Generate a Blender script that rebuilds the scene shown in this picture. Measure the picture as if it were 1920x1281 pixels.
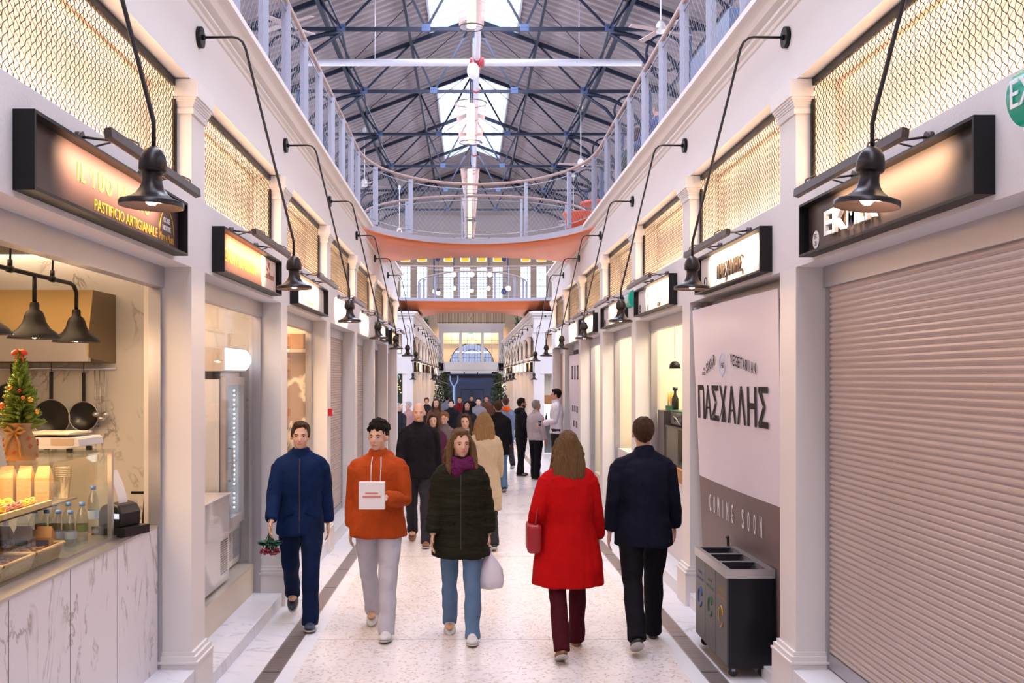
import bpy, math, random
from mathutils import Vector, Matrix
R = math.radians
PI = math.pi
random.seed(7)
for _o in list(bpy.data.objects):
    bpy.data.objects.remove(_o, do_unlink=True)
SC = bpy.context.scene
COL = SC.collection

# ---------------------------------------------------------------- camera
cam_d = bpy.data.cameras.new('camera')
cam_d.sensor_width = 36.0
cam_d.lens = 35.0
cam_d.shift_x = (960 - 878) / 1920.0
cam_d.shift_y = (707 - 640.5) / 1920.0
cam_d.clip_end = 300
cam = bpy.data.objects.new('camera', cam_d)
cam.location = (-0.16, 0.0, 2.0)
cam.rotation_euler = (PI / 2, 0, 0)
COL.objects.link(cam)
SC.camera = cam

# ---------------------------------------------------------------- view and world
SC.view_settings.view_transform = 'Standard'
SC.view_settings.look = 'None'
SC.view_settings.gamma = 1.0
SC.view_settings.use_curve_mapping = False
SC.view_settings.exposure = 0.48
try:
    SC.cycles.use_denoising = True
    SC.cycles.max_bounces = 6
    SC.cycles.diffuse_bounces = 3
    SC.cycles.glossy_bounces = 3
    SC.cycles.transmission_bounces = 6
    SC.cycles.transparent_max_bounces = 12
    SC.cycles.sample_clamp_indirect = 6.0
    SC.cycles.caustics_reflective = False
    SC.cycles.caustics_refractive = False
    SC.cycles.use_adaptive_sampling = True
    SC.cycles.adaptive_threshold = 0.02
except Exception:
    pass
world = bpy.data.worlds.new('world')
SC.world = world
world.use_nodes = True
wn = world.node_tree.nodes['Background']
wn.inputs[0].default_value = (0.80, 0.87, 1.0, 1)      # overcast daylight
wn.inputs[1].default_value = 2.4

DAY = (0.82, 0.84, 1.0)
WARM = (1.0, 0.65, 0.36)


def area(name, loc, rot, sx, sy, power, color, spread=None):
    d = bpy.data.lights.new(name, 'AREA')
    d.shape = 'RECTANGLE'
    d.size = sx
    d.size_y = sy
    d.energy = power
    d.color = color
    if spread:
        d.spread = spread
    o = bpy.data.objects.new(name, d)
    o.location = loc
    o.rotation_euler = rot
    COL.objects.link(o)
    return o


def point(name, loc, power, color, r=0.03):
    d = bpy.data.lights.new(name, 'POINT')
    d.energy = power
    d.color = color
    d.shadow_soft_size = r
    o = bpy.data.objects.new(name, d)
    o.location = loc
    COL.objects.link(o)
    return o


# daylight that comes through the ridge skylights (three glazed stretches of the roof)
for (a, b) in ((-6.0, 0.5), (2.0, 12.5), (17.0, 28.2), (33.2, 44.2)):
    area('skylight_daylight', (0, (a + b) / 2, 11.5), (0, 0, 0), 2.3, b - a, 54 * (b - a), DAY)
# daylight through the clerestory windows of the two long walls
for s in (-1, 1):
    for (a, b) in ((-4, 14), (14, 32), (32, 47)):
        area('window_daylight', (s * 7.3, (a + b) / 2, 7.6), (0, s * R(90), 0), 3.0, b - a, 20 * (b - a), DAY)
# daylight in the open crossing and beyond it
area('crossing_daylight', (0, 27.8, 9.2), (0, 0, 0), 12, 6, 110, DAY)
area('gable_daylight', (0, 59.3, 7.5), (R(-90), 0, 0), 11, 3.5, 420, DAY)

# ---------------------------------------------------------------- materials
MATS = {}


def principled(name, color, rough=0.6, metal=0.0, bump=0.0, bscale=30, spec=0.5, emit=None, estr=0.0, vary=0.0, vscale=4.0, aniso=None):
    if name in MATS:
        return MATS[name]
    m = bpy.data.materials.new(name)
    m.use_nodes = True
    nt = m.node_tree
    p = nt.nodes['Principled BSDF']
    p.inputs['Base Color'].default_value = (*color, 1)
    p.inputs['Roughness'].default_value = rough
    p.inputs['Metallic'].default_value = metal
    p.inputs['Specular IOR Level'].default_value = spec
    if emit:
        p.inputs['Emission Color'].default_value = (*emit, 1)
        p.inputs['Emission Strength'].default_value = estr
    if bump or vary:
        tc = nt.nodes.new('ShaderNodeTexCoord')
        src = tc.outputs['Object']
        if aniso:
            mp = nt.nodes.new('ShaderNodeMapping')
            mp.inputs['Scale'].default_value = aniso
            nt.links.new(src, mp.inputs[0])
            src = mp.outputs[0]
    if bump:
        n = nt.nodes.new('ShaderNodeTexNoise')
        n.inputs['Scale'].default_value = bscale
        n.inputs['Detail'].default_value = 4
        nt.links.new(src, n.inputs['Vector'])
        b = nt.nodes.new('ShaderNodeBump')
        b.inputs['Strength'].default_value = bump
        b.inputs['Distance'].default_value = 0.02
        nt.links.new(n.outputs[0], b.inputs['Height'])
        nt.links.new(b.outputs[0], p.inputs['Normal'])
    if vary:
        n = nt.nodes.new('ShaderNodeTexNoise')
        n.inputs['Scale'].default_value = vscale
        n.inputs['Detail'].default_value = 5
        nt.links.new(src, n.inputs['Vector'])
        mx = nt.nodes.new('ShaderNodeMix')
        mx.data_type = 'RGBA'
        mx.inputs['A'].default_value = (*[c * (1 - vary) for c in color], 1)
        mx.inputs['B'].default_value = (*[min(1, c * (1 + vary)) for c in color], 1)
        nt.links.new(n.outputs[0], mx.inputs['Factor'])
        nt.links.new(mx.outputs['Result'], p.inputs['Base Color'])
    MATS[name] = m
    return m


def emission(name, color, strength):
    if name in MATS:
        return MATS[name]
    m = bpy.data.materials.new(name)
    m.use_nodes = True
    nt = m.node_tree
    nt.nodes.clear()
    e = nt.nodes.new('ShaderNodeEmission')
    e.inputs[0].default_value = (*color, 1)
    e.inputs[1].default_value = strength
    o = nt.nodes.new('ShaderNodeOutputMaterial')
    nt.links.new(e.outputs[0], o.inputs[0])
    MATS[name] = m
    return m


def glass(name, tint=(1, 1, 1), refl=0.12, rough=0.02):
    """thin pane: mostly clear, with a fresnel reflection"""
    if name in MATS:
        return MATS[name]
    m = bpy.data.materials.new(name)
    m.use_nodes = True
    nt = m.node_tree
    nt.nodes.clear()
    t = nt.nodes.new('ShaderNodeBsdfTransparent')
    t.inputs[0].default_value = (*tint, 1)
    g = nt.nodes.new('ShaderNodeBsdfGlossy')
    g.inputs['Roughness'].default_value = rough
    f = nt.nodes.new('ShaderNodeLayerWeight')
    f.inputs[0].default_value = 0.5
    pw = nt.nodes.new('ShaderNodeMath')
    pw.operation = 'POWER'
    pw.inputs[1].default_value = 5.0
    nt.links.new(f.outputs['Facing'], pw.inputs[0])
    mu = nt.nodes.new('ShaderNodeMath')
    mu.operation = 'MULTIPLY_ADD'
    mu.inputs[1].default_value = 0.45
    mu.inputs[2].default_value = refl * 0.2
    mu.use_clamp = True
    nt.links.new(pw.outputs[0], mu.inputs[0])
    x = nt.nodes.new('ShaderNodeMixShader')
    nt.links.new(mu.outputs[0], x.inputs[0])
    nt.links.new(t.outputs[0], x.inputs[1])
    nt.links.new(g.outputs[0], x.inputs[2])
    o = nt.nodes.new('ShaderNodeOutputMaterial')
    nt.links.new(x.outputs[0], o.inputs[0])
    MATS[name] = m
    return m


def marble(name, base=(0.72, 0.70, 0.72), vein=(0.36, 0.33, 0.32), scale=1.0, rough=0.25, tile=None):
    if name in MATS:
        return MATS[name]
    m = bpy.data.materials.new(name)
    m.use_nodes = True
    nt = m.node_tree
    p = nt.nodes['Principled BSDF']
    p.inputs['Roughness'].default_value = rough
    tc = nt.nodes.new('ShaderNodeTexCoord')
    mp = nt.nodes.new('ShaderNodeMapping')
    mp.inputs['Rotation'].default_value = (0.5, 0.35, 0.4)
    mp.inputs['Scale'].default_value = (scale, scale * 1.7, scale * 0.7)
    nt.links.new(tc.outputs['Object'], mp.inputs[0])
    n1 = nt.nodes.new('ShaderNodeTexNoise')
    n1.inputs['Scale'].default_value = 1.6
    n1.inputs['Detail'].default_value = 8
    n1.inputs['Roughness'].default_value = 0.6
    n1.inputs['Distortion'].default_value = 0.8
    nt.links.new(mp.outputs[0], n1.inputs['Vector'])
    # veins where the noise crosses the middle
    a = nt.nodes.new('ShaderNodeMath'); a.operation = 'SUBTRACT'; a.inputs[1].default_value = 0.5
    nt.links.new(n1.outputs[0], a.inputs[0])
    b = nt.nodes.new('ShaderNodeMath'); b.operation = 'ABSOLUTE'
    nt.links.new(a.outputs[0], b.inputs[0])
    r = nt.nodes.new('ShaderNodeValToRGB')
    r.color_ramp.elements[0].position = 0.0
    r.color_ramp.elements[0].color = (1, 1, 1, 1)
    r.color_ramp.elements[1].position = 0.022
    r.color_ramp.elements[1].color = (0, 0, 0, 1)
    nt.links.new(b.outputs[0], r.inputs[0])
    n2 = nt.nodes.new('ShaderNodeTexNoise')
    n2.inputs['Scale'].default_value = 2.3
    nt.links.new(mp.outputs[0], n2.inputs['Vector'])
    r2 = nt.nodes.new('ShaderNodeValToRGB')
    r2.color_ramp.elements[0].position = 0.46
    r2.color_ramp.elements[1].position = 0.62
    nt.links.new(n2.outputs[0], r2.inputs[0])
    mu = nt.nodes.new('ShaderNodeMath'); mu.operation = 'MULTIPLY'
    nt.links.new(r.outputs[0], mu.inputs[0]); nt.links.new(r2.outputs[0], mu.inputs[1])
    mx = nt.nodes.new('ShaderNodeMix'); mx.data_type = 'RGBA'
    mx.inputs['A'].default_value = (*base, 1)
    mx.inputs['B'].default_value = (*vein, 1)
    nt.links.new(mu.outputs[0], mx.inputs['Factor'])
    nt.links.new(mx.outputs['Result'], p.inputs['Base Color'])
    MATS[name] = m
    return m


def terrazzo():
    m = bpy.data.materials.new('terrazzo')
    m.use_nodes = True
    nt = m.node_tree
    p = nt.nodes['Principled BSDF']
    tc = nt.nodes.new('ShaderNodeTexCoord')
    v = nt.nodes.new('ShaderNodeTexVoronoi')
    v.inputs['Scale'].default_value = 42
    nt.links.new(tc.outputs['Object'], v.inputs['Vector'])
    r = nt.nodes.new('ShaderNodeValToRGB')
    r.color_ramp.elements[0].position = 0.16
    r.color_ramp.elements[0].color = (0.12, 0.08, 0.07, 1)
    r.color_ramp.elements[1].position = 0.30
    r.color_ramp.elements[1].color = (0.66, 0.58, 0.55, 1)
    nt.links.new(v.outputs['Distance'], r.inputs[0])
    # only some chips are dark
    r3 = nt.nodes.new('ShaderNodeValToRGB')
    r3.color_ramp.elements[0].position = 0.62
    r3.color_ramp.elements[1].position = 0.66
    nt.links.new(v.outputs['Color'], r3.inputs[0])
    n = nt.nodes.new('ShaderNodeTexNoise')
    n.inputs['Scale'].default_value = 1.1
    n.inputs['Detail'].default_value = 6
    nt.links.new(tc.outputs['Object'], n.inputs['Vector'])
    mx0 = nt.nodes.new('ShaderNodeMix'); mx0.data_type = 'RGBA'
    mx0.inputs['A'].default_value = (0.69, 0.62, 0.63, 1)
    mx0.inputs['B'].default_value = (0.80, 0.745, 0.755, 1)
    nt.links.new(n.outputs[0], mx0.inputs['Factor'])
    mx = nt.nodes.new('ShaderNodeMix'); mx.data_type = 'RGBA'
    nt.links.new(r3.outputs[0], mx.inputs['Factor'])
    nt.links.new(mx0.outputs['Result'], mx.inputs['A'])
    nt.links.new(r.outputs[0], mx.inputs['B'])
    nt.links.new(mx.outputs['Result'], p.inputs['Base Color'])
    rr = nt.nodes.new('ShaderNodeMapRange')
    rr.inputs['To Min'].default_value = 0.20
    rr.inputs['To Max'].default_value = 0.36
    nt.links.new(n.outputs[0], rr.inputs[0])
    nt.links.new(rr.outputs[0], p.inputs['Roughness'])
    return m


M_PLASTER = principled('white_plaster', (0.73, 0.69, 0.70), 0.75, bump=0.10, bscale=60)
M_TRIMW = principled('white_trim_paint', (0.75, 0.705, 0.69), 0.6, bump=0.04, bscale=20)
M_TERR = terrazzo()
M_MARB = marble('white_marble_strip', (0.72, 0.71, 0.76), (0.50, 0.48, 0.53), 0.8, 0.35)
M_MARBP = marble('counter_marble', (0.74, 0.71, 0.75), (0.33, 0.27, 0.26), 1.3, 0.28)
M_MARBW = marble('wall_marble', (0.66, 0.62, 0.58), (0.26, 0.22, 0.19), 1.6, 0.3)
M_CREAM = principled('cream_render', (0.72, 0.64, 0.54), 0.7, bump=0.05)
M_DRAIN = principled('drain_steel', (0.46, 0.39, 0.38), 0.38, 0.8, bump=0.15, bscale=90, aniso=(0.3, 12, 1))
M_BLACK = principled('matt_black_metal', (0.006, 0.005, 0.006), 0.45, 0.0, spec=0.3)
M_BRONZE = principled('dark_bronze', (0.020, 0.013, 0.014), 0.34, 0.3)
M_DARKG = principled('dark_grey_steel', (0.10, 0.09, 0.095), 0.45, 0.6)
M_STEEL = principled('brushed_steel', (0.55, 0.53, 0.54), 0.3, 0.9, bump=0.05, bscale=40, aniso=(1, 1, 20))
M_GALV = principled('grey_painted_steel', (0.40, 0.40, 0.50), 0.5, 0.2)
M_ALU = principled('shutter_aluminium', (0.56, 0.47, 0.45), 0.42, 0.35, bump=0.05, bscale=15)
M_ALUG = principled('guide_aluminium', (0.45, 0.44, 0.48), 0.4, 0.7)
M_GLASS = glass('clear_glass')
M_GLASSG = glass('green_edge_glass', (0.955, 0.98, 0.955), 0.2)
M_COPPER = principled('copper_soffit', (0.66, 0.19, 0.07), 0.28, 0.7, bump=0.03, bscale=6)
M_TRUSS = principled('navy_truss_paint', (0.014, 0.020, 0.045), 0.5, 0.3)
M_TRUSSB = principled('blue_truss_paint', (0.07, 0.11, 0.23), 0.5, 0.2)
M_PIPE = principled('white_pipe_paint', (0.72, 0.70, 0.78), 0.4)
M_RAILW = principled('handrail_wood', (0.42, 0.29, 0.26), 0.45)
M_BULB = emission('bulb_glow', (1.0, 0.66, 0.34), 60)
M_LED = emission('led_strip_glow', (1.0, 0.78, 0.48), 9)
M_WHITE = principled('plain_white', (0.85, 0.84, 0.86), 0.5)
M_GOLD = principled('gold_lettering', (0.75, 0.42, 0.05), 0.4, 0.3)
M_INK = principled('dark_ink', (0.03, 0.022, 0.02), 0.6)


# ---------------------------------------------------------------- mesh helpers
class MB:
    def __init__(self):
        self.v = []
        self.f = []
        self.s = []
        self.m = []
        self.cur = 0

    def add(self, vs, fs, smooth=False, mi=None):
        o = len(self.v)
        self.v += [tuple(p) for p in vs]
        self.f += [tuple(i + o for i in f) for f in fs]
        self.s += [smooth] * len(fs)
        self.m += [self.cur if mi is None else mi] * len(fs)
        return self

    def box(self, x0, x1, y0, y1, z0, z1, M=None):
        x0, x1 = min(x0, x1), max(x0, x1)
        y0, y1 = min(y0, y1), max(y0, y1)
        z0, z1 = min(z0, z1), max(z0, z1)
        vs = [(x0, y0, z0), (x1, y0, z0), (x1, y1, z0), (x0, y1, z0), (x0, y0, z1), (x1, y0, z1), (x1, y1, z1), (x0, y1, z1)]
        if M is not None:
            vs = [M @ Vector(p) for p in vs]
        return self.add(vs, [(0, 3, 2, 1), (4, 5, 6, 7), (0, 1, 5, 4), (1, 2, 6, 5), (2, 3, 7, 6), (3, 0, 4, 7)])

    def tube(self, pts, r, n=8, caps=True, closed=False, smooth=True, ry=None, up=None):
        pts = [Vector(p) for p in pts]
        N = len(pts)
        if N < 2:
            return self
        rs = r if isinstance(r, (list, tuple)) else [r] * N
        rys = ry if isinstance(ry, (list, tuple)) else ([ry] * N if ry else rs)
        prev = None
        vs = []
        for i, p in enumerate(pts):
            if closed:
                t = (pts[(i + 1) % N] - pts[i - 1])
            else:
                t = (pts[min(i + 1, N - 1)] - pts[max(i - 1, 0)])
            t = t.normalized() if t.length > 1e-9 else Vector((0, 0, 1))
            if prev is None:
                a = Vector(up) if up else (Vector((0, 0, 1)) if abs(t.z) < 0.9 else Vector((0, 1, 0)))
                u = (a - t * a.dot(t)).normalized()
            else:
                u = (prev - t * prev.dot(t))
                u = u.normalized() if u.length > 1e-6 else prev
            prev = u
            w = t.cross(u)
            for k in range(n):
                an = 2 * PI * k / n
                vs.append(p + u * (math.cos(an) * rs[i]) + w * (math.sin(an) * rys[i]))
        fs = []
        L = N if closed else N - 1
        for i in range(L):
            j = (i + 1) % N
            for k in range(n):
                k2 = (k + 1) % n
                fs.append((i * n + k, i * n + k2, j * n + k2, j * n + k))
        self.add(vs, fs, smooth)
        if caps and not closed:
            o = len(self.v) - N * n
            self.f.append(tuple(o + k for k in reversed(range(n))))
            self.f.append(tuple(o + (N - 1) * n + k for k in range(n)))
            self.s += [False, False]
            self.m += [self.cur, self.cur]
        return self

    def bar(self, a, b, w, h=None, up=(0, 0, 1)):
        """rectangular bar from a to b"""
        a = Vector(a); b = Vector(b)
        h = h or w
        t = (b - a).normalized()
        upv = Vector(up)
        if abs(t.dot(upv)) > 0.98:
            upv = Vector((0, 1, 0))
        u = (upv - t * upv.dot(t)).normalized()
        s = t.cross(u)
        vs = []
        for p in (a, b):
            for (i, j) in ((-1, -1), (1, -1), (1, 1), (-1, 1)):
                vs.append(p + s * (i * w / 2) + u * (j * h / 2))
        return self.add(vs, [(3, 2, 1, 0), (4, 5, 6, 7), (0, 1, 5, 4), (1, 2, 6, 5), (2, 3, 7, 6), (3, 0, 4, 7)])

    def lathe(self, prof, c=(0, 0, 0), n=24, M=None, smooth=True):
        vs = []
        for (r, z) in prof:
            for k in range(n):
                a = 2 * PI * k / n
                p = Vector((c[0] + r * math.cos(a), c[1] + r * math.sin(a), c[2] + z))
                vs.append(M @ p if M is not None else p)
        fs = []
        for i in range(len(prof) - 1):
            for k in range(n):
                k2 = (k + 1) % n
                fs.append((i * n + k, (i + 1) * n + k, (i + 1) * n + k2, i * n + k2))
        return self.add(vs, fs, smooth)

    def prism(self, poly, axis, a, b):
        """extrude a 2D polygon along an axis: axis 'x' -> poly is (y,z); 'y' -> (x,z); 'z' -> (x,y)"""
        def P(p, t):
            if axis == 'x':
                return (t, p[0], p[1])
            if axis == 'y':
                return (p[0], t, p[1])
            return (p[0], p[1], t)
        n = len(poly)
        vs = [P(p, a) for p in poly] + [P(p, b) for p in poly]
        fs = [tuple(reversed(range(n))), tuple(range(n, 2 * n))]
        fs += [(i, (i + 1) % n, n + (i + 1) % n, n + i) for i in range(n)]
        return self.add(vs, fs)

    def ball(self, c, r, n=12, m=8, M=None, smooth=True):
        r = r if isinstance(r, (list, tuple)) else (r, r, r)
        vs = []
        for j in range(m + 1):
            th = PI * j / m
            for k in range(n):
                a = 2 * PI * k / n
                p = Vector((r[0] * math.sin(th) * math.cos(a), r[1] * math.sin(th) * math.sin(a), r[2] * math.cos(th)))
                if M is not None:
                    p = M @ p
                vs.append(p + Vector(c))
        fs = []
        for j in range(m):
            for k in range(n):
                k2 = (k + 1) % n
                fs.append((j * n + k, (j + 1) * n + k, (j + 1) * n + k2, j * n + k2))
        return self.add(vs, fs, smooth)


def obj(name, mb, mat, parent=None, loc=None, link=True):
    me = bpy.data.meshes.new(name)
    me.from_pydata(mb.v, [], mb.f)
    for mm in (mat if isinstance(mat, (list, tuple)) else [mat]):
        me.materials.append(mm)
    me.polygons.foreach_set('use_smooth', mb.s)
    me.polygons.foreach_set('material_index', mb.m)
    me.update()
    o = bpy.data.objects.new(name, me)
    if link:
        COL.objects.link(o)
    if parent is not None:
        o.parent = parent
    if loc:
        o.location = loc
    return o


def bevel(o, w=0.004, seg=2):
    m = o.modifiers.new('soft_edges', 'BEVEL')
    m.width = w
    m.segments = seg
    m.limit_method = 'ANGLE'
    m.angle_limit = R(40)
    return o


def fixn(o):
    import bmesh
    bm = bmesh.new()
    bm.from_mesh(o.data)
    bmesh.ops.recalc_face_normals(bm, faces=bm.faces)
    bm.to_mesh(o.data)
    bm.free()
    return o


def tag(o, label=None, cat=None, group=None, kind=None):
    if label:
        o['label'] = label
    if cat:
        o['category'] = cat
    if group:
        o['group'] = group
    if kind:
        o['kind'] = kind
    return o


def struct(o):
    o['kind'] = 'structure'
    return o


def thing(name, label, cat, loc=(0, 0, 0), rotz=0.0, group=None):
    o = bpy.data.objects.new(name, None)
    o.empty_display_size = 0.1
    COL.objects.link(o)
    o.location = loc
    o.rotation_euler = (0, 0, rotz)
    return tag(o, label, cat, group)


def dup(root, loc, label, rotz=None):
    r = root.copy()
    COL.objects.link(r)
    r.location = loc
    if rotz is not None:
        r.rotation_euler = (0, 0, rotz)
    r['label'] = label
    for ch in [c for c in bpy.data.objects if c.parent == root]:
        c = ch.copy()
        COL.objects.link(c)
        c.parent = r
        for g in [q for q in bpy.data.objects if q.parent == ch]:
            d = g.copy()
            COL.objects.link(d)
            d.parent = c
    return r


def text(name, body, mat, M, parent=None, w=None, h=0.1, ext=0.002, bold=0.0, spacing=1.0, align='CENTER'):
    """text as a mesh: fitted to cap height h and, if given, total width w; M places it (x right, y up, z out)"""
    cu = bpy.data.curves.new(name, 'FONT')
    cu.body = body
    cu.size = 1.0
    cu.extrude = 0.0
    cu.offset = bold
    cu.space_character = spacing
    cu.align_x = 'LEFT'
    cu.resolution_u = 3
    t = bpy.data.objects.new(name, cu)
    COL.objects.link(t)
    dg = bpy.context.evaluated_depsgraph_get()
    me = bpy.data.meshes.new_from_object(t.evaluated_get(dg))
    bpy.data.objects.remove(t, do_unlink=True)
    bpy.data.curves.remove(cu)
    if not me.vertices:
        return None
    xs = [v.co.x for v in me.vertices]; ys = [v.co.y for v in me.vertices]
    x0, x1, y0, y1 = min(xs), max(xs), min(ys), max(ys)
    sy = h / (y1 - y0)
    sx = (w / (x1 - x0)) if w else sy
    ox = (x0 + x1) / 2 if align == 'CENTER' else x0
    for v in me.vertices:
        v.co = Vector(((v.co.x - ox) * sx, (v.co.y - y0) * sy, 0))
    # give it thickness
    import bmesh
    bm = bmesh.new()
    bm.from_mesh(me)
    r = bmesh.ops.extrude_face_region(bm, geom=list(bm.faces))
    for e in r['geom']:
        if isinstance(e, bmesh.types.BMVert):
            e.co.z += ext
    bmesh.ops.recalc_face_normals(bm, faces=bm.faces)
    for v in bm.verts:
        v.co = M @ v.co
    for f in bm.faces:
        f.smooth = False
    bm.to_mesh(me)
    bm.free()
    me.materials.clear()
    me.materials.append(mat)
    o = bpy.data.objects.new(name, me)
    COL.objects.link(o)
    if parent is not None:
        o.parent = parent
    return o


def wallM(s, d, y, z, face=1.90):
    """frame on the corridor wall: x along reading direction, y up, z toward the corridor; d = distance out from the face"""
    return Matrix(((0, 0, -s, s * (face - d)), (-s, 0, 0, y), (0, 1, 0, z), (0, 0, 0, 1)))


FACE = 1.90
def fz(y):
    return -0.0137 * y

# ================================================================ SETTING: floor
def sloped(name, x0, x1, y0, y1, up, mat, th=0.12):
    mb = MB()
    n = max(1, int((y1 - y0) / 4))
    for i in range(n):
        a = y0 + (y1 - y0) * i / n
        b = y0 + (y1 - y0) * (i + 1) / n
        vs = [(x0, a, fz(a) + up - th), (x1, a, fz(a) + up - th), (x1, b, fz(b) + up - th), (x0, b, fz(b) + up - th),
              (x0, a, fz(a) + up), (x1, a, fz(a) + up), (x1, b, fz(b) + up), (x0, b, fz(b) + up)]
        mb.add(vs, [(0, 3, 2, 1), (4, 5, 6, 7), (0, 1, 5, 4), (1, 2, 6, 5), (2, 3, 7, 6), (3, 0, 4, 7)])
    return struct(obj(name, mb, mat))


sloped('floor', -1.37, 1.37, -6, 66, 0.0, M_TERR)
sloped('floor_crossing', -12, -1.63, 24.6, 31.2, 0.0, M_TERR)
sloped('floor_crossing_east', 1.63, 12, 24.6, 31.2, 0.0, M_TERR)
for s in (-1, 1):
    sloped('floor_marble_strip_inner', *(sorted((s * 1.37, s * 1.49))), -6, 62, 0.0, M_MARB)
    sloped('floor_drain_channel', *(sorted((s * 1.49, s * 1.63))), -6, 62, -0.045, M_DRAIN)
    for (a, b) in ((-6, 24.6), (31.2, 62)):
        sloped('floor_marble_strip', *(sorted((s * 1.63, s * 1.93))), a, b, 0.0, M_MARB)
# slotted drain covers lying in the channel
for s in (-1, 1):
    y = -1.0
    n = 0
    while y < 31 and n < 60:
        mb = MB()
        ce = 0.012
        L = 1.0
        for i in range(2):
            mb.box(s * 1.492, s * 1.500 if i == 0 else s * 1.492, 0, L, -0.02, 0) if i == 0 else mb.box(s * 1.620, s * 1.628, 0, L, -0.02, 0)
        k = 0
        yy = 0.01
        while yy < L - 0.01:
            mb.box(s * 1.500, s * 1.620, yy, yy + ce, -0.012, -0.001)
            yy += ce * 1.75
        o = obj('floor_drain_grating', mb, M_DRAIN, loc=(0, y + 0.005, fz(y)))
        o.rotation_euler = (math.atan(-0.0137), 0, 0)
        struct(o)
        y += L + 0.01
        n += 1
# joints across the terrazzo
for y in (4.0, 8.0, 12.0, 16.1, 20.2, 24.6, 31.2):
    mb = MB()
    mb.box(-1.37, 1.37, y, y + 0.008, fz(y) - 0.01, fz(y) + 0.0008)
    struct(obj('floor_joint', mb, principled('joint_grey', (0.22, 0.19, 0.19), 0.6)))

# ================================================================ SETTING: stall blocks
NEAR_Y0, NEAR_Y1 = -5.7, 24.55
FAR_Y0, FAR_Y1 = 31.2, 58.5
PW = 0.16   # half width of a pilaster
def P(k):
    return 6.42 + 3.0 * k
FARK = [31.36 + 3.0 * i for i in range(10)]


def cornice_poly(s, dz):
    pts = [(1.90, 4.33), (1.885, 4.335), (1.875, 4.35), (1.885, 4.365), (1.86, 4.375), (1.86, 4.39), (1.895, 4.395),
           (1.895, 4.44), (1.85, 4.455), (1.82, 4.485), (1.80, 4.50), (1.755, 4.505), (1.755, 4.55), (2.05, 4.55), (2.05, 4.33)]
    return [(s * x, z + dz) for (x, z) in pts]


def stall_wall(s, y0, y1, pys, dz, name):
    mb = MB()
    X0, X1 = s * FACE, s * (FACE + 0.30)
    mb.box(X0, X1, y0, y1, 3.87 + dz, 4.50 + dz)                       # upper band
    mb.box(X0, X1, y0, y1, 2.69 + dz, 3.15 + dz)                       # sign band
    o = struct(obj(name, mb, M_PLASTER))
    return o


def cornice(s, y0, y1, dz, i):
    mb = MB()
    mb.prism(cornice_poly(s, dz), 'y', y0, y1)
    o = struct(obj('trim_%d' % i, mb, M_TRIMW))
    fixn(o)


def pilaster(s, y, dz, ya=None, yb=None):
    """one pilaster: shaft, moulded base and capital"""
    a = y - PW if ya is None else ya
    b = y + PW if yb is None else yb
    mb = MB()
    base = fz(y) - 0.05
    mb.box(s * FACE, s * (FACE + 0.30), a, b, base, 2.69 + dz)
    mb.box(s * FACE, s * (FACE + 0.30), a, b, 3.15 + dz, 3.87 + dz)
    # base block and its moulding
    bt = 0.27 + dz * 0.9 if dz else 0.27 + (fz(y) + 0.09) * 0.8
    mb.box(s * (FACE - 0.045), s * (FACE + 0.2), a - 0.03, b + 0.03, base, bt - 0.07)
    for (e, z0, z1) in ((0.050, bt - 0.07, bt - 0.055), (0.036, bt - 0.055, bt - 0.025), (0.018, bt - 0.025, bt)):
        mb.box(s * (FACE - e), s * (FACE + 0.2), a - e * 0.8, b + e * 0.8, z0, z1)
    # capital: cove, fillet and square block
    for i in range(7):
        t = i / 6.0
        e = 0.008 + 0.030 * (1 - math.cos(t * PI / 2)) + (0.008 if i < 2 else 0)
        z0 = 3.655 + dz + 0.100 * i / 7
        mb.box(s * (FACE - e), s * (FACE + 0.12), a - e, b + e, z0, z0 + 0.100 / 7)
    mb.box(s * (FACE - 0.05), s * (FACE + 0.12), a - 0.045, b + 0.045, 3.755 + dz, 3.862 + dz)
    return struct(obj('pilaster', mb, M_TRIMW))


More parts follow.
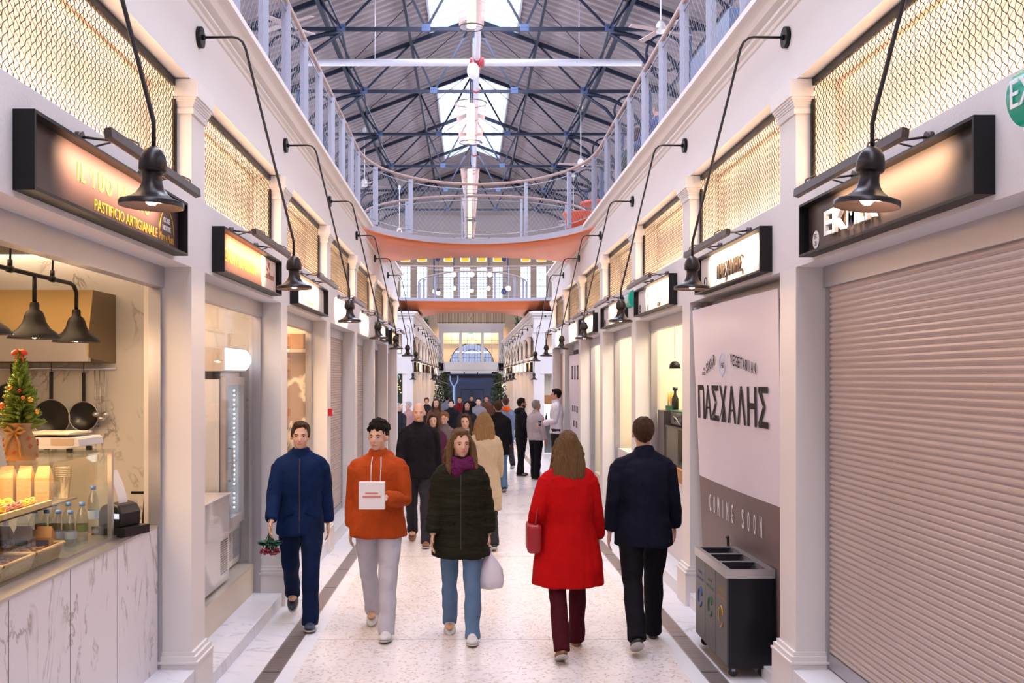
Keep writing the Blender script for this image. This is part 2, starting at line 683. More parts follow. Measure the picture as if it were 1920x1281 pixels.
for s, nm in ((-1, 'left'), (1, 'right')):
    stall_wall(s, NEAR_Y0, NEAR_Y1, None, 0, 'wall_%s' % nm)
    cornice(s, NEAR_Y0, NEAR_Y1, 0, 1 if s < 0 else 2)
    for k in range(-4, 6):
        pilaster(s, P(k), 0)
    pilaster(s, 24.4, 0, 24.26, 24.55)
    stall_wall(s, FAR_Y0, FAR_Y1, None, -0.5, 'wall_%s_far' % nm)
    cornice(s, FAR_Y0, FAR_Y1, -0.5, 3 if s < 0 else 4)
    for y in FARK:
        pilaster(s, y, -0.5)
    # end walls of the blocks along the crossing
    for (y0, y1, dz, face) in ((24.45, 24.75, 0, -1), (31.14, 31.5, -0.5, 1)):
        mb = MB()
        xa, xb = s * (FACE + 0.3 if face < 0 else FACE + 0.02), s * 11
        if face < 0:
            mb.box(xa, xb, y0, y1 - 0.2, -0.6, 4.5)
        else:
            # with a doorway and a small grilled window facing the camera
            d0, d1 = 2.10, 3.10
            mb.box(s * 1.905, s * d0, y0, y1, -0.7, 2.19)
            mb.box(s * d1, xb, y0, y1, -0.7, 2.19)
            mb.box(s * 1.905, xb, y0, y1, 2.19, 2.72)
            mb.box(s * 1.905, s * 2.25, y0, y1, 2.72, 3.36)
            mb.box(s * 3.45, xb, y0, y1, 2.72, 3.36)
            mb.box(s * 1.905, xb, y0, y1, 3.36, 4.0)
        struct(obj('wall_crossing_%s_%s' % (nm, 'south' if face < 0 else 'north'), mb, M_PLASTER))
        if face > 0:
            mb = MB()
            mb.box(s * 1.80, xb, y0 - 0.12, y0 + 0.05, 3.99, 4.05)
            mb.box(s * 1.84, xb, y0 - 0.08, y0 + 0.05, 3.93, 3.99)
            mb.box(s * 1.87, xb, y0 - 0.04, y0 + 0.05, 3.84, 3.87)
            mb.box(s * 1.88, xb, y0 - 0.03, y0 + 0.05, 3.40, 3.43)
            struct(obj('trim_%d' % (5 if s < 0 else 6), mb, M_TRIMW))
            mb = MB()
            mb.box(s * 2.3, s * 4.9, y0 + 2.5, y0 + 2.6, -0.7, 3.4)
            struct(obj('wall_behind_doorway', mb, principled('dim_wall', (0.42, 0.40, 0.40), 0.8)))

# shop floors, ceilings, backs and partitions of the near stalls
for s in (-1, 1):
    nm = 'left' if s < 0 else 'right'
    mb = MB(); mb.box(s * 2.22, s * 6.0, NEAR_Y0, 24.4, 0.10, 0.25)
    struct(obj('floor_stalls_%s' % nm, mb, principled('stall_floor', (0.5, 0.46, 0.43), 0.4)))
    mb = MB(); mb.box(s * 2.20, s * 6.0, NEAR_Y0, 24.4, 3.00, 3.10)
    struct(obj('ceiling_stalls_%s' % nm, mb, principled('stall_ceiling', (0.80, 0.74, 0.66), 0.8)))
    mb = MB(); mb.box(s * 5.0, s * 5.2, NEAR_Y0, 24.4, 0.1, 3.0)
    struct(obj('wall_stalls_back_%s' % nm, mb, principled('stall_back_wall', (0.80, 0.70, 0.56), 0.8)))
    mb = MB(); mb.box(s * 1.95, s * 9, NEAR_Y0, NEAR_Y1 - 0.2, 4.36, 4.50)
    struct(obj('floor_mezzanine_%s' % nm, mb, principled('mezzanine_floor', (0.35, 0.33, 0.36), 0.6)))
    mb = MB(); mb.box(s * 1.95, s * 9, FAR_Y0 + 0.05, 62, 3.86, 4.00)
    struct(obj('floor_mezzanine_%s_far' % nm, mb, principled('mezzanine_floor', (0.35, 0.33, 0.36), 0.6)))
    mb = MB(); mb.box(s * 5.0, s * 5.2, 31.5, 58, -0.6, 3.8)
    struct(obj('wall_stalls_far_back_%s' % nm, mb, principled('stall_back_wall', (0.80, 0.70, 0.56), 0.8)))
M_PART = principled('partition_wall', (0.82, 0.74, 0.62), 0.8)
PART_Y = {(-1, -1): 7.30, (1, -1): 6.42}


def partition(s, y, mat=M_PART, z0=0.1, z1=3.0, nm='wall_partition'):
    mb = MB(); mb.box(s * 2.13, s * 5.0, y - 0.05, y + 0.05, z0, z1)
    return struct(obj(nm, mb, mat))


for k in range(-2, 6):
    partition(1, P(k) + 0.0)
    if k in (-2, 2, 3, 4, 5):
        partition(-1, P(k) + 0.0)
partition(-1, 7.36, M_MARBW, nm='wall_kitchen_marble')
partition(-1, 9.42, M_MARBW, nm='wall_deli_marble')

# steps and plinths in front of the bays
for s in (-1, 1):
    for k in range(-2, 6):
        a, b = P(k) + PW + 0.03, P(k + 1) - PW - 0.03
        if k == 5:
            b = 24.26
        if k >= 0:
            z = 0.0 if k < 3 else -0.02 * (k - 2)
            mb = MB(); mb.box(s * 1.885, s * 2.16, a, b, fz(b) - 0.1, z)
            bevel(struct(obj('step', mb, M_MARB)), 0.006)
            mb = MB(); mb.box(s * 2.15, s * 2.30, a, b, z, 0.27)
            if not (k >= 4 or (s > 0 and k in (1, 2))):
                struct(obj('plinth_wall', mb, M_CREAM))
        else:
            mb = MB(); mb.box(s * 1.87, s * 2.22, a, b, fz(b) - 0.1, 0.17)
            bevel(struct(obj('step', mb, M_MARB)), 0.006)

# ================================================================ upper hall: walls, windows, roof
M_HALLW = principled('hall_wall_paint', (0.62, 0.54, 0.47), 0.8)
def roof_z(x, y=0):
    return 12.20 - 0.378 * abs(x)

# long walls of the hall with tall windows
M_WPANE = glass('window_glass', (0.95, 0.97, 1.0), 0.1)
wi = 0
for s in (-1, 1):
    X = s * 7.5
    mb = MB()
    mb.box(X, X + s * 0.3, -6, 62, 4.0, 5.6)
    mb.box(X, X + s * 0.3, -6, 62, 8.7, 10.2)
    ys = [-4.0 + 2.5 * i for i in range(21)]
    prev = -6
    for y in ys:
        mb.box(X, X + s * 0.3, prev, y, 5.6, 8.7)
        prev = y + 1.6
    mb.box(X, X + s * 0.3, prev, 62, 5.6, 8.7)
    struct(obj('wall_hall_%s' % ('left' if s < 0 else 'right'), mb, principled('hall_side_wall', (0.52, 0.46, 0.44), 0.8)))
    for y in ys:
        if y < 12 or y > 48:
            continue
        wi += 1
        mb = MB()
        Xc = X + s * 0.12
        for i in range(5):
            yy = y + 1.6 * i / 4
            mb.box(Xc - 0.02, Xc + 0.02, max(y, yy - 0.018), min(y + 1.6, yy + 0.018), 5.6, 8.7)
        for i in range(8):
            zz = 5.6 + 3.1 * i / 7
            mb.box(Xc - 0.02, Xc + 0.02, y, y + 1.6, zz - 0.018, zz + 0.018)
        w = struct(obj('window_%d' % wi, mb, M_DARKG))
        mb = MB(); mb.box(Xc + 0.003, Xc + 0.006, y, y + 1.6, 5.6, 8.7)
        obj('glass_pane', mb, M_WPANE, w)

# roof: corrugated decks on both slopes, interrupted by ridge skylights
def roof_mat():
    m = bpy.data.materials.new('corrugated_deck')
    m.use_nodes = True
    nt = m.node_tree
    p = nt.nodes['Principled BSDF']
    p.inputs['Roughness'].default_value = 0.7
    tc = nt.nodes.new('ShaderNodeTexCoord')
    n = nt.nodes.new('ShaderNodeTexNoise'); n.inputs['Scale'].default_value = 3
    nt.links.new(tc.outputs['Object'], n.inputs['Vector'])
    mx = nt.nodes.new('ShaderNodeMix'); mx.data_type = 'RGBA'
    mx.inputs['A'].default_value = (0.27, 0.225, 0.235, 1)
    mx.inputs['B'].default_value = (0.42, 0.36, 0.37, 1)
    nt.links.new(n.outputs[0], mx.inputs['Factor'])
    nt.links.new(mx.outputs['Result'], p.inputs['Base Color'])
    return m
M_ROOF = roof_mat()
SKY = [(-6, 0.5), (2.0, 12.5), (17.0, 28.2), (33.2, 44.2)]
HW = 1.22


def deck(s, y0, y1, xa, xb):
    """trapezoidal sheet: ribs run down the slope"""
    mb = MB()
    per, dep = 0.36, 0.075
    n = max(1, int(round((y1 - y0) / per)))
    pts = []
    for i in range(n):
        a = y0 + (y1 - y0) * i / n
        w = (y1 - y0) / n
        pts += [(a, 0), (a + w * 0.40, 0), (a + w * 0.55, dep), (a + w * 0.88, dep)]
    pts.append((y1, 0))
    vs = []
    for (y, d) in pts:
        vs += [(s * xa, y, roof_z(xa) + d), (s * xb, y, roof_z(xb) + d)]
    fs = [(2 * i, 2 * i + 2, 2 * i + 3, 2 * i + 1) for i in range(len(pts) - 1)]
    mb.add(vs, fs)
    return mb


bounds = [-6, 0.5, 2.0, 12.5, 17.0, 28.2, 33.2, 44.2, 48.0]
for s in (-1, 1):
    mb = deck(s, -6, 48, HW, 7.7)
    for (a, b) in ((0.5, 2.0), (12.5, 17.0), (28.2, 33.2), (44.2, 48.0)):
        d = deck(s, a, b, 0, HW)
        mb.add(d.v, d.f)
    struct(obj('roof_slope_%s' % ('left' if s < 0 else 'right'), mb, M_ROOF))
si = 0
for (a, b) in SKY[2:] + SKY[:2]:
    si += 1
    mb = MB()
    for s in (-1, 1):
        n = int((b - a) / 0.62)
        for i in range(n + 1):
            y = a + (b - a) * i / n
            mb.bar((0, y, roof_z(0) + 0.05), (s * HW, y, roof_z(HW) + 0.05), 0.03, 0.045)
        mb.bar((s * HW, a, roof_z(HW) + 0.02), (s * HW, b, roof_z(HW) + 0.02), 0.05, 0.16)
        mb.bar((s * 0.04, a, roof_z(0) + 0.03), (s * 0.04, b, roof_z(0) + 0.03), 0.04, 0.06)
    for y in (a, b):
        for s in (-1, 1):
            mb.bar((0, y, roof_z(0) + 0.02), (s * HW, y, roof_z(HW) + 0.02), 0.05, 0.18)
    w = struct(obj('skylight_window_%d' % si, mb, principled('skylight_bar_paint', (0.62, 0.64, 0.74), 0.5)))
    mb = MB()
    for s in (-1, 1):
        mb.add([(0, a, roof_z(0) + 0.08), (s * HW, a, roof_z(HW) + 0.08), (s * HW, b, roof_z(HW) + 0.08), (0, b, roof_z(0) + 0.08)], [(0, 1, 2, 3)])
    obj('glass_pane', mb, M_WPANE, w)

# gable wall at the end of the near hall and behind the camera
for (y, zb, nm, mt) in ((48.0, 8.75, 'wall_gable', principled('gable_cladding', (0.30, 0.25, 0.24), 0.8, bump=0.3, bscale=8, aniso=(12, 1, 0.4))),
                        (-6.2, -0.2, 'wall_back', M_HALLW)):
    mb = MB()
    poly = [(-7.7, zb), (7.7, zb), (7.7, roof_z(7.7)), (0, roof_z(0)), (-7.7, roof_z(7.7))]
    mb.prism(poly, 'y', y, y + 0.2)
    struct(obj(nm, mb, mt))
# lower flat ceiling of the end bay and the end wall with tall leaded windows
mb = MB(); mb.box(-7.8, 7.8, 48.2, 60.6, 9.5, 9.6)
struct(obj('ceiling_end_bay', mb, principled('end_bay_ceiling', (0.55, 0.5, 0.5), 0.8)))
EY = 60.0
XW = [-5.0, -3.95, -2.95, -1.35, -0.35, 0.65, 1.62, 3.3, 4.25, 5.2]
mb = MB()
prev = -7.8
for x in XW:
    mb.box(prev, x - 0.30, EY, EY + 0.35, 4.0, 9.5)
    mb.box(x - 0.30, x + 0.30, EY, EY + 0.35, 8.68, 8.95)
    mb.box(x - 0.30, x + 0.30, EY, EY + 0.35, 9.2, 9.5)
    mb.box(x - 0.30, x + 0.30, EY, EY + 0.35, 4.0, 5.9)
    prev = x + 0.30
mb.box(prev, 7.8, EY, EY + 0.35, 4.0, 9.5)
struct(obj('wall_end', mb, principled('end_wall_stone', (0.58, 0.47, 0.34), 0.8)))
M_AMBER = emission('amber_stained_glass', (1.0, 0.52, 0.04), 0.95)
for x in XW:
    wi += 1
    mb = MB()
    for i in range(4):
        xx = x - 0.30 + 0.60 * i / 3
        mb.box(xx - 0.014, xx + 0.014, EY + 0.1, EY + 0.13, 5.9, 8.68)
    for i in range(8):
        zz = 5.9 + 2.78 * i / 7
        mb.box(x - 0.30, x + 0.30, EY + 0.1, EY + 0.13, zz - 0.014, zz + 0.014)
    w = struct(obj('window_%d' % wi, mb, principled('leading', (0.12, 0.13, 0.22), 0.5)))
    mb = MB(); mb.box(x - 0.30, x + 0.30, EY + 0.14, EY + 0.145, 5.9, 8.68)
    obj('glass_pane', mb, M_WPANE, w)
    mb = MB(); mb.box(x - 0.22, x + 0.22, EY + 0.12, EY + 0.13, 8.97, 9.18)
    obj('amber_pane', mb, M_AMBER, w)
    mb = MB(); mb.box(x - 0.30, x - 0.22, EY + 0.12, EY + 0.13, 8.95, 9.2); mb.box(x + 0.22, x + 0.30, EY + 0.12, EY + 0.13, 8.95, 9.2)
    obj('pale_pane', mb, emission('pale_stained_glass', (0.75, 0.95, 0.9), 0.8), w)

# ---------------------------------------------------------------- roof trusses
TRY = [12.9, 17.9, 22.9, 27.9, 32.8, 37.8, 42.7, 47.6]
def truss_mesh():
    mb = MB()
    zc = 0.0
    rz = lambda x: 2.02 - 0.378 * abs(x)
    mb.bar((-5.35, 0, zc), (5.35, 0, zc), 0.08, 0.085)
    for s in (-1, 1):
        mb.bar((0, 0, rz(0)), (s * 7.4, 0, rz(7.4)), 0.08, 0.11)
        for (x0, a, x1, b) in ((0, 1, 1.13, 0), (1.13, 0, 1.75, 1), (1.75, 1, 3.08, 0), (3.08, 0, 3.6, 1)):
            p = (s * x0, 0, rz(x0) if a else 0)
            q = (s * x1, 0, rz(x1) if b else 0)
            mb.bar(p, q, 0.04, 0.055)
        # knee brace curving down to the column
        pts = []
        for i in range(9):
            t = i / 8
            pts.append((s * (3.1 + 1.75 * math.sin(t * PI / 2)), 0, -0.08 - 1.5 * (1 - math.cos(t * PI / 2))))
        mb.tube(pts, 0.055, 6)
    return mb


def gusset_meshes():
    out = []
    for s in (-1, 1):
        for x in (1.13, 3.08):
            mb = MB()
            out.append(('gusset_plate', mb))
            mb.box(s * x - 0.10, s * x + 0.10, -0.045, 0.045, -0.05, 0.11)
            for k in range(3):
                mb.ball((s * x - 0.06 + 0.06 * k, -0.045, 0.04), 0.014, 6, 4)
    mb = MB()
    mb.box(-0.10, 0.10, -0.055, 0.055, 1.72, 2.0)
    mb.box(-0.035, 0.035, -0.03, 0.03, 0.0, 1.8)
    out.append(('king_post', mb))
    return out


names = ['nearest', 'second', 'third', 'fourth', 'fifth', 'sixth', 'seventh', 'eighth']
first = None
for i, y in enumerate(TRY):
    lab = ['navy steel roof truss hidden above the frame', 'navy steel roof truss crossing the sky above the first pendant',
           'navy steel roof truss at the near skylight just above the white cross pipe',
           'navy steel roof truss at the near corner of the second skylight', 'navy steel roof truss across the middle of the second skylight',
           'navy steel roof truss just past the second skylight', 'navy steel roof truss before the one on the brown gable',
           'navy steel roof truss against the brown gable wall'][i]
    t = thing('roof_truss', lab, 'roof truss', (0, y, 10.0), 0, 'roof trusses of the hall')
    if first is None:
        a = obj('truss_frame', truss_mesh(), M_TRUSS, t)
        first = [a]
        for nm_, g_ in gusset_meshes():
            b = obj(nm_, g_, M_TRUSSB, t)
            b['label'] = 'blue ' + nm_.replace('_', ' ')
            first.append(b)
    else:
        for q in first:
            c = q.copy(); COL.objects.link(c); c.parent = t
# purlins and bracing running along the hall
for s in (-1, 1):
    for x, w in ((1.75, 0.07), (3.6, 0.09), (5.4, 0.07)):
        mb = MB()
        mb.bar((s * x, -6, 10 + 1.96 - 0.378 * x), (s * x, 48, 10 + 1.96 - 0.378 * x), w, w * 1.3)
        o = struct(obj('roof_purlin_beam', mb, M_TRUSS))
    for i in range(len(TRY) - 1):
        mb = MB()
        ya, yb = TRY[i], TRY[i + 1]
        mb.bar((s * 3.08, ya, 10.02), (s * 3.5, yb, 10 + 1.96 - 0.378 * 3.5), 0.05, 0.07)
        mb.bar((s * 3.5, ya, 10 + 1.96 - 0.378 * 3.5), (s * 3.08, yb, 10.02), 0.04, 0.05)
        mb.tube([(s * 1.13, ya, 10.05), (s * 1.75, yb, 11.35)], 0.012, 5)
        mb.tube([(s * 0.1, ya, 12.0), (s * 3.4, yb, 10.85)], 0.012, 5)
        struct(obj('roof_bracing_beam', mb, M_TRUSS))
# cast iron columns with ring brackets
coln = 0
firstc = None
for i, y in enumerate(TRY[:-1]):
    for s in (-1, 1):
        lab = 'cast iron hall column with ring bracket on the %s gallery under the %s roof truss' % ('left' if s < 0 else 'right', names[i])
        t = thing('iron_column', lab, 'column', (s * 4.9, y, 4.5), 0 if s > 0 else PI, 'iron columns of the hall')
        if firstc is None:
            mb = MB()
            mb.lathe([(0.13, 0), (0.13, 0.3), (0.085, 0.36), (0.08, 3.4), (0.11, 3.45), (0.11, 3.6), (0.08, 3.65), (0.08, 5.5)], n=14)
            a = obj('column_shaft', mb, M_TRUSSB, t)
            mb = MB()
            mb.tube([(-0.55 + 0.42 * math.cos(q * PI / 10), 0, 4.95 + 0.42 * math.sin(q * PI / 10)) for q in range(20)], 0.035, 6, closed=True)
            mb.tube([(-0.05, 0, 3.7), (-0.35, 0, 4.1), (-0.75, 0, 4.45), (-1.2, 0, 5.0), (-1.8, 0, 5.4)], 0.045, 6)
            b = obj('ring_bracket', mb, M_TRUSS, t)
            firstc = (a, b)
        else:
            for q in firstc:
                c = q.copy(); COL.objects.link(c); c.parent = t

# ---------------------------------------------------------------- sprinkler pipes
mb = MB()
mb.tube([(0.05, -4, 9.62), (0.05, 47.8, 9.62)], 0.075, 10)
t = thing('ceiling_pipe', 'white painted pipe running lengthwise beneath the roof ridge', 'pipe')
t.location = (0, 0, 0)
obj('pipe_run', mb, M_PIPE, t)
mb = MB()
for y in (24.6, 26.4, 29.3, 31.1, 34, 37, 40):
    mb.tube([(0.05, y - 0.05, 9.62), (0.05, y + 0.05, 9.62)], 0.095, 10)
obj('red_collar', mb, principled('collar_red', (0.45, 0.05, 0.07), 0.4), t)
t = thing('ceiling_pipe', 'white painted cross pipe spanning the hall with red coupling at centre', 'pipe')
mb = MB(); mb.tube([(-4.0, 23.9, 9.55), (4.0, 23.9, 9.55)], 0.085, 12)
obj('pipe_run', mb, M_PIPE, t)
mb = MB(); mb.tube([(-0.12, 23.9, 9.55), (0.22, 23.9, 9.55)], 0.11, 12); mb.tube([(0.05, 23.75, 9.6), (0.05, 24.05, 9.6)], 0.12, 12); mb.box(0, 0.1, 23.78, 24.02, 9.4, 9.5)
obj('red_coupling', mb, principled('collar_red', (0.45, 0.05, 0.07), 0.4), t)
mb = MB(); mb.tube([(2.5, 23.9, 9.6), (2.5, 23.9, 11.2)], 0.008, 5); mb.tube([(-2.4, 23.9, 9.6), (-2.4, 23.9, 11.2)], 0.008, 5)
obj('hanger_rod', mb, M_PIPE, t)
mb = MB(); mb.ball((0, 0, 0), (0.14, 0.14, 0.19), 16, 12)
mb.tube([(0, 0, 0.15), (0, 0, 0.6)], 0.012, 6)
tag(obj('alarm_sounder', mb, M_WHITE, loc=(-0.05, 22.6, 8.95)), 'white egg shaped speaker hanging below the red pipe coupling', 'speaker')

# ---------------------------------------------------------------- ceiling fans
def fan(x, y, z, rot, lab):
    t = thing('ceiling_fan', lab, 'ceiling fan', (x, y, z), rot, 'ceiling fans under the roof')
    mb = MB(); mb.tube([(0, 0, 0.1), (0, 0, 1.9)], 0.015, 6); mb.lathe([(0.0, 1.72), (0.06, 1.74), (0.05, 1.86), (0, 1.9)], n=12)
    obj('down_rod', mb, M_WHITE, t)
    mb = MB(); mb.lathe([(0, -0.1), (0.09, -0.09), (0.11, 0.0), (0.09, 0.1), (0.04, 0.16), (0, 0.17)], n=18)
    obj('motor_housing', mb, M_WHITE, t)
    for k in range(4):
        a = k * PI / 2
        mb = MB()
        M = Matrix.Rotation(a, 4, 'Z')
        mb.box(0.1, 0.75, -0.065, 0.065, -0.045, -0.03, M @ Matrix.Rotation(0.2, 4, 'X'))
        obj('blade', mb, principled('fan_blade', (0.50, 0.38, 0.36), 0.5), t)
fan(3.9, 21.0, 9.35, 0.4, 'ceiling fan with brown blades above the right gallery, closest to the camera')
fan(3.4, 31.5, 8.75, 0.2, 'ceiling fan on a long rod above the right gallery, in the middle distance')
fan(3.9, 38.5, 8.0, 0.7, 'ceiling fan on a long rod above the right gallery, deepest in the hall')
fan(-3.9, 20.5, 9.3, 0.9, 'ceiling fan with brown blades above the left gallery, closest to the camera')
fan(-3.6, 33.0, 8.4, 0.5, 'ceiling fan on a long rod above the left gallery, in the middle distance')
fan(-3.0, 41.0, 8.0, 0.1, 'ceiling fan on a long rod above the left gallery, deepest in the hall')

# ---------------------------------------------------------------- glass cylinder pendants down the centre
def frosted():
    if 'frosted_glass' in MATS:
        return MATS['frosted_glass']
    m = bpy.data.materials.new('frosted_glass')
    m.use_nodes = True
    nt = m.node_tree
    nt.nodes.clear()
    t = nt.nodes.new('ShaderNodeBsdfTransparent')
    t.inputs[0].default_value = (0.93, 0.88, 0.88, 1)
    d = nt.nodes.new('ShaderNodeBsdfTranslucent')
    d.inputs[0].default_value = (0.75, 0.60, 0.58, 1)
    lw = nt.nodes.new('ShaderNodeLayerWeight')
    mp = nt.nodes.new('ShaderNodeMapRange')
    mp.inputs['To Min'].default_value = 0.16
    mp.inputs['To Max'].default_value = 0.8
    nt.links.new(lw.outputs['Facing'], mp.inputs[0])
    x = nt.nodes.new('ShaderNodeMixShader')
    nt.links.new(mp.outputs[0], x.inputs[0]); nt.links.new(t.outputs[0], x.inputs[1]); nt.links.new(d.outputs[0], x.inputs[2])
    o = nt.nodes.new('ShaderNodeOutputMaterial')
    nt.links.new(x.outputs[0], o.inputs[0])
    MATS['frosted_glass'] = m
    return m


def pendant(y, zb, h, rt, rb, lab, p):
    t = thing('glass_pendant', lab, 'pendant lamp', (-0.10, y, zb), 0, 'tall glass pendants down the middle of the hall')
    n = 28
    mb = MB(); mb.lathe([(rb, 0), (rt, h)], n=n)
    obj('glass_shade', mb, frosted(), t)
    mb = MB()
    obj('top_ring', MB().tube([(rt * math.cos(2 * PI * i / n), rt * math.sin(2 * PI * i / n), h) for i in range(n)], 0.012, 6, closed=True), M_DARKG, t)
    for (r, z) in ((rb, 0),):
        mb.tube([(r * math.cos(2 * PI * i / n), r * math.sin(2 * PI * i / n), z) for i in range(n)], 0.012, 6, closed=True)
    for i in range(3):
        a = 2 * PI * i / 3
        mb.tube([(rb * math.cos(a), rb * math.sin(a), 0), (0, 0, 0.02)], 0.006, 5)
    obj('ring', mb, M_DARKG, t)
    mb = MB(); mb.lathe([(0, 0.0), (rb * 0.38, 0.0), (rb * 0.38, h * 0.98), (0, h * 0.98)], n=18)
    obj('light_tube', mb, emission('pendant_glow', (1.0, 0.70, 0.42), 2.0), t)
    mb = MB(); mb.tube([(0, 0, h), (0, 0, 12.21 - zb)], 0.012, 6)
    obj('suspension_rod', mb, M_DARKG, t)
pendant(19.5, 8.85, 1.15, 0.32, 0.24, 'tall glass cylinder pendant cut by the top edge, in front of the near skylight', 1)
pendant(24.0, 7.65, 0.95, 0.38, 0.27, 'tall glass cylinder pendant in front of the second skylight', 1)
pendant(33.0, 8.05, 0.85, 0.32, 0.22, 'glass cone pendant just above the near bridge handrail', 1)
pendant(38.0, 8.05, 0.80, 0.29, 0.21, 'glass cone pendant between the two handrails of the near bridge', 1)
pendant(43.0, 8.0, 0.72, 0.29, 0.19, 'glass cone pendant lowest in the row, just above the near bridge deck', 1)

# ================================================================ gallery edge: railings and bridges
M_WIRE = principled('railing_wire', (0.36, 0.36, 0.42), 0.4, 0.6)


def along(path, step):
    """points spaced by step along a polyline"""
    out = []
    acc = 0.0
    nxt = 0.0
    for a, b in zip(path[:-1], path[1:]):
        a = Vector(a); b = Vector(b)
        L = (b - a).length
        while nxt <= acc + L + 1e-9:
            t = (nxt - acc) / L if L > 0 else 0
            out.append((a + (b - a) * t, (b - a).normalized()))
            nxt += step
        acc += L
    return out


def railing(path, z, label, group='wire mesh railings', h=1.0, step=1.04, post_w=0.085, wire=True, cell=0.10):
    """timber handrail, flat steel posts and diagonal wire net along a plan path"""
    t = thing('mesh_railing', label, 'railing', (0, 0, 0), 0, group)
    mb = MB(); mb.tube([(p[0], p[1], z + h) for p in path], 0.026, 8)
    obj('handrail', mb, M_RAILW, t)
    mb = MB()
    mb.tube([(p[0], p[1], z + h - 0.09) for p in path], 0.008, 5)
    mb.tube([(p[0], p[1], z + 0.07) for p in path], 0.008, 5)
    obj('cable_rail', mb, M_WIRE, t)
    for (p, d) in along(path, step):
        mb = MB()
        s = Vector((-d.y, d.x, 0))
        a = Vector((p.x, p.y, z + 0.002)); b = Vector((p.x, p.y, z + h - 0.03))
        mb.bar(a, b, 0.016, post_w, up=s)
        obj('post', mb, M_GALV, t)
    if wire:
        pts = [q for q, d in along(path, cell)]
        mb = MB()
        nz = int(round((h - 0.16) / cell))
        z0, z1 = z + 0.07, z + h - 0.09
        dz = (z1 - z0) / nz
        for i in range(-nz, len(pts)):
            for sg in (0, 1):
                seg = []
                for k in range(nz + 1):
                    j = i + k
                    if 0 <= j < len(pts):
                        zz = z0 + dz * (k if sg == 0 else nz - k)
                        seg.append((pts[j].x, pts[j].y, zz))
                if len(seg) >= 2:
                    # straight runs become a single thin bar each
                    for a, b in zip(seg[:-1], seg[1:]):
                        mb.bar(a, b, 0.0022)
        obj('wire_net', mb, M_WIRE, t)
    return t


def arc(a, y0, b, x0, x1, n=24, sgn=1):
    out = []
    for i in range(n + 1):
        x = x0 + (x1 - x0) * i / n
        out.append((x, y0 + sgn * b * math.sqrt(max(0.0, 1 - (x / a) ** 2))))
    return out


def earc(a, y0, b, t0, t1, n=28, sgn=1):
    return [(a * math.sin(t0 + (t1 - t0) * i / n), y0 + sgn * b * math.cos(t0 + (t1 - t0) * i / n)) for i in range(n + 1)]


near_arc = earc(1.88, 15.5, 2.85, -PI / 2, PI / 2)
railing([(-1.88, -1.0), (-1.88, 15.5)], 4.55, 'straight wire mesh railing along the left gallery before the near bridge')
railing([(1.88, -1.0), (1.88, 15.5)], 4.55, 'straight wire mesh railing along the right gallery before the near bridge')
railing(near_arc, 4.55, 'curved wire mesh railing on the camera side of the near copper bridge', step=1.18)
far_arc = earc(2.45, 22.0, 2.5, -PI / 2, PI / 2, sgn=-1)
railing(far_arc, 4.55, 'curved wire mesh railing on the rear side of the near copper bridge', step=1.2)


def bridge(name, nearp, farp, ztop, fas, soff, label, wing=None):
    """deck between two plan curves: grey fascia, deck top and copper soffit"""
    t = thing(name, label, 'footbridge', (0, 0, 0), 0, 'copper clad footbridges')
    n = len(nearp)
    # deck body
    mb = MB()
    vs = []
    for (p, q) in zip(nearp, farp):
        vs += [(p[0], p[1], ztop), (q[0], q[1], ztop), (p[0], p[1], ztop - fas), (q[0], q[1], ztop - fas)]
    fs = []
    for i in range(n - 1):
        a, b = 4 * i, 4 * (i + 1)
        fs += [(a, b, b + 1, a + 1), (a, a + 2, b + 2, b), (a + 1, b + 1, b + 3, a + 3)]
    mb.add(vs, fs)
    obj('deck_fascia', mb, M_GALV, t)
    # copper soffit: a sloping lip, then a nearly level belly
    mb = MB()
    prof = [(0.0, ztop - fas + 0.002), (0.02, ztop - fas - 0.025), (0.34, soff + 0.05), (0.5, soff + 0.015), (1.0, soff)]
    vs = []
    for (p, q) in zip(nearp, farp):
        p = Vector(p); q = Vector(q)
        L = (q - p).length
        for (u, z) in prof:
            w = p + (q - p) * (u if u >= 1 else min(u * 1.0 / max(L, 0.4), 0.9))
            vs.append((w.x, w.y, z))
    m = len(prof)
    fs = []
    for i in range(n - 1):
        for k in range(m - 1):
            fs.append((i * m + k, i * m + k + 1, (i + 1) * m + k + 1, (i + 1) * m + k))
    # rear upstand of the soffit
    vs2 = [(q[0], q[1], z) for q in farp for z in (soff, ztop - fas)]
    mb.add(vs, fs, True)
    mb.add(vs2, [(2 * i, 2 * i + 1, 2 * i + 3, 2 * i + 2) for i in range(n - 1)])
    obj('copper_soffit', mb, M_COPPER, t)
    if soff < 4.2:
        for s_ in (-1, 1):
            obj('bearing_block', MB().box(s_ * 1.95, s_ * 2.35, 32.2, 36.5, 4.055, soff + 0.01), M_GALV, t)
    return t


def resample(path, xs):
    out = []
    for x in xs:
        for a, b in zip(path[:-1], path[1:]):
            if (a[0] - x) * (b[0] - x) <= 0 and a[0] != b[0]:
                t = (x - a[0]) / (b[0] - a[0])
                out.append((x, a[1] + t * (b[1] - a[1])))
                break
        else:
            out.append((x, path[0][1]))
    return out


